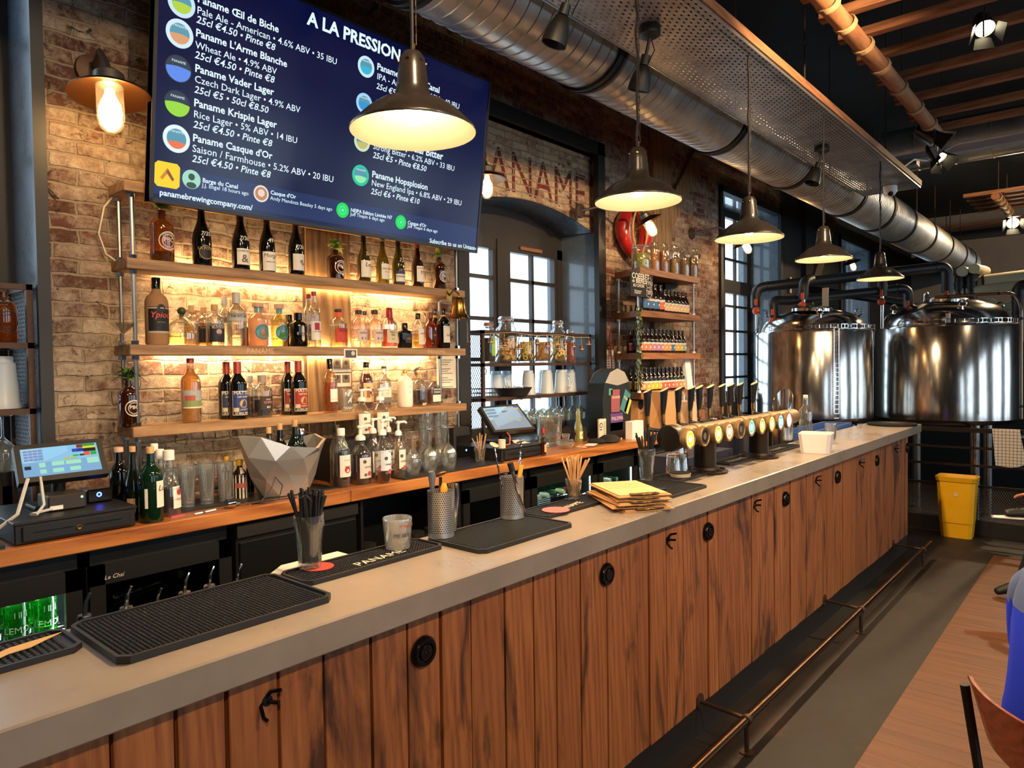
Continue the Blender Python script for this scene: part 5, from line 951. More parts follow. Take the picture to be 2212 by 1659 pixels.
f=fridge('lit glass-door fridge with green lemonade bottles, far left under the worktop',.30,.845,True); shelfwire(f,.545,.775)
GRN=glass('30c038',1,.35,'green_bottle')
for i,(x,y) in enumerate([(.58,2.80),(.665,2.80),(.75,2.80),(.535,2.88),(.62,2.88),(.71,2.88)]):
    mkbottle('bright green lemonade bottle in the left fridge, '+['front row, left','front row, middle','front row, right','back row, left','back row, middle','back row, right'][i],'bottle',(x,y,.781),.036,.205,'gin',GRN,pm('d8c850',.4),.9,1.2,labs=[],txt=[(['LEMON','LEMON','LEMON'][i%3],.18,.03,'e8f0d8',10),('| || ||',.45,.022,'d8e8d0',10)],group='green lemonade bottles in the fridge')
f=fridge('dark wine cooler with a wooden-edged wire shelf under the worktop',.86,1.385,False,'wine_cooler'); shelfwire(f,.525,.80)
m=MB(); m.text('Le Chai',.021,pm('b8b4b0',.4),(.05,-.0015,.947),(1,0,0),(0,0,1),.005,.25); m.box((.03,.022,.79),(.5,.03,.81),BARW); m.obj('badge',f)
t=mkbottle('dark bottle lying on the wine cooler shelf','bottle',(.95,2.80,.845),.038,.3,'bord',DK,CORK,.93); t.rotation_euler=(0,1.5,.2)
m=MB(); m.box((1.40,2.715,.02),(1.995,3.12,1.0),FB,bev=.004); m.box((1.41,2.70,.04),(1.985,2.715,.98),pm('0e0f10',.35),bev=.003); m.box((1.40,2.70,1.0),(1.995,2.72,1.05),pm('1c1a18',.5)); tag(m.obj('ice_machine'),'black steel appliance with a worn solid door, under the ice bucket','appliance')
t=thing('open_shelf_cabinet','open black cabinet with jars inside, below the syrups','cabinet',(2.02,2.715,0)); m=MB(); m.box((0,0,.02),(.014,.4,1.06),FB); m.box((.64,0,.02),(.66,.4,1.06),FB); m.box((0,.39,.02),(.66,.4,1.06),FB); m.box((0,0,.02),(.66,.4,.04),FB); m.box((0,0,.62),(.66,.4,.64),FB); m.obj('carcass',t)
for i,(x,c,l) in enumerate([(2.14,'d8d0c0','round glass bowl inside the open black cabinet'),(2.46,'c86a30','jar with an orange label inside the open black cabinet'),(2.58,'7a5a40','jar of brown liquid inside the open black cabinet')]): mkbottle(l,'jar',(x,2.83,.641),.055,.17,'jar',CLR,BLACK,.88,1.2,liq=(glass(c,.3,.3),.7) if i else None,labs=[(.2,.6,60,c)] if i else [])
f=fridge('black glass-door fridge, unlit, below the upturned glasses',2.70,3.28,False); 
for x0,x1,lb in [(3.29,4.0,'lit wine fridge with capped bottles on wire shelves, nearer one'),(4.02,4.53,'lit wine fridge with a silver badge on its frame, farther one')]:
    f=fridge(lb,x0,x1,True); w=x1-x0
    for zz in (.45,.62,.80): shelfwire(f,w,zz)
    for j,zz in enumerate((.45,.62,.80)):
        for i in range(int((w-.12)/.085)):
            c=['d8d8a0','e0e0d0','a03830','20482a','d8c8a8'][(i*2+j)%5]
            lbn='wine bottle lying '+['lowest','middle','top'][j]+' in the '+('nearer' if x0<4 else 'farther')+' lit fridge, '+['first','second','third','fourth','fifth','sixth','seventh'][i]+' from the left'
            b=mkbottle(lbn,'bottle',(x0+.09+.085*i,3.08,zz+.042),.036,.29,'bord',DKG,pm(c,.4),.78,1.1,group='wine bottles lying in the lit fridges'); b.rotation_euler=(PI/2+.0,0,0)
m=MB(); m.box((4.55,2.72,.02),(5.96,3.12,1.06),FB); m.box((4.57,2.705,.1),(5.2,2.72,1.0),pm('16181a',.4),bev=.003); m.box((5.24,2.705,.1),(5.9,2.72,1.0),pm('16181a',.4),bev=.003); m.tube([(4.62,2.68,.86),(5.1,2.68,.86)],.012,STEEL,8); m.tube([(5.3,2.68,.86),(5.8,2.68,.86)],.012,STEEL,8); tag(m.obj('drawer_cabinet'),'dark cabinet with two steel bar handles at the far end of the worktop','cabinet')
# ================================================================ WINDOW RACKS
k=NB('metal_mesh'); c=k.n('TexCoord'); sp=k.n('SeparateXYZ'); k.l(c.outputs['Object'],sp.inputs[0])
a_=k.math('ADD',sp.outputs[0],sp.outputs[1]); 
d1=k.math('ABSOLUTE',k.math('SUBTRACT',k.math('FRACT',k.math('ADD',k.math('MULTIPLY',k.math('ADD',a_,k.math('MULTIPLY',sp.outputs[2],.6)),50),500)),.5)); d2=k.math('ABSOLUTE',k.math('SUBTRACT',k.math('FRACT',k.math('ADD',k.math('MULTIPLY',k.math('SUBTRACT',a_,k.math('MULTIPLY',sp.outputs[2],.6)),50),500)),.5))
op=k.math('MULTIPLY',k.math('LESS_THAN',d1,.36),k.math('LESS_THAN',d2,.36)); tb=k.n('BsdfTransparent'); mx=k.n('MixShader'); k.l(op,mx.inputs[0]); k.l(k.b.outputs[0],mx.inputs[1]); k.l(tb.outputs[0],mx.inputs[2]); k.l(mx.outputs[0],k.N['Material Output'].inputs[0])
k.b.inputs['Base Color'].default_value=(.08,.07,.065,1); MESHM=k.done(None,.5,.5)
def rack(label,x0,x1,y0,y1,z0,zs,mesh_sides=(0,1)):
    t=thing('metal_rack',label,'rack',(0,0,0)); b=.011; ztop=zs[-1]
    for x in (x0,x1):
        for y in (y0,y1): m=MB(); m.box((x-b,y-b,z0),(x+b,y+b,ztop),RUST); m.obj('post',t)
    for i,z in enumerate(zs):
        m=MB(); m.box((x0-b,y0-b,z-.022),(x1+b,y0+b,z),RUST); m.box((x0-b,y1-b,z-.022),(x1+b,y1+b,z),RUST)
        for x in (x0,x1): m.box((x-b,y0,z-.022),(x+b,y1,z),RUST)
        m.obj('rail',t)
        if i<len(zs)-1: m=MB(); m.box((x0,y0,z-.012),(x1,y1,z),RUST); m.obj('shelf',t)
    for s in mesh_sides: x=(x0,x1)[s]; m=MB(); m.add([(x,y0,z0),(x,y1,z0),(x,y1,ztop),(x,y0,ztop)],[(0,1,2,3)],MESHM); m.obj('side_mesh',t)
    return t
ZW=1.142
r2=rack('dark metal rack with mesh sides standing in the middle window',3.46,4.72,3.27,3.53,ZW,[1.462,1.70,1.925])
FRUIT=pm('c8a060',.7); 
def ferment(px0,px1,pyt,y,lb,fill,chips,lidw,rad=None,lab=None,zs=1.701):
    p=at((px0+px1)/2,750,'y',y); D=depth(p); R=(px1-px0)*D/FP/2; H=at(p.x and (px0+px1)/2,pyt,'y',y).z-zs
    t=thing('preserving_jar',lb,'jar',(p.x,y,zs)); m=MB(); m.lathe([(0,.006),(R*.9,0),(R,.015),(R,H*.66),(R*.92,H*.74),(R*.68,H*.8),(R*.66,H*.9),(R*.7,H*.905),(R*.7,H*.93)],CLR,24); m.obj('glass_body',t)
    m=MB(); m.lathe([(R*.74,H*.93),(R*.74,H*.96),(R*.6,H),(0,H)],CLEARD if lidw!='w' else pm('7a5a40',.6),22); m.lathe([(R*.7,H*.915),(R*.72,H*.915),(R*.72,H*.925),(R*.7,H*.925)],pm('c86a50',.5),22); m.obj('lid',t)
    m=MB(); m.tube([(R*.72*math.cos(a),R*.72*math.sin(a),H*.88) for a in [2*PI*i/18 for i in range(18)]],.003,CHROME,5,closed=True); m.tube([(R*.72,-.01,H*.88),(R*.85,-.02,H*.83),(R*.8,-.01,H*.92)],.003,CHROME,5); m.obj('wire_clamp',t)
    m=MB(); m.lathe([(0,.012),(R*.9,.012),(R*.93,.02),(R*.93,H*.62),(0,H*.62)],fill,22); m.obj('liquid',t)
    if chips:
        m=MB(); rr=random.Random(int(px0)); 
        for i in range(chips[0]):
            a=rr.uniform(PI*.9,PI*2.1); q=R*.94; zz=rr.uniform(.03,H*.6); s=rr.uniform(.5,1.2)*chips[2]
            xf=T(q*math.cos(a),q*math.sin(a),zz)@RZ(a)@RY(PI/2)@RZ(rr.uniform(0,3))
            if chips[3]: m.lathe([(s*.6,0),(s*.6,.002),(s,.002),(s,0)],pm(chips[1],.6),10,xf)
            else: m.box((-s,-s*.4,0),(s,s*.4,.003),pm(chips[1],.6),xf)
        o=m.obj('fruit_slices',t); o['kind']='stuff'
    if lab: m=MB(); m.lathe([(R*1.004+.0006,H*.18),(R*1.004+.0006,H*.62)],pm(lab,.6),14,None,-PI/2-.3,-PI/2+1.1); m.text('CECI EST',.025,WHITE,(.0,-R-.002,H*.38),(1,0,0),(0,0,1),.02); m.obj('label',t)
    return t
ferment(1041,1070,697,3.36,'jar with a lime green label and wooden lid, leftmost in the rack',glass('4a4420',.3,.5,'dark_infusion'),None,'w',lab='8ab83c')
ferment(1070,1117,684,3.38,'large clip-top jar packed with sliced fruit, second from left in the rack',glass('b89048',.3,.45,'fruit_infusion'),(80,'c89a58',.022,0),'c')
ferment(1118,1152,712,3.36,'jar of dark citrus rings in the middle of the rack',glass('a08848',.3,.35,'citrus_infusion'),(64,'c8a848',.016,1),'c')
ferment(1154,1189,712,3.36,'jar of brown slices and golden liquid in the rack',glass('d8a038',.3,.35,'golden_infusion'),(60,'8a6038',.018,0),'c')
ferment(1189,1222,693,3.38,'tall clip-top jar of pale yellow fruit in the rack',glass('c8a848',.3,.45,'yellow_infusion'),(80,'d8b868',.02,0),'c')
ferment(1221,1243,712,3.35,'bright orange jar with a small tap, rightmost in the rack',glass('e07818',.3,.6,'orange_infusion'),None,'c')
t=thing('bell_garland','string of little brown bells hung along the top of the rack','garland',(0,0,0))
m=MB(); m.tube([(3.47,3.255,1.90),(3.75,3.25,1.915),(4.0,3.25,1.9),(4.3,3.25,1.91),(4.5,3.25,1.895),(4.7,3.25,1.9)],.002,pm('c8b090',.8),4); m.obj('string',t)
for i,x in enumerate([3.52,3.66,3.82,4.02,4.14,4.28,4.36,4.47,4.58,4.68]):
    dz=.03+.02*(i%3); m=MB(); m.tube([(x,3.25,1.905),(x,3.248,1.905-dz)],.0015,pm('c8b090',.8),4); m.lathe([(0,0),(.013,-.006),(.017,-.025),(.019,-.038),(.012,-.04),(0,-.03)],pm('6a3a24',.4),12,T(x,3.248,1.905-dz)); m.lathe([(.0178,-.03),(.0188,-.034)],pm('e0d0c0',.6),12,T(x,3.248,1.905-dz)); m.obj('bell',t)
FROST=glass('f4f8fa',.7,.75,'frosted_glass_white',.25)
def stein(loc,lb,rz,proto=None):
    if proto: return dup(proto,loc,rz,lb)
    t=thing('beer_mug',lb,'mug',loc,rz,'frosted mugs upturned in the rack'); m=MB(); m.lathe([(.056,0),(.056,.005),(.052,.02),(.043,.14),(.043,.155),(.038,.158),(.036,.18),(0,.182),(0,.172),(.034,.17),(.046,.02),(.05,.0)],FROST,22); m.obj('glass',t)
    m=MB(); m.tube([(.05,0,.03),(.085,0,.04),(.09,0,.08),(.075,0,.125),(.042,0,.135)],.007,CLR,8); m.obj('handle',t); return t
mg=None; 
for i,(x,y,lb) in enumerate([(3.79,3.45,'frosted mug behind the wicker basket, leftmost in the rack'),(3.92,3.47,'frosted mug half hidden in the back row, second from left'),(4.04,3.35,'frosted mug in front, just right of the wicker basket'),(4.17,3.46,'frosted mug in the back row between the two front mugs'),(4.26,3.35,'frosted mug in front, fourth along the rack shelf'),(4.36,3.46,'frosted mug in the back row of the rack, second from right'),(4.44,3.35,'frosted mug in front with its handle turned left'),(4.60,3.38,'frosted mug at the right end of the rack shelf')]):
    mm=stein((x,y,1.463),lb,.2+.7*(i%3)-.6,mg); mg=mg or mm
t=thing('wicker_basket','low dark wicker basket full of small glassware in the rack','basket',(3.84,3.33,1.463)); m=MB(); m.lathe([(0,.003),(.10,.0),(.135,.055),(.14,.06),(.132,.06),(.095,.006),(0,.006)],pm('15151a',.7),26,None,xs=lambda a:1+.0*a); m.obj('basket',t)
for i in range(5): m=MB(); m.lathe([(0,0),(.02,0),(.026,.05),(.024,.05),(.017,.004),(0,.004)],CLEARD,12,T(-.07+.035*i,.01*(i%2),.035)@RX(.5*(i%2)-.2)); m.obj('small_glass',t) if False else None
for i in range(5):
    tt=thing('shot_glass','little clear glass lying in the wicker basket','glass',(3.76+.04*i,3.33+.02*(i%2),1.485),.5*i,'shot glasses in the wicker basket'); m=MB(); m.lathe([(0,0),(.018,0),(.024,.05),(.022,.05),(.015,.004),(0,.004)],CLEARD,12,RX(.4)); m.obj('glass',tt)
t=thing('wire_caddy','square wire caddy with a tall ring handle at the left of the rack','caddy',(3.57,3.36,1.463)); m=MB()
for z_ in (.004,.03,.06): m.tube([(-.07,-.06,z_),(.07,-.06,z_),(.07,.06,z_),(-.07,.06,z_)],.003,BLACK,5,closed=True)
for i in range(6): m.tube([(-.07+.028*i,-.06,0),(-.07+.028*i,-.06,.06)],.002,BLACK,4); m.tube([(-.07+.028*i,.06,0),(-.07+.028*i,.06,.06)],.002,BLACK,4)
m.obj('basket',t); m=MB(); m.tube([(0,0,.0),(0,0,.16)],.0035,BLACK,6); m.tube([(.022*math.cos(2*PI*i/16),0,.18+.022*math.sin(2*PI*i/16)) for i in range(16)],.003,BLACK,5,closed=True); m.obj('ring_handle',t)
HG=[(0,0),(.034,.0),(.033,.003),(.006,.008),(.0042,.02),(.0042,.085),(.012,.093),(.036,.12),(.042,.15),(.036,.195),(.033,.195),(.039,.15),(.034,.123),(.008,.098),(0,.097)]
hg=None; nth=['first','second','third','fourth','fifth','sixth','seventh','eighth','ninth','tenth','eleventh','twelfth']
for row,(y,n0,x0) in enumerate([(3.33,9,3.83),(3.44,7,3.90)]):
    for i in range(n0):
        lb='stem glass hanging upside down under the rack, '+('front' if row==0 else 'back')+' row, '+nth[i]+' from the left'
        loc=(x0+.105*i,y,1.439-.195)
        if not hg: hg=stemglass('hanging_glass',lb,loc,HG,'stem glasses hanging under the rack',True,CLR,16)
        else: dup(hg,loc,0,lb)
m=MB()
for i in range(10): m.tube([(3.78+.105*i,3.28,1.437),(3.78+.105*i,3.52,1.437)],.003,CHROME,5)
m.obj('glass_rail',r2)
r1=rack('dark metal rack with mesh side in the left window',-.4,.855,3.27,3.53,ZW-.03,[1.54,1.80,2.03],(1,))
growl=[]
p=at(8,735,'y',3.33)
bot(-18,32,632,1.801,3.33,'swing-top amber flask on the left window rack, right of its twin','growl',AMB,liq=(glass('e88a18',.4,.2,'amber_beer'),.62),rot=.3,txt=[('ring',.42,.04,'1a1210',-10),('ring',.42,.027,'1a1210',-10)])
bot(-70,-25,632,1.801,3.33,'swing-top amber flask at the picture edge on the left window rack','growl',AMB,liq=(glass('e88a18',.4,.2,'amber_beer'),.62))
stein((.77,3.36,1.541),'large frosted mug on the left window rack',1.2,None) if False else None
b=dup(mg,(.775,3.37,1.541),3.6,'large frosted mug upturned on the left window rack','frosted mugs upturned in the rack'); b.scale=(1.25,1.25,1.15)
g_=stemglass('stem_glass','upturned wine glass hanging at the bottom of the left window rack',(.775,3.36,1.515-.225),WG,None,True,CLR)
dup(g_,(.66,3.36,1.515-.225),0,'upturned wine glass hanging at the very edge of the left window rack')
t=thing('potted_plant','green leafy plant on top of the left window rack','plant',(.70,3.36,2.031)); m=MB(); m.lathe([(0,0),(.04,0),(.05,.07),(.045,.07),(0,.06)],pm('8a5a40',.7),16); m.obj('pot',t); m=MB(); rr=random.Random(4)
for i in range(26): a=rr.uniform(0,6.3); leaf(m,(0,0,.07),(math.cos(a),math.sin(a),rr.uniform(.2,1.6)),rr.uniform(.06,.1),.012,GREEN,.4)
m.obj('leaves',t)
# ================================================================ SHELF UNIT B (beers)
ub=thing('beer_shelf_unit','oak shelf unit with steel rods full of small beer bottles on the brick pier','shelf',(0,0,0))
YBF=2.83; ZB=[2.432,2.10,1.768,1.455]; BRD=woodmat('pier_shelf_oak','a46a38','8a5228','4e2a14','x',.8,0,.5)
for i,zz in enumerate(ZB):
    m=MB(); m.prism([(4.78,YBF),(5.80,YBF),(5.80,3.165),(4.95,3.165)],.05,BRD,T(0,0,zz-.05)); m.obj('shelf_board',ub)
    if i<3:
        for x,y in ((4.80,2.86),(4.96,3.14),(5.75,2.87)):
            m=MB(); m.tube([(x,y,zz-.05),(x,y,ZB[i+1])],.008,pm('c8c4bc',.3,1),8)
            for q_ in (zz-.058,ZB[i+1]+.008): m.lathe([(0,-.008),(.016,-.008),(.016,.008),(0,.008)],pm('f0e8d8',.3),8,T(x,y,q_))
            m.obj('rod',ub)
def grainjar(px0,px1,pyt,y,lb,c,wide=False,fill=.7):
    p=at((px0+px1)/2,pyt+20,'y',y); D=depth(p); R=(px1-px0)*D/FP/2; zs=ZB[0]+.001; H=at((px0+px1)/2,pyt,'y',y).z-zs
    t=thing('grain_jar',lb,'jar',(p.x,y,zs),0,'jars of grain on the beer shelves'); m=MB(); m.lathe([(0,.004),(R*.92,0),(R,.012),(R,H*.72),(R*.86,H*.82),(R*.66 if not wide else R*.92,H*.86),(R*.66 if not wide else R*.92,H*.9)],CLR,22); m.obj('glass_body',t)
    m=MB(); rl=R*.74 if not wide else R*.97; m.lathe([(rl,H*.9),(rl,H*.94),(rl*.7,H*.965),(.006,H*.97),(.008,H*.98),(.012,H*.99),(0,H)],CLEARD,20); m.obj('lid',t)
    kk=NB('grain'); n_=kk.noise(kk.co(),140,2,.5); kk.bump(n_,.003,1); gm=kk.done(kk.ramp(n_,[(.35,tuple(x*.35 for x in hx(c))),(.6,c)]),.7)
    m=MB(); m.lathe([(0,.008),(R*.9,.008),(R*.95,.016),(R*.95,H*fill),(R*.5,H*(fill+.03)),(0,H*(fill+.02))],gm,22); o=m.obj('grain',t); o['kind']='stuff'
    m=MB(); f=lambda x,y: ((R+.002)*math.sin(x/R),-(R+.002)*math.cos(x/R),H*.66+y); m.text(['HOUBLON','BLE','MALT','BLOND','BIERE','ORGE'][random.Random(lb).randrange(6)],.028,pm('e8e0d0',.6),(0,0,0),(1,0,0),(0,0,1),.01,0,'c',f); m.obj('writing',t)
grainjar(1364,1405,528,2.94,'wide lidded jar of yellow-green pellets, leftmost on the beer shelves','b0a83a',True,.62); grainjar(1403,1425,521,2.99,'tall jar of orange grain behind the lantern','b87838',False,.72); grainjar(1425,1444,524,2.95,'slim jar of reddish grain, third from the left on the beer shelves','a86a38',False,.72)
grainjar(1446,1467,528,2.93,'jar of golden grain, third from the right on the beer shelves','a8803c',False,.52); grainjar(1468,1489,534,2.93,'jar of dull gold grain, second from the right on the beer shelves','987438',False,.6); grainjar(1488,1507,535,2.885,'jar of pale brown grain, at the right end of the beer shelves','8a6238',False,.7)
BB=glass('3a1c0a',1,.25,'beer_glass'); BB=pm('170c07',.1,coat=.4,name='brown_beer_glass')
bproto={}
def beer(x,y,zz,col,label,h=.2,R=.03,gold='c8b890',group=None):
    key=(col,h,R)
    if key in bproto: return dup(bproto[key],(x,y,zz),0,label,group)
    b=mkbottle(label,'beer bottle',(x,y,zz),R,h,'beer',BB,pm('1a1614',.4),.96,1.1,group=group,labs=[(.1,.44,70,col),(.36,.44,70,'d8ccb8')],txt=[('disc',.24,.009,'f0e0c8'),('~PANAME',.2,.008,'2a2420',0,0,.03)],name='beer_bottle',n=12); bproto[key]=b; return b
LT=['leftmost','second from left','third from left','fourth from left','fifth from left','sixth from left','seventh from left','eighth from left','ninth from left','tenth from left','eleventh from left','twelfth from left','thirteenth from left','fourteenth from left']
def row(zz,y,x0,dx,cols,rowname,h=.195,R=.029):
    for i,c in enumerate(cols):
        nm={'3a6a9a':'blue','d86a3a':'orange','d8b48a':'beige','c0507a':'pink','d87858':'coral','b0789a':'mauve','e0945a':'peach','c8a030':'yellow','8a9a8a':'grey','c8b028':'mustard','d85a4a':'red'}[c]
        beer(x0+dx*i,y,zz+.001,c,'%s-labelled beer bottle, %s in the %s'%(nm,LT[i],rowname),h,R,'beer bottles on the pier shelves')
row(ZB[1],2.885,4.93,.085,['3a6a9a','3a6a9a','3a6a9a','d86a3a'],'front of the top beer row',.225,.04)
row(ZB[1],2.90,5.285,.064,['d8b48a']*7,'right part of the top beer row'); row(ZB[1],2.985,5.265,.066,['d8b48a']*7,'second rank of the top beer row'); row(ZB[1],3.07,5.28,.066,['d8b48a']*7,'rear rank of the top beer row')
row(ZB[2],2.90,4.87,.067,['d87858','d87858','d87858','b0789a','b0789a','b0789a','e0945a','e0945a','3a6a9a','c8a030','c8a030','8a9a8a'],'front of the middle beer row'); row(ZB[2],2.98,4.96,.067,['c0507a','c0507a','d87858','b0789a','b0789a','e0945a','e0945a','e0945a','3a6a9a'],'second rank of the middle beer row'); row(ZB[2],3.06,5.0,.067,['c0507a','c0507a','c0507a','b0789a','e0945a','e0945a'],'rear rank of the middle beer row')
row(ZB[3],2.89,4.89,.067,['e0945a','e0945a','c8b028','c8b028','c8b028','d85a4a','d85a4a','d85a4a','d87858','d87858','e0945a'],'front of the bottom beer row'); row(ZB[3],2.97,4.93,.067,['c8b028','c8b028','c8b028','c8b028','d85a4a','d85a4a','d87858','d87858','e0945a'],'second rank of the bottom beer row'); row(ZB[3],3.05,4.98,.067,['c8b028','c8b028','c8b028','d85a4a','d85a4a','d87858'],'rear rank of the bottom beer row')
t=thing('card_display','white folded card stand at the right end of the bottom beer shelf','card',(5.62,2.86,ZB[3]+.001)); m=MB(); m.add([(0,0,0),(.10,0,0),(.10,.03,.26),(0,.03,.26),(.0,.1,.0),(.1,.1,0)],[(0,1,2,3),(4,3,2,5),(1,5,2),(0,3,4)],WHITE); m.obj('card',t)
m=MB(); m.add([(.1005,0,0),(.1005,.1,0),(.1005,.03,.26)],[(0,1,2)],BLACK); m.obj('side',t)
t=thing('chalk_sign','black sign lettered in white hanging from the top beer shelf','sign',(0,0,0)); q=[at(1356,645,'y',2.845),at(1404,645,'y',2.845),at(1404,593,'y',2.845),at(1356,593,'y',2.845)]; q=[V((a.x,2.822,a.z)) for a in q]; w=q[1].x-q[0].x; h=q[3].z-q[0].z; zt=2.381; zb=zt-h
m=MB(); m.box((q[0].x,2.818,zb),(q[1].x,2.826,zt),pm('17120f',.7)); m.obj('board',t); m=MB()
def st(s,u,v,sz,sh=0): m.text(s,sz,pm('e8dcc8',.7),(q[0].x+w*u,2.8172,zb+h*v),(1,0,0),(0,0,1),.02,sh)
st('COFFRET',.05,.74,.062); st('de',.06,.58,.035,.2); st('BIERES',.22,.57,.056); st('AU CHOIX',.1,.40,.034,.1); st('Directement',.16,.2,.02); st('à emporter',.16,.12,.02); m.obj('lettering',t)
for a_,b_,c_,d_ in (('5 bouteilles','15 €',.62,.54),('10 bouteilles','28 €',.23,.15)):
    m=MB(); st(a_,.69,c_+.04,.0145); st(b_,.76,d_,.03); m.tube([(q[0].x+w*.83+(.042+.006*math.cos(5*a))*math.cos(a),2.817,zb+h*c_+(.042+.006*math.cos(5*a))*math.sin(a)) for a in [2*PI*i/40 for i in range(40)]],.0016,pm('e8dcc8',.7),4,closed=True); m.obj('price_badge',t)

m=MB(); rr=random.Random(6); z_=2.13
t=thing('leaf_garland','green leafy garland hanging down the front of the beer shelves','garland',(4.74,2.83,0)); s_=MB(); s_.tube([(-.005,-.02,2.12),(.0,-.012,1.9),(-.01,-.015,1.7),(.0,-.012,1.52)],.003,GREEN,5); s_.obj('stem',t)
for i in range(150): zz=2.13-.62*i/150; a=rr.uniform(0,6.3); leaf(m,(-.004,-.016,zz),(math.cos(a),math.sin(a)*.8-.2,rr.uniform(-.8,.2)),rr.uniform(.03,.05),.011,pm('6a7048',.7),.3)
m.obj('leaves',t)['kind']='stuff'
t=thing('red_collar','red oval collar with tan straps hanging on the bricks behind the glowing lantern','collar',(5.22,3.16,2.80)); m=MB()
N=36
for sgn in (-1,1): m.tube([(sgn*(.19*math.sin(PI*i/18)+.0),0,.25-.5*i/18+0) for i in range(19)],[.012+.055*math.sin(PI*i/18) for i in range(19)],pm('9a1c1c',.3,coat=.5),12)
m.obj('red_body',t); m=MB()
for sgn in (-1,1): m.tube([(sgn*.115*math.sin(PI*i/14),-.05,.24-.48*i/14) for i in range(15)],.009,pm('b88a50',.6),7)
m.obj('strap',t); t.location.y=3.14
m=MB(); m.box((5.50,3.0,2.30),(5.72,3.16,2.375),BLACK,bev=.004); tag(m.obj('router'),'small black box mounted below the top beer shelf','router')
p0=at(1304,820,'y',3.21); p1=at(1321,760,'y',3.21); m=MB(); m.box((4.87,3.212,1.55),(5.0,3.218,1.80),PAPER); 
for i in range(9): 
    for j in range(2): m.box((4.89+.055*j,3.2105,1.57+.022*i),(4.925+.055*j,3.2125,1.576+.022*i),pm('5a5048',.7))
tag(m.obj('wall_calendar'),'narrow paper calendar on the bricks beside the middle window','calendar')
m=MB(); m.tube([(4.90,3.195,1.95),(4.905,3.19,1.8),(4.92,3.185,1.6),(4.925,3.185,1.5)],.005,pm('a01818',.5),6); m.lathe([(0,.02),(.02,0),(.012,-.03),(0,-.04)],pm('3a1c14',.6),10,T(4.925,3.185,1.48)); tag(m.obj('red_ribbon'),'long red ribbon hanging in front of the paper calendar','ribbon')
# ================================================================ ON THE BAR
ZT=1.10
MATG=pm('1d1c1d',.5,name='bar_mat_rubber')
def barmat(label,x0,x1,y0,y1,h,dx,nub,rz=0,rib=False,text=None,curl=0):
    t=thing('bar_mat',label,'bar mat',((x0+x1)/2,(y0+y1)/2,ZT+.0005),rz); w,d=(x1-x0)/2,(y1-y0)/2; c_=.02
    out=[(-w+c_,-d),(w-c_,-d),(w,-d+c_),(w,d-c_),(w-c_,d),(-w+c_,d),(-w,d-c_),(-w,-d+c_)]
    m=MB(); m.prism(out,h*.5,MATG); e=.008
    k=len(out); inn=[(x*(1-e/w),y*(1-e/d)) for x,y in out]
    vs=[(x,y,h*.5) for x,y in out]+[(x,y,h) for x,y in out]+[(x,y,h) for x,y in inn]+[(x,y,h*.5) for x,y in inn]; fs=[]
    for i in range(k):
        j=(i+1)%k
        for r_ in range(3): fs.append((r_*k+i,r_*k+j,(r_+1)*k+j,(r_+1)*k+i))
    m.add(vs,fs,MATG); m.obj('tray',t)
    m=MB(); 
    if rib:
        n_=int(2*w/dx)
        for i in range(1,n_): x=-w+.012+i*(2*w-.024)/n_; m.box((x-dx*.22,-d+.014,h*.5),(x+dx*.22,d-.014,h*.9),MATG)
    else:
        nx,ny=int((2*w-.03)/dx),int((2*d-.03)/dx); vs=[];fs=[]
        for i in range(nx):
            for j in range(ny):
                x=-w+.018+i*dx; y=-d+.018+j*dx; b=len(vs); s=nub
                vs+=[(x-s,y-s,h*.5),(x+s,y-s,h*.5),(x+s,y+s,h*.5),(x-s,y+s,h*.5),(x-s*.7,y-s*.7,h*.92),(x+s*.7,y-s*.7,h*.92),(x+s*.7,y+s*.7,h*.92),(x-s*.7,y+s*.7,h*.92)]
                fs+=[(b+4,b+5,b+6,b+7),(b,b+1,b+5,b+4),(b+1,b+2,b+6,b+5),(b+2,b+3,b+7,b+6),(b+3,b,b+4,b+7)]
        m.add(vs,fs,MATG)
    m.obj('nubs',t)['kind']='stuff'
    if text: m=MB(); s,tx,ty,sz,an=text; u=(math.cos(an),math.sin(an),0); w_=(-math.sin(an),math.cos(an),0); m.text(s,sz,pm('e0cbb0',.6),(tx,ty,h*.95),u,w_,.03); m.obj('lettering',t)
    return t
barmat('large black rubber drip mat nearest the camera',.525,1.03,1.495,1.80,.016,.0098,.0033)
barmat('black bar runner at the left edge with a printed orange logo',-.1,.512,1.645,1.80,.013,.0125,.0038,text=None)
barmat('black bar runner with PANAME lettering under the black straws',1.045,1.555,1.645,1.795,.013,.0115,.0038,text=('PANAME',-.07,-.055,.05,.09))
barmat('ribbed black drip mat under the steel tool cups',1.57,2.055,1.495,1.765,.014,.011,.003,rib=True)
barmat('black bar runner with PANAME lettering under the paper straws',2.075,2.56,1.645,1.795,.013,.012,.003,rib=True,text=('PANAME',-.10,-.05,.045,.12))
barmat('flat black serving mat under the clipboards and pen',2.60,3.09,1.47,1.805,.012,.008,.0028)
barmat('black mat under the coasters and the upturned tumblers',3.10,3.43,1.63,1.805,.012,.009,.003)
barmat('black bar runner with white lettering between the two tap columns',3.80,4.22,1.66,1.80,.012,.0115,.0038,text=('PANAME',-.14,-.03,.06,0)); barmat('black bar runner behind the white tub',4.42,4.95,1.66,1.80,.012,.0115,.0038,text=('PANAME',-.18,-.03,.06,0))
m=MB(); zz=[(-.14,-.03),(-.09,.015),(-.02,.0),(.03,.03),(.13,.045),(.06,.0),(.02,-.005),(-.02,-.03),(-.08,-.045)]; m.prism(zz,.0015,pm('d8a860',.6),T(.37,1.71,ZT+.0145)); tag(m.obj('paper_cutout'),'orange cut-out paper logo lying on the left bar runner','paper')
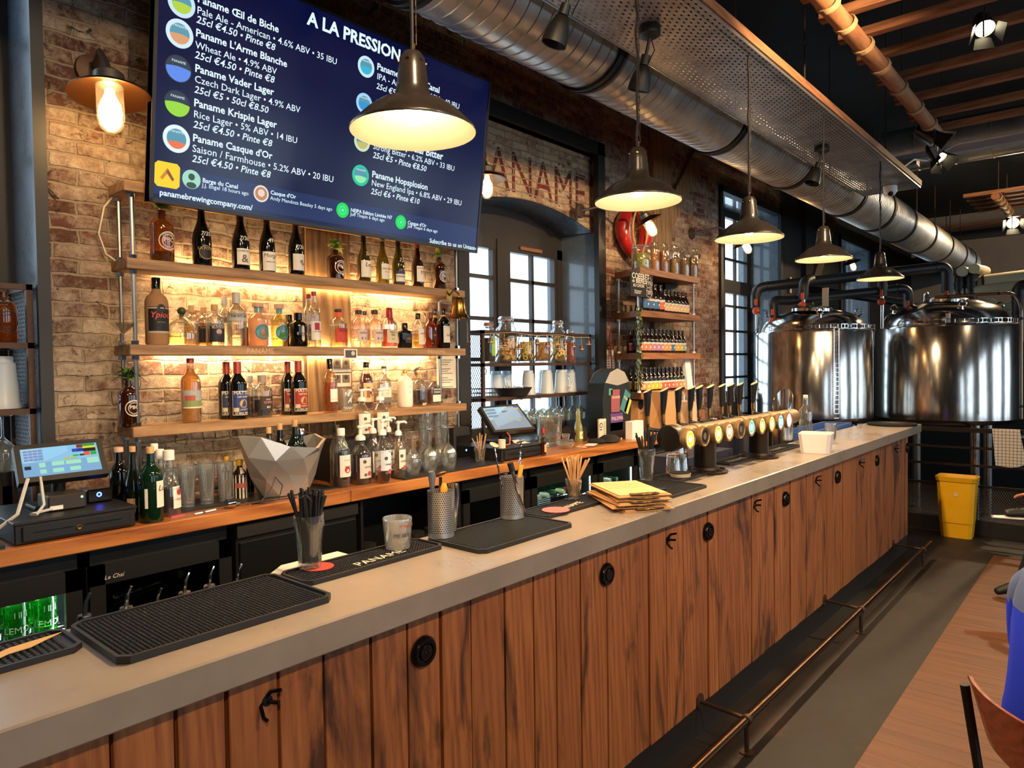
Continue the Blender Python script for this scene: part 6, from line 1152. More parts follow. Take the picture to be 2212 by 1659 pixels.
m=MB(); m.box((1.05,1.74,ZT+.0),(1.34,1.812,ZT+.0)) if False else None
m=MB(); m.prism([(1.02,1.82),(1.32,1.82),(1.32,1.90),(1.12,1.90)],.014,pm('d8d0c2',.5),T(0,0,ZT-.016)); tag(m.obj('chopping_board'),'white plastic chopping board jutting behind the black straws','board')
strawglass('tall glass crammed with black straws, nearest the camera',(1.132,1.765,ZT+.0146),.044,.152,.205,STRAWB,44,1,.0046)
m=MB(); m.lathe([(0,0),(.045,0),(.045,.0015),(0,.0015)],pm('c04030',.6),20,T(1.150,1.752,ZT+.0126)); tag(m.obj('coaster'),'red and white round coaster under the tall straw glass','coaster')
printglass((1.432,1.735,ZT+.0145),.047,.096,mat=glass((.93,.92,.88),1.4,.3,'cloudy_glass'),label='tumbler with hand-lettered writing beside the tool cup',lines=[('PANAME',.72,.016,'c05a50',.1,0),('ME BBY ONE',.42,.017,'3a2c2c',.05,.1),('TIME',.25,.014,'6a4a30',.5,.1)])
k=NB('punched_steel'); c=k.n('TexCoord'); sp=k.n('SeparateXYZ'); k.l(c.outputs['Object'],sp.inputs[0]); an=k.math('ARCTAN2',sp.outputs[1],sp.outputs[0])
uu=k.math('MULTIPLY',an,36/(2*PI)); vv=k.math('MULTIPLY',sp.outputs[2],140); ro=k.math('MODULO',k.math('FLOOR',k.math('ADD',vv,100)),2); fu=k.math('SUBTRACT',k.math('FRACT',k.math('ADD',k.math('ADD',uu,100),k.math('MULTIPLY',ro,.5))),.5); fv=k.math('SUBTRACT',k.math('FRACT',k.math('ADD',vv,100)),.5)
dd=k.math('ADD',k.math('MULTIPLY',fu,fu),k.math('MULTIPLY',fv,fv)); fc=k.math('MULTIPLY',k.math('LESS_THAN',dd,.075),k.math('GREATER_THAN',sp.outputs[2],.012)); PUNCH=k.done(k.mix(fc,(.85,.83,.8),(.05,.045,.04)),.3,.9)
def toolcup(x,y,label):
    t=thing('tool_cup',label,'cup',(x,y,ZT+.0145)); R,H=.044,.155; m=MB(); m.lathe([(0,0),(R,0),(R,H-.003),(R+.001,H),(R-.001,H),(R-.0015,.004),(0,.004)],PUNCH,36); m.obj('cup',t)
    m=MB(); m.add([((R+.0012)*math.cos(a),(R+.0008)*math.sin(a),z_) for a,z_ in ((-1.75,H-.004),(-.95,H-.004),(-1.15,H-.06))],[(0,2,1)],pm('b8b2a8',.4,.3)); m.obj('plain_patch',t); return V((x,y,ZT+.0145+.006))
def tool(name,label,cat,parts):
    t=thing(name,label,cat,(0,0,0))
    for n_,pts,r_,mt in parts: m=MB(); m.tube(pts,r_,mt,8); m.obj(n_,t)
    return t
b=toolcup(1.62,1.735,'perforated steel cup of bar tools beside the lettered tumbler')
tool('peeler','grey handled bar tool in the nearer tool cup','bar tool',[('handle',[b+V((-.025,.01,0)),b+V((-.028,.01,.16)),b+V((-.026,.012,.20)),b+V((-.03,.012,.215))],[.004,.008,.013,.01],pm('5c5f6a',.5))])
tool('yellow_peeler','yellow handled tool in the nearer tool cup','bar tool',[('handle',[b+V((-.005,-.018,0)),b+V((-.008,-.022,.13)),b+V((-.006,-.024,.16)),b+V((-.004,-.024,.175))],[.004,.009,.013,.007],pm('e8a020',.4))])
t=thing('muddler','steel muddler with a copper disc top in the nearer tool cup','bar tool',(0,0,0)); m=MB(); m.tube([b+V((.012,.012,0)),b+V((.014,.014,.19))],.006,CHROME,8); m.obj('shaft',t); m=MB(); m.lathe([(0,0),(.02,.004),(.021,.008),(0,.012)],pm('d89a60',.3,.8),18,T(b.x+.014,b.y+.01,b.z+.195)@RX(-.5)); m.obj('top',t)
t=thing('hawthorne_tongs','long polished tongs hanging beside the nearer tool cup','bar tool',(0,0,0)); m=MB(); m.tube([b+V((.052,-.012,.004)),b+V((.056,-.014,.12)),b+V((.056,-.012,.165))],[.007,.012,.012],CHROME,10); m.obj('arm',t); m=MB(); m.tube([b+V((.056,.01,.004)),b+V((.062,.01,.12)),b+V((.058,.008,.16))],[.006,.011,.011],CHROME,10); m.obj('arm',t)
b=toolcup(1.985,1.735,'perforated steel cup of bar spoons on the ribbed mat')
for i,(d0,d1,l) in enumerate([((-.02,.0),(-.075,.02),'twisted bar spoon leaning left in the farther tool cup'),((.02,.0),(.07,.01),'twisted bar spoon leaning right in the farther tool cup')]):
    t=thing('bar_spoon',l,'bar spoon',(0,0,0)); p0=b+V((d0[0],d0[1],0)); p1=b+V((d1[0],d1[1],.27)); m=MB()
    for ph in (0,PI): m.tube([p0+(p1-p0)*j/30+V((.0022*math.cos(j*1.3+ph),.0022*math.sin(j*1.3+ph),0)) for j in range(31)],.0022,CHROME,5)
    m.obj('shaft',t); m=MB(); m.lathe([(0,0),(.017,.002),(.018,.005),(0,.007)],pm('d8c8a8',.3,.7),16,T(*p1)@RX(.5 if i==0 else -.4)); m.obj('disc_end',t)
tool('yellow_peeler','yellow handled tool leaning in the farther tool cup','bar tool',[('handle',[b+V((.0,-.015,0)),b+V((.02,-.02,.13)),b+V((.035,-.02,.19))],[.004,.008,.009],pm('e0a030',.4))])
t=thing('ice_pick_tongs','steel tongs with a black joint leaning in front of the farther tool cup','bar tool',(0,0,0)); m=MB(); m.tube([b+V((-.052,-.05,.185)),b+V((-.03,-.055,.1)),b+V((.018,-.049,.02))],[.007,.006,.003],CHROME,8); m.obj('arm',t); m=MB(); m.tube([b+V((-.06,-.046,.21)),b+V((-.052,-.05,.18))],.012,BLACK,10); m.obj('joint',t)
m=MB(); m.tube([b+V((-.01,.02,0)),b+V((-.008,.022,.165))],.007,CHROME,8); tag(m.obj('steel_tube'),'short steel tube standing in the farther tool cup','bar tool')
strawglass('low tumbler of beige paper straws on the runner',(2.42,1.765,ZT+.0145),.036,.085,.17,STRAWP,16,7,.0042)
m=MB(); m.lathe([(0,0),(.055,0),(.055,.0015),(0,.0015)],pm('d86a68',.6),24,T(2.19,1.685,ZT+.0145)); tag(m.obj('coaster'),'round pink coaster on the runner beside the spoon cup','coaster')
# clipboards
t0=None; rr=random.Random(9)
KRF=pm('d8ab74',.75,name='menu_card_paper')
for i in range(5):
    t=thing('menu_clipboard',['lowest menu clipboard of the stack, jutting right','second lowest menu clipboard of the stack','middle menu clipboard of the stack','second menu clipboard from the top of the stack','topmost menu clipboard of the stack with a printed sheet'][i],'clipboard',(2.53+.012*rr.uniform(-1,1),1.56+.012*rr.uniform(-1,1),ZT+.0005+.0145*i),-.62+[.12,-.06,.05,-.1,.02][i],'menu clipboards stacked on the bar')
    m=MB(); m.box((-.115,-.165,0),(.115,.165,.004),pm('c89058',.6)); m.obj('board',t); m=MB(); m.box((-.105,-.15,.004),(.105,.16,.009),KRF)
    if i==4:
        for j in range(5): m.box((-.09,.12-.03*j,.009),(.02+.01*(j%3),.124-.03*j,.0094),pm('b86a58',.7))
        for j in range(4): m.box((.03,.10-.03*j,.009),(.09,.103-.03*j,.0094),pm('9a7a50',.7))
    m.obj('sheets',t); m=MB(); m.box((-.06,-.168,.009),(.06,-.14,.013),pm('7a5a3a',.35,.6)); m.tube([(-.05,-.155,.013),(-.02,-.172,.012),(.02,-.172,.012),(.05,-.155,.013)],.0018,BRASS,5); m.obj('clip',t)
m=MB(); d_=V((.13,-.1,0)); p0=V((2.72,1.665,ZT+.017)); m.tube([p0,p0+d_],.005,pm('1e1a4a',.35),8); m.tube([p0,p0-d_*.28],.0055,pm('15123a',.35),8); tag(m.obj('pen'),'dark blue pen lying on the flat black serving mat','pen')
strawglass('tall glass of black straws in front of the tap column',(3.03,1.765,ZT+.013),.043,.155,.22,STRAWB,16,3,.0042)
def tumbler(loc,lb,proto=None):
    if proto: return dup(proto,loc,0,lb)
    t=thing('tumbler',lb,'glass',loc,0,'upturned tumblers on the bar'); m=MB(); m.lathe([(.042,0),(.041,.0),(.034,.095),(.03,.1),(0,.1),(0,.086),(.03,.084),(.038,0)],CLEARD,18); m.obj('glass',t); return t
tm=tumbler((3.30,1.765,ZT+.013),'upturned tumbler on the mat, lower left by the first tap column')
for (x,y,z_,l) in [(3.395,1.77,.0145,'upturned tumbler on the mat, lower right by the first tap column'),(3.345,1.768,.115,'upturned tumbler stacked on the two lower ones')]: tumbler((x,y,ZT+z_),l,tm)
for i,(x,y,l) in enumerate([(2.66,1.96,'upturned tumbler on the back bar ledge, leftmost'),(2.78,1.99,'upturned tumbler on the back bar ledge, second from left'),(2.90,1.99,'upturned tumbler on the back bar ledge, third from left'),(2.80,1.89,'upturned tumbler with an amber bottom on the back bar ledge'),(3.02,1.96,'upturned tumbler on the back bar ledge, rightmost')]): tumbler((x,y,.953),l,tm)
m=MB(); m.box((2.5,1.83,.93),(7.0,2.15,.952),STEEL); m.box((2.5,1.83,.05),(2.53,2.15,.93),BLACK); m.box((6.9,1.83,.05),(6.93,2.15,.93),BLACK); m.box((2.5,2.12,.3),(7.0,2.13,.93),BLACK); tag(m.obj('service_bench'),'steel service bench behind the bar','bench')
for i in range(5):
    m=MB(); m.lathe([(0,0),(.05,0),(.05,.0035),(0,.0035)],pm('cdbda2',.75) if i<4 else pm('3a3430',.7),26,T(3.235+.004*(i%2),1.69+.003*(i%3),ZT+.0128+.0042*i)); tag(m.obj('coaster'),['lowest beer mat of the little stack','second lowest beer mat of the little stack','middle beer mat of the little stack','second beer mat from the top of the stack','dark topmost beer mat of the little stack'][i],'coaster','stack of beer mats')
# ---- beer tap tower
IRON=spotty('dark_iron','2b2724','3a342f',10,.38,.0008,.8); PIPE=spotty('bronzed_pipe','6a573a','826b48',7,.5,.0006,.45)
tw=thing('beer_tap_tower','industrial pipe beer tower with ten black taps and glowing badges on two columns','beer tap',(0,0,0))
PA=V((3.20,1.70,1.385)); 
pa=at(1440,940,'y',1.66); YP=1.69; zc_=at(1500,937,'y',YP).z; x0=at(1443,945,'y',YP).x; x1=at(1706,880,'y',YP).x
m=MB(); m.tube([(x0+.06,YP,zc_),(x1+.02,YP,zc_)],.05,PIPE,24); m.obj('manifold_pipe',tw)
m=MB(); m.lathe([(0,0),(.062,0),(.066,.004),(.066,.05),(.05,.06)],IRON,24,T(x0,YP,zc_)@RY(PI/2)); m.lathe([(.066,.05),(.066,.10),(.05,.104)],PIPE,8,T(x0,YP,zc_)@RY(PI/2),smooth=False); m.obj('end_cap',tw)
for px_ in (1523,1639):
    xx=at(px_,1000,'y',YP).x; m=MB(); m.lathe([(.058,0),(.058,.14),(.062,.145),(.062,.18),(.055,.185),(.055,zc_-ZT-.013)],IRON,24,T(xx,YP,ZT+.013)); m.obj('column',tw)
    m=MB(); m.lathe([(0,0),(.115,0),(.118,.004),(.118,.012),(.1,.015),(.075,.018),(.07,.03),(0,.03)],CAST,28,T(xx,YP,ZT+.0005)); 
    for a in range(6): m.lathe([(.0,0),(.014,0),(.014,.008),(0,.009)],IRON,6,T(xx+.095*math.cos(a*PI/3+.3),YP+.095*math.sin(a*PI/3+.3),ZT+.015))
    m.obj('flange',tw)
for px_ in (1500,1600,1660): xx=at(px_,930,'y',YP).x; m=MB(); m.lathe([(.051,-.03),(.056,-.028),(.056,.028),(.051,.03)],PIPE,24,T(xx,YP,zc_)@RY(PI/2)); m.obj('coupling',tw)
CO=['d8d020','1a1410','b8c838','e89060','3a342c','50c898','b8c838','c8d040','60b0e8','b8a0f0']; GL=[3,.25,3,3,.3,3,2.5,3,3.5,5]
bxs=[at(a,b_,'y',1.60).x for a,b_ in ((1488,937),(1520,932),(1549,925),(1573,920),(1598,914),(1621,913),(1644,908),(1665,902),(1684,900),(1702,898))]
for i,bx_ in enumerate(bxs):
    xx=bx_; m=MB(); m.tube([(xx,YP-.03,zc_),(xx,YP-.088,zc_)],[.038,.046],PIPE,20); m.lathe([(.046,0),(.052,.002),(.053,.02),(.047,.024),(.041,.02)],pm('a8845a',.35,.7),24,T(xx,YP-.078,zc_)@RX(PI/2)); bd=m.obj('badge_housing',tw)
    m=MB(); xf=T(xx,YP-.097,zc_)@RX(PI/2); cm=pm(CO[i],.35,0,GL[i]*.42,CO[i]) ; m.lathe([(0,0),(.042,0)],cm,24,xf); wt=pm('f0f4e0',.4,0,GL[i]*.38,'f4f8e8') if GL[i]>1 else pm('8a7458',.4); m.lathe([(.034,.0006),(.037,.0006)],wt,24,xf); m.lathe([(0,.0006),(.018,.0006)],wt,16,xf); m.text('PANAME',.014,pm('2a3038',.5),xf@V((-.026,.021,.001)),(1,0,0),(0,0,1),.02); m.obj('badge',bd)
hpx=[(1398,853,930),(1432,850,915),(1465,848,910),(1491,847,905),(1510,845,905),(1532,843,905),(1559,839,895),(1576,839,895),(1598,836,893),(1627,837,893)]
for i,(a,yt,yb) in enumerate(hpx):
    YH=1.855; xx=at(a,895,'y',YH).x
    hz=[1.60,1.60,1.602,1.602,1.603,1.604,1.606,1.606,1.607,1.608][i]
    m=MB(); tl_=.02; zb_=zc_+.05; m.lathe([(0,0),(.011,0),(.013,.012),(.012,.04),(.014,.05),(0,.05)],pm('c8b48a',.2,1),14,T(xx,YH,zb_)); m.tube([(xx,YP+.03,zc_+.02),(xx,YH-.02,zc_+.03),(xx,YH,zc_+.05),(xx,YH,zc_-.03)],.011,CHROME,8); m.obj('tap_neck',tw)
    m=MB(); xf=T(xx,YH,zb_+.05)@RX(.06*(1 if i%2 else .4)); H_=.13; n_=16; vs=[];fs=[]
    for j,(r_,z_) in enumerate([(.014,0),(.019,H_*.3),(.025,H_*.8),(.0265,H_)]):
        for q_ in range(n_): a_=2*PI*q_/n_; zz=z_+(.0 if j<3 else .012*math.cos(a_+.6)); vs.append((r_*math.cos(a_),r_*.8*math.sin(a_),zz))
    for j in range(3):
        for q_ in range(n_): fs.append((j*n_+q_,j*n_+(q_+1)%n_,(j+1)*n_+(q_+1)%n_,(j+1)*n_+q_))
    m.add(vs,fs,pm('131314',.3),True,xf); m.add([v for v in vs[-n_:]],[tuple(range(n_))],pm('b8a888',.4),False,xf); m.text('PANAME',.023,pm('8a8378',.5),xf@V((-.008,-.0215,.115)),(0,-.04,-1),(1,0,0),.02); m.obj('tap_handle',tw)
m=MB(); m.tube([(x1+.0,YP,zc_),(x1+.05,YP,zc_)],.05,PIPE,20); m.obj('end_cap',tw)
# ---- right part of the bar
p=at(1691,900,'y',1.92); t=thing('steel_cylinder','polished steel cylinder with a slanted top beyond the tap tower','cylinder',(p.x,1.92,.953)); m=MB(); n_=28; R=.072; lo=[(R*math.cos(2*PI*i/n_),R*math.sin(2*PI*i/n_),0) for i in range(n_)]; hz_=at(1691,866,'y',1.92).z-.953; hi=[(x,y,hz_+.09*(x/R)) for x,y,_ in lo]; m.add(lo+hi,[(i,(i+1)%n_,n_+(i+1)%n_,n_+i) for i in range(n_)],STEEL,True); m.add([(x*.94,y*.94,z_) for x,y,z_ in hi]+hi,[(i,(i+1)%n_,n_+(i+1)%n_,n_+i) for i in range(n_)],STEEL); m.add([(x*.94,y*.94,.01) for x,y,_ in lo]+[(x*.94,y*.94,z_) for x,y,z_ in hi],[(n_+i,n_+(i+1)%n_,(i+1)%n_,i) for i in range(n_)],STEEL,True); m.add(lo,[tuple(reversed(range(n_)))],STEEL); m.obj('tube',t)
t=thing('white_tub','white plastic tub with sloping sides on the bar','tub',(4.72,1.50,ZT)); 
def tubm(w,d,h,s,mat,th=.004):
    m=MB(); c_=.025
    def ring(w,d,z_): return [(-w+c_,-d,z_),(w-c_,-d,z_),(w,-d+c_,z_),(w,d-c_,z_),(w-c_,d,z_),(-w+c_,d,z_),(-w,d-c_,z_),(-w,-d+c_,z_)]
    rs=[ring(w*s,d*s,0),ring(w,d,h),ring(w-th,d-th,h),ring(w*s-th,d*s-th,th)]; vs=sum(rs,[]); fs=[tuple(reversed(range(8))),tuple(range(24,32))]
    for j in range(3):
        for i in range(8): fs.append((j*8+i,j*8+(i+1)%8,(j+1)*8+(i+1)%8,(j+1)*8+i))
    return m.add(vs,fs,mat)
tubm(.13,.115,.135,.85,pm('efe0dc',.4)).obj('body',t); t.rotation_euler=(0,0,.2); t.scale=(.86,.86,.9)
t=thing('water_glass','ribbed glass of water right of the white tub','glass',(5.22,1.56,ZT)); beerglass(.042,.145).obj('glass',t); MB().lathe([(0,.016),(.03,.016),(.036,.075),(0,.075)],glass('f0f4f4',.5),16).obj('water',t)
p=at(1740,900,'y',1.72); b=mkbottle('swing-top clear bottle of water behind the white tub','bottle',(p.x,1.72,ZT),.045,at(1740,853,'y',1.72).z-ZT,'tallsq',CLR,pm('d8c8b8',.4),.94,.95,liq=(glass('eef2f2',.5),.42)); m=MB(); H_=at(1740,853,'y',1.72).z-ZT; m.tube([(-.02,-.005,H_*.84),(-.028,-.01,H_*.9),(-.014,-.01,H_*.98),(.014,-.01,H_*.98),(.028,-.01,H_*.9),(.02,-.005,H_*.84)],.002,CHROME,5); m.obj('wire_bail',b)
t=thing('serving_tray','round dark non-slip serving tray at the far end of the bar','tray',(7.0,1.57,ZT)); m=MB(); m.lathe([(0,.002),(.19,0),(.2,.018),(.205,.018),(.196,0),(0,0)],pm('1c1a19',.6),36); m.obj('tray',t)
m=MB(); m.lathe([(0,0),(.022,.0),(.03,.03),(.026,.03),(.0,.004)],CLEARD,14,T(6.62,1.73,ZT)); tag(m.obj('ashtray'),'little clear glass dish by the round tray','dish')
t=thing('blue_crate','blue plastic crate behind the far part of the bar','crate',(6.25,1.98,.953)); m=MB(); 
for a,b_ in (((-.6,-.12,0),(.6,-.10,.17)),((-.6,.10,0),(.6,.12,.17)),((-.6,-.12,0),(-.58,.12,.17)),((.58,-.12,0),(.6,.12,.17)),((-.6,-.12,0),(.6,.12,.012))): m.box(a,b_,pm('3a5a98',.5))
m.obj('crate',t); m=MB()
for i in range(16): m.box((-.56+.072*i,-.1215,.05),(-.52+.072*i,-.12,.12),pm('20345c',.5))
m.obj('vents',t)
t=thing('glass_crate','grey lattice crate on the bench between the tap columns','crate',(3.95,1.98,.953)); m=MB(); m.box((-.3,-.12,0),(.3,.12,.1),pm('24242a',.5)); m.box((-.3,-.12,.1),(.3,.12,.19),pm('2c3040',.5)); m.obj('crate',t); m=MB()
for i in range(14): m.box((-.28+.042*i,-.1225,.02),(-.262+.042*i,-.12,.085),pm('55504a',.5),M.Identity(4))
m.obj('lattice',t)
t=thing('navy_bag','dark navy bag standing beyond the taps','bag',(4.75,2.03,.953)); m=MB(); m.box((-.2,-.1,0),(.2,.1,.3),pm('1a1c2e',.8),bev=.04); m.obj('bag',t)
t=thing('backpack','black backpack on the sill of the tall far window','bag',(7.62,3.40,.972)); m=MB(); m.box((-.22,-.12,0),(.2,.12,.38),pm('17181b',.8),bev=.07); m.obj('body',t); m=MB(); m.tube([(-.1,-.12,.36),(-.08,-.14,.42),(.06,-.14,.42),(.1,-.12,.36)],.012,BLACK,6); m.obj('handle',t)
# speed rail bottles behind the near bar edge
m=MB(); m.box((.35,1.815,.70),(1.35,1.95,.72),STEEL); m.box((.35,1.945,.72),(1.35,1.95,.80),STEEL); m.box((.35,1.80,.70),(1.35,1.815,.80),STEEL); tag(m.obj('speed_rail'),'steel bottle rail fixed behind the near end of the bar','rail')
for i,(a,yt,c,l) in enumerate([(182,1283,'a8a090','pour-spout bottle top above the mat, leftmost'),(272,1268,'e8e0d0','pour-spout bottle top above the mat, second from left'),(338,1272,'c8a878','pour-spout bottle top above the mat, third from left, lowest'),(398,1238,'e8e0d0','pour-spout bottle top above the mat with a white collar'),(452,1224,'d8d0c0','pour-spout bottle top above the mat with a printed band'),(512,1219,'c8c0b0','pour-spout bottle top above the mat, rightmost')]):
    p=at(a,yt+20,'y',1.88); zt=at(a,yt,'y',1.88).z; t=thing('spout_bottle',l,'bottle',(p.x,1.88,.721)); h=zt-.721
    m=MB(); m.lathe([(0,0),(.036,0),(.038,.01),(.038,h*.5),(.03,h*.58),(.0145,h*.68),(.0135,h-.075)],pm(['1c2a1c','e0dcd0','3a2a1a','1a1a1c','d8d4cc','222a22'][i],.12),16); m.obj('glass_body',t)
    m=MB(); m.lathe([(.0155,h-.09),(.0155,h-.066)],pm(c,.5),14); m.lathe([(0,h-.065),(.0165,h-.066),(.0165,h-.056),(.0145,h-.05),(0,h-.048)],pm('8a8a88',.25,1),14); m.obj('collar',t)
    m=MB(); m.tube([(0,0,h-.05),(.003,-.002,h-.02),(.012,-.004,h)],[.006,.0045,.0035],CHROME if i else BLACK,8); m.obj('spout',t)
# ================================================================ BREWERY
ORG=pm('d8501c',.45,name='orange_valve'); INSUL=pm('17181a',.45,name='black_insulation'); CREAM=pm('c8bb98',.45,name='cream_pipe')
k=NB('brushed_tank_steel'); v=k.co((1,1,.15)); n_=k.noise(v,40,3,.6); k.bump(k.noise(k.co((1,1,.5)),1.6,2,.5),.03,.25); TANKS=k.done(k.ramp(n_,[(.3,'b9b2aa'),(.7,'d6d0c8')]),.16,1)
def tank(label,x,y,r,z0,z1,dome,nleg):
    t=thing('brewing_tank',label,'tank',(x,y,0)); m=MB(); m.lathe([(r*.4,z0-.05),(r*.93,z0-.015),(r,z0+.03),(r,z0+.05),(r,z1-.02),(r*.985,z1)],TANKS,72); m.obj('shell',t)
    m=MB(); m.lathe([(r*.985,z1),(r*.9,z1+.01),(r*.89,z1+.04),(r*.84,z1+dome*.45),(r*.7,z1+dome*.72),(r*.45,z1+dome*.93),(r*.2,z1+dome),(0,z1+dome*1.01)],TANKS,72); m.obj('dome',t)
    m=MB(); m.lathe([(.2,0),(.2,.03),(.17,.05),(0,.07)],STEEL,28,T(-.18,-.05,z1+dome*.86)@RX(.05)); m.tube([(-.38,-.05,z1+dome*.9),(-.18,-.05,z1+dome*.9+.1),(.02,-.05,z1+dome*.95)],.008,CHROME,6); m.obj('manway',t)
    for a in (2.2,3.6,5.2):
        m=MB(); cx,cy=r*.78*math.cos(a),r*.78*math.sin(a); m.tube([(cx,cy,z1+dome*.4),(cx,cy,z1+dome*.4+.07)],.014,CHROME,8); m.tube([(cx,cy+.032*math.cos(b),z1+dome*.4+.1+.032*math.sin(b)) for b in [2*PI*i/16 for i in range(16)]],.009,CHROME,6,closed=True); m.obj('lifting_eye',t)
    for i in range(nleg):
        a=2*PI*i/nleg+.75; m=MB(); m.tube([(r*.72*math.cos(a),r*.72*math.sin(a),.0),(r*.72*math.cos(a),r*.72*math.sin(a),z0+.0)],.045,STEEL,14); m.obj('leg',t)
    m=MB(); ww=[]
    for rr_,zz in ((r+.012,z1+.015),(r-.05,z1+.015),(r+.012,z1+.055)): m.tube([(rr_*math.cos(a),rr_*math.sin(a),zz) for a in [PI*.85+PI*.75*i/40 for i in range(41)]],.004,CHROME,5)
    for i in range(0,41): a=PI*.85+PI*.75*i/40; m.tube([((r-.05)*math.cos(a),(r-.05)*math.sin(a),z1+.015),((r+.012)*math.cos(a),(r+.012)*math.sin(a),z1+.015),((r+.012)*math.cos(a),(r+.012)*math.sin(a),z1+.055)],.003,CHROME,4)
    m.obj('cable_basket',t); return t
t1=tank('left stainless brewing tank with a domed lid, in front of the tall far window',7.76,2.50,.575,1.06,1.99,.24,4)
t2=tank('right stainless brewing tank with a domed lid, beyond the end of the bar',8.78,1.46,.672,1.04,2.03,.29,4)
m=MB(); 
for a in (3.78,3.86): m.tube([(.592*math.cos(a),.592*math.sin(a),1.1),(.592*math.cos(a),.592*math.sin(a),2.0)],.004,CHROME,5)
for i in range(20): z_=1.12+.045*i; m.tube([(.592*math.cos(3.78),.592*math.sin(3.78),z_),(.592*math.cos(3.86),.592*math.sin(3.86),z_)],.003,CHROME,4)
m.obj('cable_ladder',t1)
# insulated pipework
def pipe(name,label,pts,r,mt,extra=()):
    t=thing(name,label,'pipe',(0,0,0)); P=[V(p) for p in pts]; m=MB(); out=[P[0]]
    for i in range(1,len(P)-1):
        a,b,c=P[i-1],P[i],P[i+1]; d=min(.09,(a-b).length*.45,(c-b).length*.45); p0=b+(a-b).normalized()*d; p1=b+(c-b).normalized()*d
        for j in range(6): s=j/5; out.append(p0*(1-s)**2+b*2*s*(1-s)+p1*s*s)
    out.append(P[-1]); m.tube(out,r,mt,16); m.obj('pipe',t)
    for i in range(len(P)-1):
        L=(P[i+1]-P[i]).length; d=(P[i+1]-P[i]).normalized()
        if L>.3:
            for q_ in (.12,L-.12): m=MB(); m.lathe([(r*1.0,-.012),(r*1.1,-.01),(r*1.1,.01),(r*1.0,.012)],pm('0c0c0d',.4),16,T(*(P[i]+d*q_))@dirm(d)); m.obj('joint_ring',t)
    for e in extra: e(t)
    return t
def valve(px,py,X,zlow,flip=1):
    def f(t):
        p=at(px,py,'x',X); m=MB(); m.tube([p+V((0,0,.06)),(p.x,p.y,zlow)],.019,STEEL,10); m.lathe([(0,-.03),(.03,-.03),(.03,.03),(0,.03)],pm('2a2a2c',.4),12,T(*p)); m.obj('riser',t)
        m=MB(); m.lathe([(0,0),(.035,0),(.04,.012),(.02,.03),(0,.03)],ORG,14,T(p.x-.03,p.y,p.z)@RY(-PI/2)); m.box((p.x-.05,p.y-.015,p.z+.06),(p.x-.025,p.y+.015,p.z+.13),ORG,bev=.006); m.obj('valve_handle',t)
    return f
A_=lambda px,py,X: at(px,py,'x',X)
pipe('insulated_pipe','upper black insulated pipe over the tanks, ending in an elbow above the right tank',[A_(1633,665,7.6),A_(1633,622,7.6),A_(2046,574,8.7),A_(2046,632,8.7)],.055,INSUL,[valve(1636,672,7.58,2.0),valve(2046,655,8.6,2.25)])
pipe('insulated_pipe','lower black insulated pipe running between the two tank lids',[A_(1672,690,7.5),A_(1668,648,7.5),A_(1700,650,7.7),A_(1962,622,8.5),A_(1962,668,8.5)],.05,INSUL,[valve(1672,694,7.48,2.03),valve(1962,676,8.45,2.15)])
pipe('insulated_pipe','short black insulated drop pipe with an orange valve at the left tank',[A_(1752,602,7.75),A_(1736,608,7.6),A_(1735,648,7.6)],.05,INSUL,[valve(1736,660,7.55,2.05)])
pipe('insulated_pipe','short black insulated drop pipe with an orange valve between the tanks',[A_(1906,600,8.3),A_(1906,640,8.3)],.05,INSUL,[valve(1906,652,8.28,2.02)])
pipe('insulated_pipe','black insulated pipe far behind the tank lids',[A_(1700,618,9.6),A_(1800,632,9.6),A_(1960,655,9.6)],.05,INSUL)
for i,(a,b_,l) in enumerate([(2072,592,'black and cream elbow pipe behind the right tank, left one'),(2098,586,'black and cream elbow pipe behind the right tank, right one')]):
    t=pipe('elbow_pipe',l,[A_(a,650,9.9),A_(a,b_,9.9),A_(a+25,b_+4,10.3)],.06,INSUL); m=MB(); p0=A_(a+6,b_-6,9.8); p1=A_(a+30,b_,10.3); m.tube([p0,p1],.06,CREAM,12); m.obj('cream_sleeve',t)
pipe('cream_pipe','thick cream insulated pipe behind the right tank at the picture edge',[A_(2100,615,10.0),A_(2250,598,10.0)],.10,CREAM)
pipe('cream_pipe','thinner cream pipe just below the thick cream one',[A_(2060,632,9.9),A_(2250,612,9.9)],.055,CREAM)
pipe('cream_pipe','low cream pipe with bends above the right tank lid',[A_(2110,660,9.8),A_(2140,652,9.8),A_(2155,665,9.8),A_(2190,660,9.8)],.05,CREAM)
pipe('insulated_pipe','black vertical pipe with a bend at the right edge behind the tank',[A_(2235,612,9.6),A_(2202,618,9.6),A_(2200,700,9.6)],.07,INSUL)
pipe('steel_tube','thin bent steel tube arching over the right tank and down its side',[A_(2020,642,8.2),A_(2190,632,8.1),A_(2206,660,8.05),A_(2206,905,8.05)],.014,pm('8a7a68',.25,1))
t=thing('level_gauge','white upright gauge plate on the left tank lid','gauge',(0,0,0)); p0=A_(1783,628,7.7); m=MB(); m.box((p0.x-.01,p0.y-.03,2.16),(p0.x+.01,p0.y+.03,p0.z+.03),pm('c8c4bc',.4)); m.obj('plate',t)
t=thing('sight_tube','short white tube standing on the right tank rim','tube',(0,0,0)); p0=A_(2048,690,8.18); m=MB(); m.tube([(p0.x,p0.y,2.05),(p0.x,p0.y,p0.z+.06)],.022,pm('d8d2c8',.35),12); m.obj('tube',t)
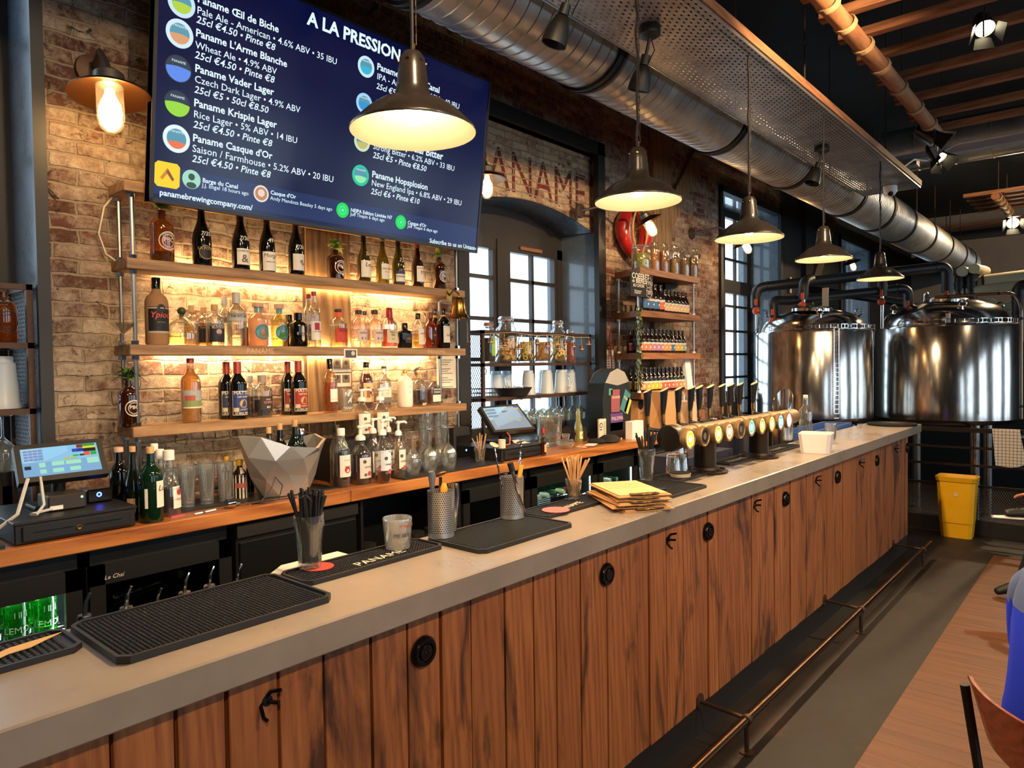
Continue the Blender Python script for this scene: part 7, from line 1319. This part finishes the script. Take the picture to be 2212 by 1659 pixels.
t=thing('safety_valve','polished vertical fitting on top of the right tank lid','valve',(0,0,0)); p0=A_(2001,650,8.6); m=MB(); m.lathe([(0,-.1),(.022,-.1),(.022,-.02),(.035,-.02),(.035,.0),(.03,.01),(.03,.09),(0,.09)],CHROME,16,T(*p0)); m.tube([p0-V((0,0,.1)),(p0.x,p0.y,2.28)],.02,CHROME,10); m.obj('body',t)
# railing
t=thing('railing','dark steel railing with expanded mesh in front of the tanks','railing',(7.98,0,0)); 
RAILM=pm('241b17',.45,.5)
for z_ in (1.0,.83,.66,.465): m=MB(); h_=.022 if z_==1.0 else .011; m.box((-.012,-.9,z_-h_),(.012,2.0,z_+h_),RAILM); m.obj('rail',t)
for y_ in (-.9,.35,2.0): m=MB(); m.box((-.014,y_-.014,0),(.014,y_+.014,1.0),RAILM); m.obj('post',t)
m=MB(); m.add([(0,-.9,.14),(0,2.0,.14),(0,2.0,.45),(0,-.9,.45)],[(0,1,2,3)],MESHM); m.obj('mesh_panel',t); m=MB(); m.box((-.02,-.9,0),(.02,2,.14),pm('1c1816',.6)); m.obj('kick_plate',t)
m=MB(); m.box((11.2,-2,0),(11.3,3.2,1.9),pm('0f0f10',.6)); tag(m.obj('dark_screen'),'dark partition far behind the tanks','partition')
# towel
k=NB('checked_cloth'); c=k.n('TexCoord'); sp=k.n('SeparateXYZ'); k.l(c.outputs['UV'],sp.inputs[0]); k2=[]
sp2=k.n('SeparateXYZ'); k.l(c.outputs['Object'],sp2.inputs[0])
fa=k.math('LESS_THAN',k.math('FRACT',k.math('ADD',k.math('MULTIPLY',sp2.outputs[1],34),50)),.12); fb=k.math('LESS_THAN',k.math('FRACT',k.math('ADD',k.math('MULTIPLY',sp2.outputs[2],34),50)),.12)
CHK=k.done(k.mix(k.math('MAXIMUM',fa,fb),'d8cfc0','3c3a4c'),.9)
t=None; m=MB(); yL=at(2143,925,'x',7.95).y; yR=at(2203,925,'x',7.95).y; vs=[];fs=[]; nx,nz=14,16
for j in range(nz+1):
    for i in range(nx+1):
        u=i/nx; w_=j/nz; y_=yL+(yR-.02*w_-yL)*u -.03*w_; z_=1.024-(.34+.04*math.sin(u*2.5)-.05*u)*w_; vs.append((7.955-.012*math.sin(u*9+w_*2)*w_-.004*(w_>0),y_,z_))
for j in range(nz):
    for i in range(nx): a=j*(nx+1)+i; fs.append((a,a+1,a+nx+2,a+nx+1))
m.add(vs,fs,CHK,True); b0=len(m.v); m.add([(x+.055,y,1.024-(1.024-z)*.25) for x,y,z in vs],[tuple(reversed(f)) for f in fs],CHK,True); m.add([vs[i] for i in range(nx+1)]+[(vs[i][0]+.055,vs[i][1],1.024) for i in range(nx+1)],[(i,nx+1+i,nx+2+i,i+1) for i in range(nx)],CHK)
tag(m.obj('tea_towel'),'checked white tea towel hung over the railing','towel')
# yellow bin
t=thing('waste_bin','tall yellow plastic bin standing before the railing','bin',(7.80,1.185,0)); H=.575; m=MB()
def rr4(w,d,z_,c_=.03): return [(-w+c_,-d,z_),(w-c_,-d,z_),(w,-d+c_,z_),(w,d-c_,z_),(w-c_,d,z_),(-w+c_,d,z_),(-w,d-c_,z_),(-w,-d+c_,z_)]
YEL=spotty('yellow_plastic','eaa808','f4bc1c',4,.42,.0003); rs=[rr4(.095,.125,0),rr4(.10,.135,.14),rr4(.106,.137,.142),rr4(.116,.156,H-.05),rr4(.122,.162,H-.042),rr4(.131,.169,H),rr4(.127,.165,H),rr4(.112,.15,H-.05),rr4(.09,.12,.01)]; vs=sum(rs,[]); fs=[tuple(reversed(range(8))),tuple(range(64,72))]
for j in range(8):
    for i in range(8): fs.append((j*8+i,j*8+(i+1)%8,(j+1)*8+(i+1)%8,(j+1)*8+i))
m.add(vs,fs,YEL); m.obj('bin_body',t); m=MB(); m.add([(-.1165,.02,.40),(-.1165,-.025,.40),(-.1175,-.0025,.44)],[(0,1,2)],pm('d8c8b8',.5)); m.obj('sticker',t)
# ================================================================ CHAIRS + PEOPLE
PLY=woodmat('chair_plywood','b0603a','944a28','6a2e18','x',1.2,0,.35,0,.3)
def chair(label,L,u,n,name='chair'):
    t=thing('chair',label,'chair',(0,0,0)); L=V(L);u=V(u).normalized();n=V(n).normalized(); z=V((0,0,1)); W_=.40
    vs=[];fs=[]; k_=14
    for th in (0,.009):
        for j in range(5):
            for i in range(k_+1):
                s=i/k_; bow=-.05*(1-(2*s-1)**2); vs.append(tuple(L+u*(W_*s)+n*(bow+th+.05*(j/4))+z*(-.17*j/4+(-.012 if (j in (0,4) and i in (0,k_)) else 0)*(1 if j==0 else -1))))
    N_=5*(k_+1)
    for j in range(4):
        for i in range(k_): a=j*(k_+1)+i; fs+= [(a,a+k_+1,a+k_+2,a+1),(N_+a,N_+a+1,N_+a+k_+2,N_+a+k_+1)]
    for i in range(k_): fs+=[(i,i+1,N_+i+1,N_+i),(4*(k_+1)+i,N_+4*(k_+1)+i,N_+4*(k_+1)+i+1,4*(k_+1)+i+1)]
    for j in range(4): a=j*(k_+1); fs+=[(a,N_+a,N_+a+k_+1,a+k_+1),(a+k_,a+2*k_+1,N_+a+2*k_+1,N_+a+k_)]
    m=MB(); m.add(vs,fs,PLY,True); m.obj('backrest',t)
    sc_=L+u*(W_/2)+n*.29; sc_.z=.455; m=MB(); out=[(.2*math.cos(a)*(1 if abs(math.cos(a))<.8 else .97),.2*math.sin(a)) for a in [2*PI*i/24 for i in range(24)]]; xf=M(((u.x,n.x,0,sc_.x),(u.y,n.y,0,sc_.y),(0,0,1,sc_.z),(0,0,0,1))); m.prism(out,.012,PLY,xf); m.obj('seat',t)
    for s in (0,1):
        b=L+u*(W_*s)+u*(.012 if s==0 else -.012); m=MB(); m.tube([b-n*.014-z*.03,b+n*.03-z*.3,b+n*.06-z*.39+u*(.03 if s==0 else -.03),V((b.x,b.y,0))-n*.04],.0125,BLACK,10); m.obj('leg',t)
        f0=sc_+u*((-.15) if s==0 else .15)+n*.12; m=MB(); m.tube([(f0.x,f0.y,.452),(f0.x+n.x*.03,f0.y+n.y*.03,0)],.0125,BLACK,10); m.obj('leg',t)
    return t
chair('plywood chair with black tubular legs at the lower right corner',(2.27,.32,.825),(-.77,-.64,0),(.64,-.77,0))
chair('plywood chair under the seated person by the far right edge',(6.35,-.36,.82),(-1,.0,0),(0,1,0))
SKIN=pm('c08064',.55,name='skin')
def person(label,J,E_,matf,mats,hair,face):
    names=list(J); me=bpy.data.meshes.new('p'); me.from_pydata([J[n][:3] for n in names],[(names.index(a),names.index(b)) for a,b in E_],[]); o=bpy.data.objects.new('p',me); COL.objects.link(o)
    md=o.modifiers.new('s','SKIN'); md.use_smooth_shade=True; sv=me.skin_vertices[0].data
    for i,n in enumerate(names):
        r_=J[n][3]; sv[i].radius=(r_,r_) if not isinstance(r_,tuple) else r_; sv[i].use_root=(n=='pelvis')
    o.modifiers.new('d','SUBSURF').levels=2; bpy.context.view_layer.update()
    m2=bpy.data.meshes.new_from_object(o.evaluated_get(bpy.context.evaluated_depsgraph_get())); bpy.data.objects.remove(o)
    b=bpy.data.objects.new('body',m2); COL.objects.link(b); m2.materials.clear()
    for m_ in mats: m2.materials.append(m_)
    for p in m2.polygons: p.material_index=matf(p.center); p.use_smooth=True
    t=thing('person',label,'person',(0,0,0)); b.parent=t
    m=MB(); hair(m); m.obj('hair',t); m=MB(); face(m); m.obj('eyes',t); return t
def mkperson(label,P,f,l,hipdz,lean,colors,knees,hands,shoe,hcol):
    P=V(P); f=V(f).normalized(); l=V(l).normalized(); z=V((0,0,1)); J={}; E_=[]
    def add(n,p,r,par=None):
        J[n]=(p.x,p.y,p.z,r)
        if par: E_.append((par,n))
    add('pelvis',P,(.17,.125)); add('waist',P+z*.17+f*lean*.3,(.155,.115),'pelvis'); add('chest',P+z*.36+f*lean*.7,(.175,.125),'waist'); N=P+z*.50+f*lean
    add('neckb',N,.085,'chest'); add('neck',N+z*.08+f*.02,.055,'neckb'); add('head',N+z*.17+f*.045,(.075,.085),'neck'); add('crown',N+z*.27+f*.04,(.07,.082),'head'); add('nose',N+z*.185+f*.14,.014,'head')
    for s,sd in ((1,'l'),(-1,'r')):
        add('sh'+sd,N+l*(s*.17)-z*.05,.075,'neckb'); el,ha=hands[sd]; add('el'+sd,V(el),.052,'sh'+sd); add('wr'+sd,V(ha),.033,'el'+sd)
        d=(V(ha)-V(el)).normalized(); side=d.cross(z).normalized(); pm_=V(ha)+d*.06; add('pa'+sd,pm_,(.036,.018),'wr'+sd)
        for i,(o_,L) in enumerate(((-.03,.06),(-.011,.075),(.009,.07),(.028,.055))): add('f%d%s'%(i,sd),pm_+side*o_+d*.03,.0095,'pa'+sd); add('g%d%s'%(i,sd),pm_+side*o_*1.15+d*(.03+L*.6)-z*.012,.009,'f%d%s'%(i,sd)); add('h%d%s'%(i,sd),pm_+side*o_*1.15+d*(.03+L*.9)-z*.03,.008,'g%d%s'%(i,sd))
        tb_=V(ha)+d*.03-side*.035; add('t0'+sd,tb_,.011,'wr'+sd); add('t1'+sd,tb_+d*.04-side*.015-z*.01,.009,'t0'+sd)
        hp=P+l*(s*.095)-z*.02+f*.04; add('hp'+sd,hp,.1,'pelvis'); kn,an,to=knees[sd]; add('kn'+sd,V(kn),.066,'hp'+sd); add('an'+sd,V(an),.046,'kn'+sd); add('ft'+sd,V(an)+(V(to)-V(an))*.5,(.045,.036),'an'+sd); add('to'+sd,V(to),(.04,.024),'ft'+sd)
    zneck=N.z+.045; Hn=[V(J['wr'+s][:3]) for s in 'lr']; An=[(V(J['an'+s][:3]),V(J['to'+s][:3])) for s in 'lr']; K=[(V(J['hp'+s][:3]),V(J['kn'+s][:3]),V(J['an'+s][:3])) for s in 'lr']
    def seg(p,a,b): ab=b-a; q_=max(0,min(1,(p-a).dot(ab)/ab.length_squared)); return (p-a-ab*q_).length
    def matf(c):
        c=V(c); dh=min(seg(c,V(J['wr'+s][:3])+(V(J['pa'+s][:3])-V(J['wr'+s][:3]))*.3,V(J['g1'+s][:3])) for s in 'lr')
        if dh<.055: return 0
        if c.z>zneck and (c-N).length<.45: return 0
        if min(seg(c,a,b) for a,b in An)<.065: return 3
        dl=min(min(seg(c,a,b),seg(c,b,d)) for a,b,d in K); dt=min(seg(c,P+z*.06,N),*[min(seg(c,V(J['sh'+s][:3]),V(J['el'+s][:3])),seg(c,V(J['el'+s][:3]),V(J['wr'+s][:3]))) for s in 'lr'])
        if c.z<P.z+.05 or dl+.02<dt: return 2
        return 1 if c.z<N.z-.10 or abs((c-N).dot(l))>.32 else 4
    hc=N+z*.235+f*.03
    def hair(m): m.lathe([(0,.13),(.06,.115),(.095,.06),(.1,.0),(.095,-.05),(.085,-.09),(.08,-.1)],pm(hcol,.8),20,T(*(hc-f*.015)),None if False else 0,2*PI)
    def face(m):
        for s in (-1,1): e=N+z*.2+f*.122+l*(s*.032); m.lathe([(0,-.009),(.009,0),(0,.009)],pm('201510',.3),10,T(*e))
        e=N+z*.135+f*.125; m.tube([e-l*.022,e+f*.004,e+l*.022],.006,pm('8a4038',.5),6)
    return person(label,J,E_,matf,[SKIN,colors[0],colors[1],shoe,colors[2]],hair,face)
f=(.64,-.77,0); l=(.77,.64,0); F=V(f); Lf=V(l)
P=V((2.40,.135,.56))
mkperson('person in a bright blue jacket and jeans seated at the lower right edge',P,f,l,0,.06,(pm('1438e0',.75),pm('1b2548',.8),pm('5a6c96',.8)),
 {s:(P+Lf*(k*.12)+F*.42+V((0,0,-.03)),P+Lf*(k*.13)+F*.44+V((0,0,-.48)),P+Lf*(k*.14)+F*.60+V((0,0,-.53))) for s,k in (('l',1),('r',-1))},
 {s:(P+Lf*(k*.25)+F*.10+V((0,0,.20)),P+Lf*(k*.16)+F*.32+V((0,0,.13))) for s,k in (('l',1),('r',-1))},pm('1a1a1c',.5),'2a1c14')
P=V((6.15,-.07,.575)); f=V((0,1,0)); l=V((-1,0,0))
mkperson('person in dark clothes sitting cross-legged by the right edge, black shoe with white sole',P,f,l,0,.05,(pm('2a1c1c',.8),pm('15151a',.8),pm('2a1c1c',.8)),
 {'l':(P+l*.14+f*.46,P+l*.16+f*.60+V((0,0,-.47)),P+l*.2+f*.75+V((0,0,-.54))),'r':(P-l*.22+f*.38+V((0,0,.08)),P+l*.12+f*.50+V((0,0,.04)),P+l*.20+f*.70+V((0,0,.03)))},
 {'l':(P+l*.26+f*.2+V((0,0,.2)),P+l*.14+f*.50+V((0,0,.17))),'r':(P-l*.28+f*.16+V((0,0,.22)),P-l*.1+f*.4+V((0,0,.17)))},pm('101012',.5),'20140e')
pr=[o for o in COL.objects if o.name.startswith('person')][-1]
m=MB(); a=P+l*.10+f*.47+V((0,0,.0)); b=P+l*.22+f*.76+V((0,0,-.015)); m.tube([a,a*.5+b*.5-V((0,0,.008)),b],[.04,.046,.03],pm('e8e4de',.5),12); zc_m=sum(v[2] for v in m.v)/len(m.v); m.v=[(x,y,zc_m+(z_-zc_m)*.3+.012) for x,y,z_ in m.v]; m.obj('shoe_sole',pr)
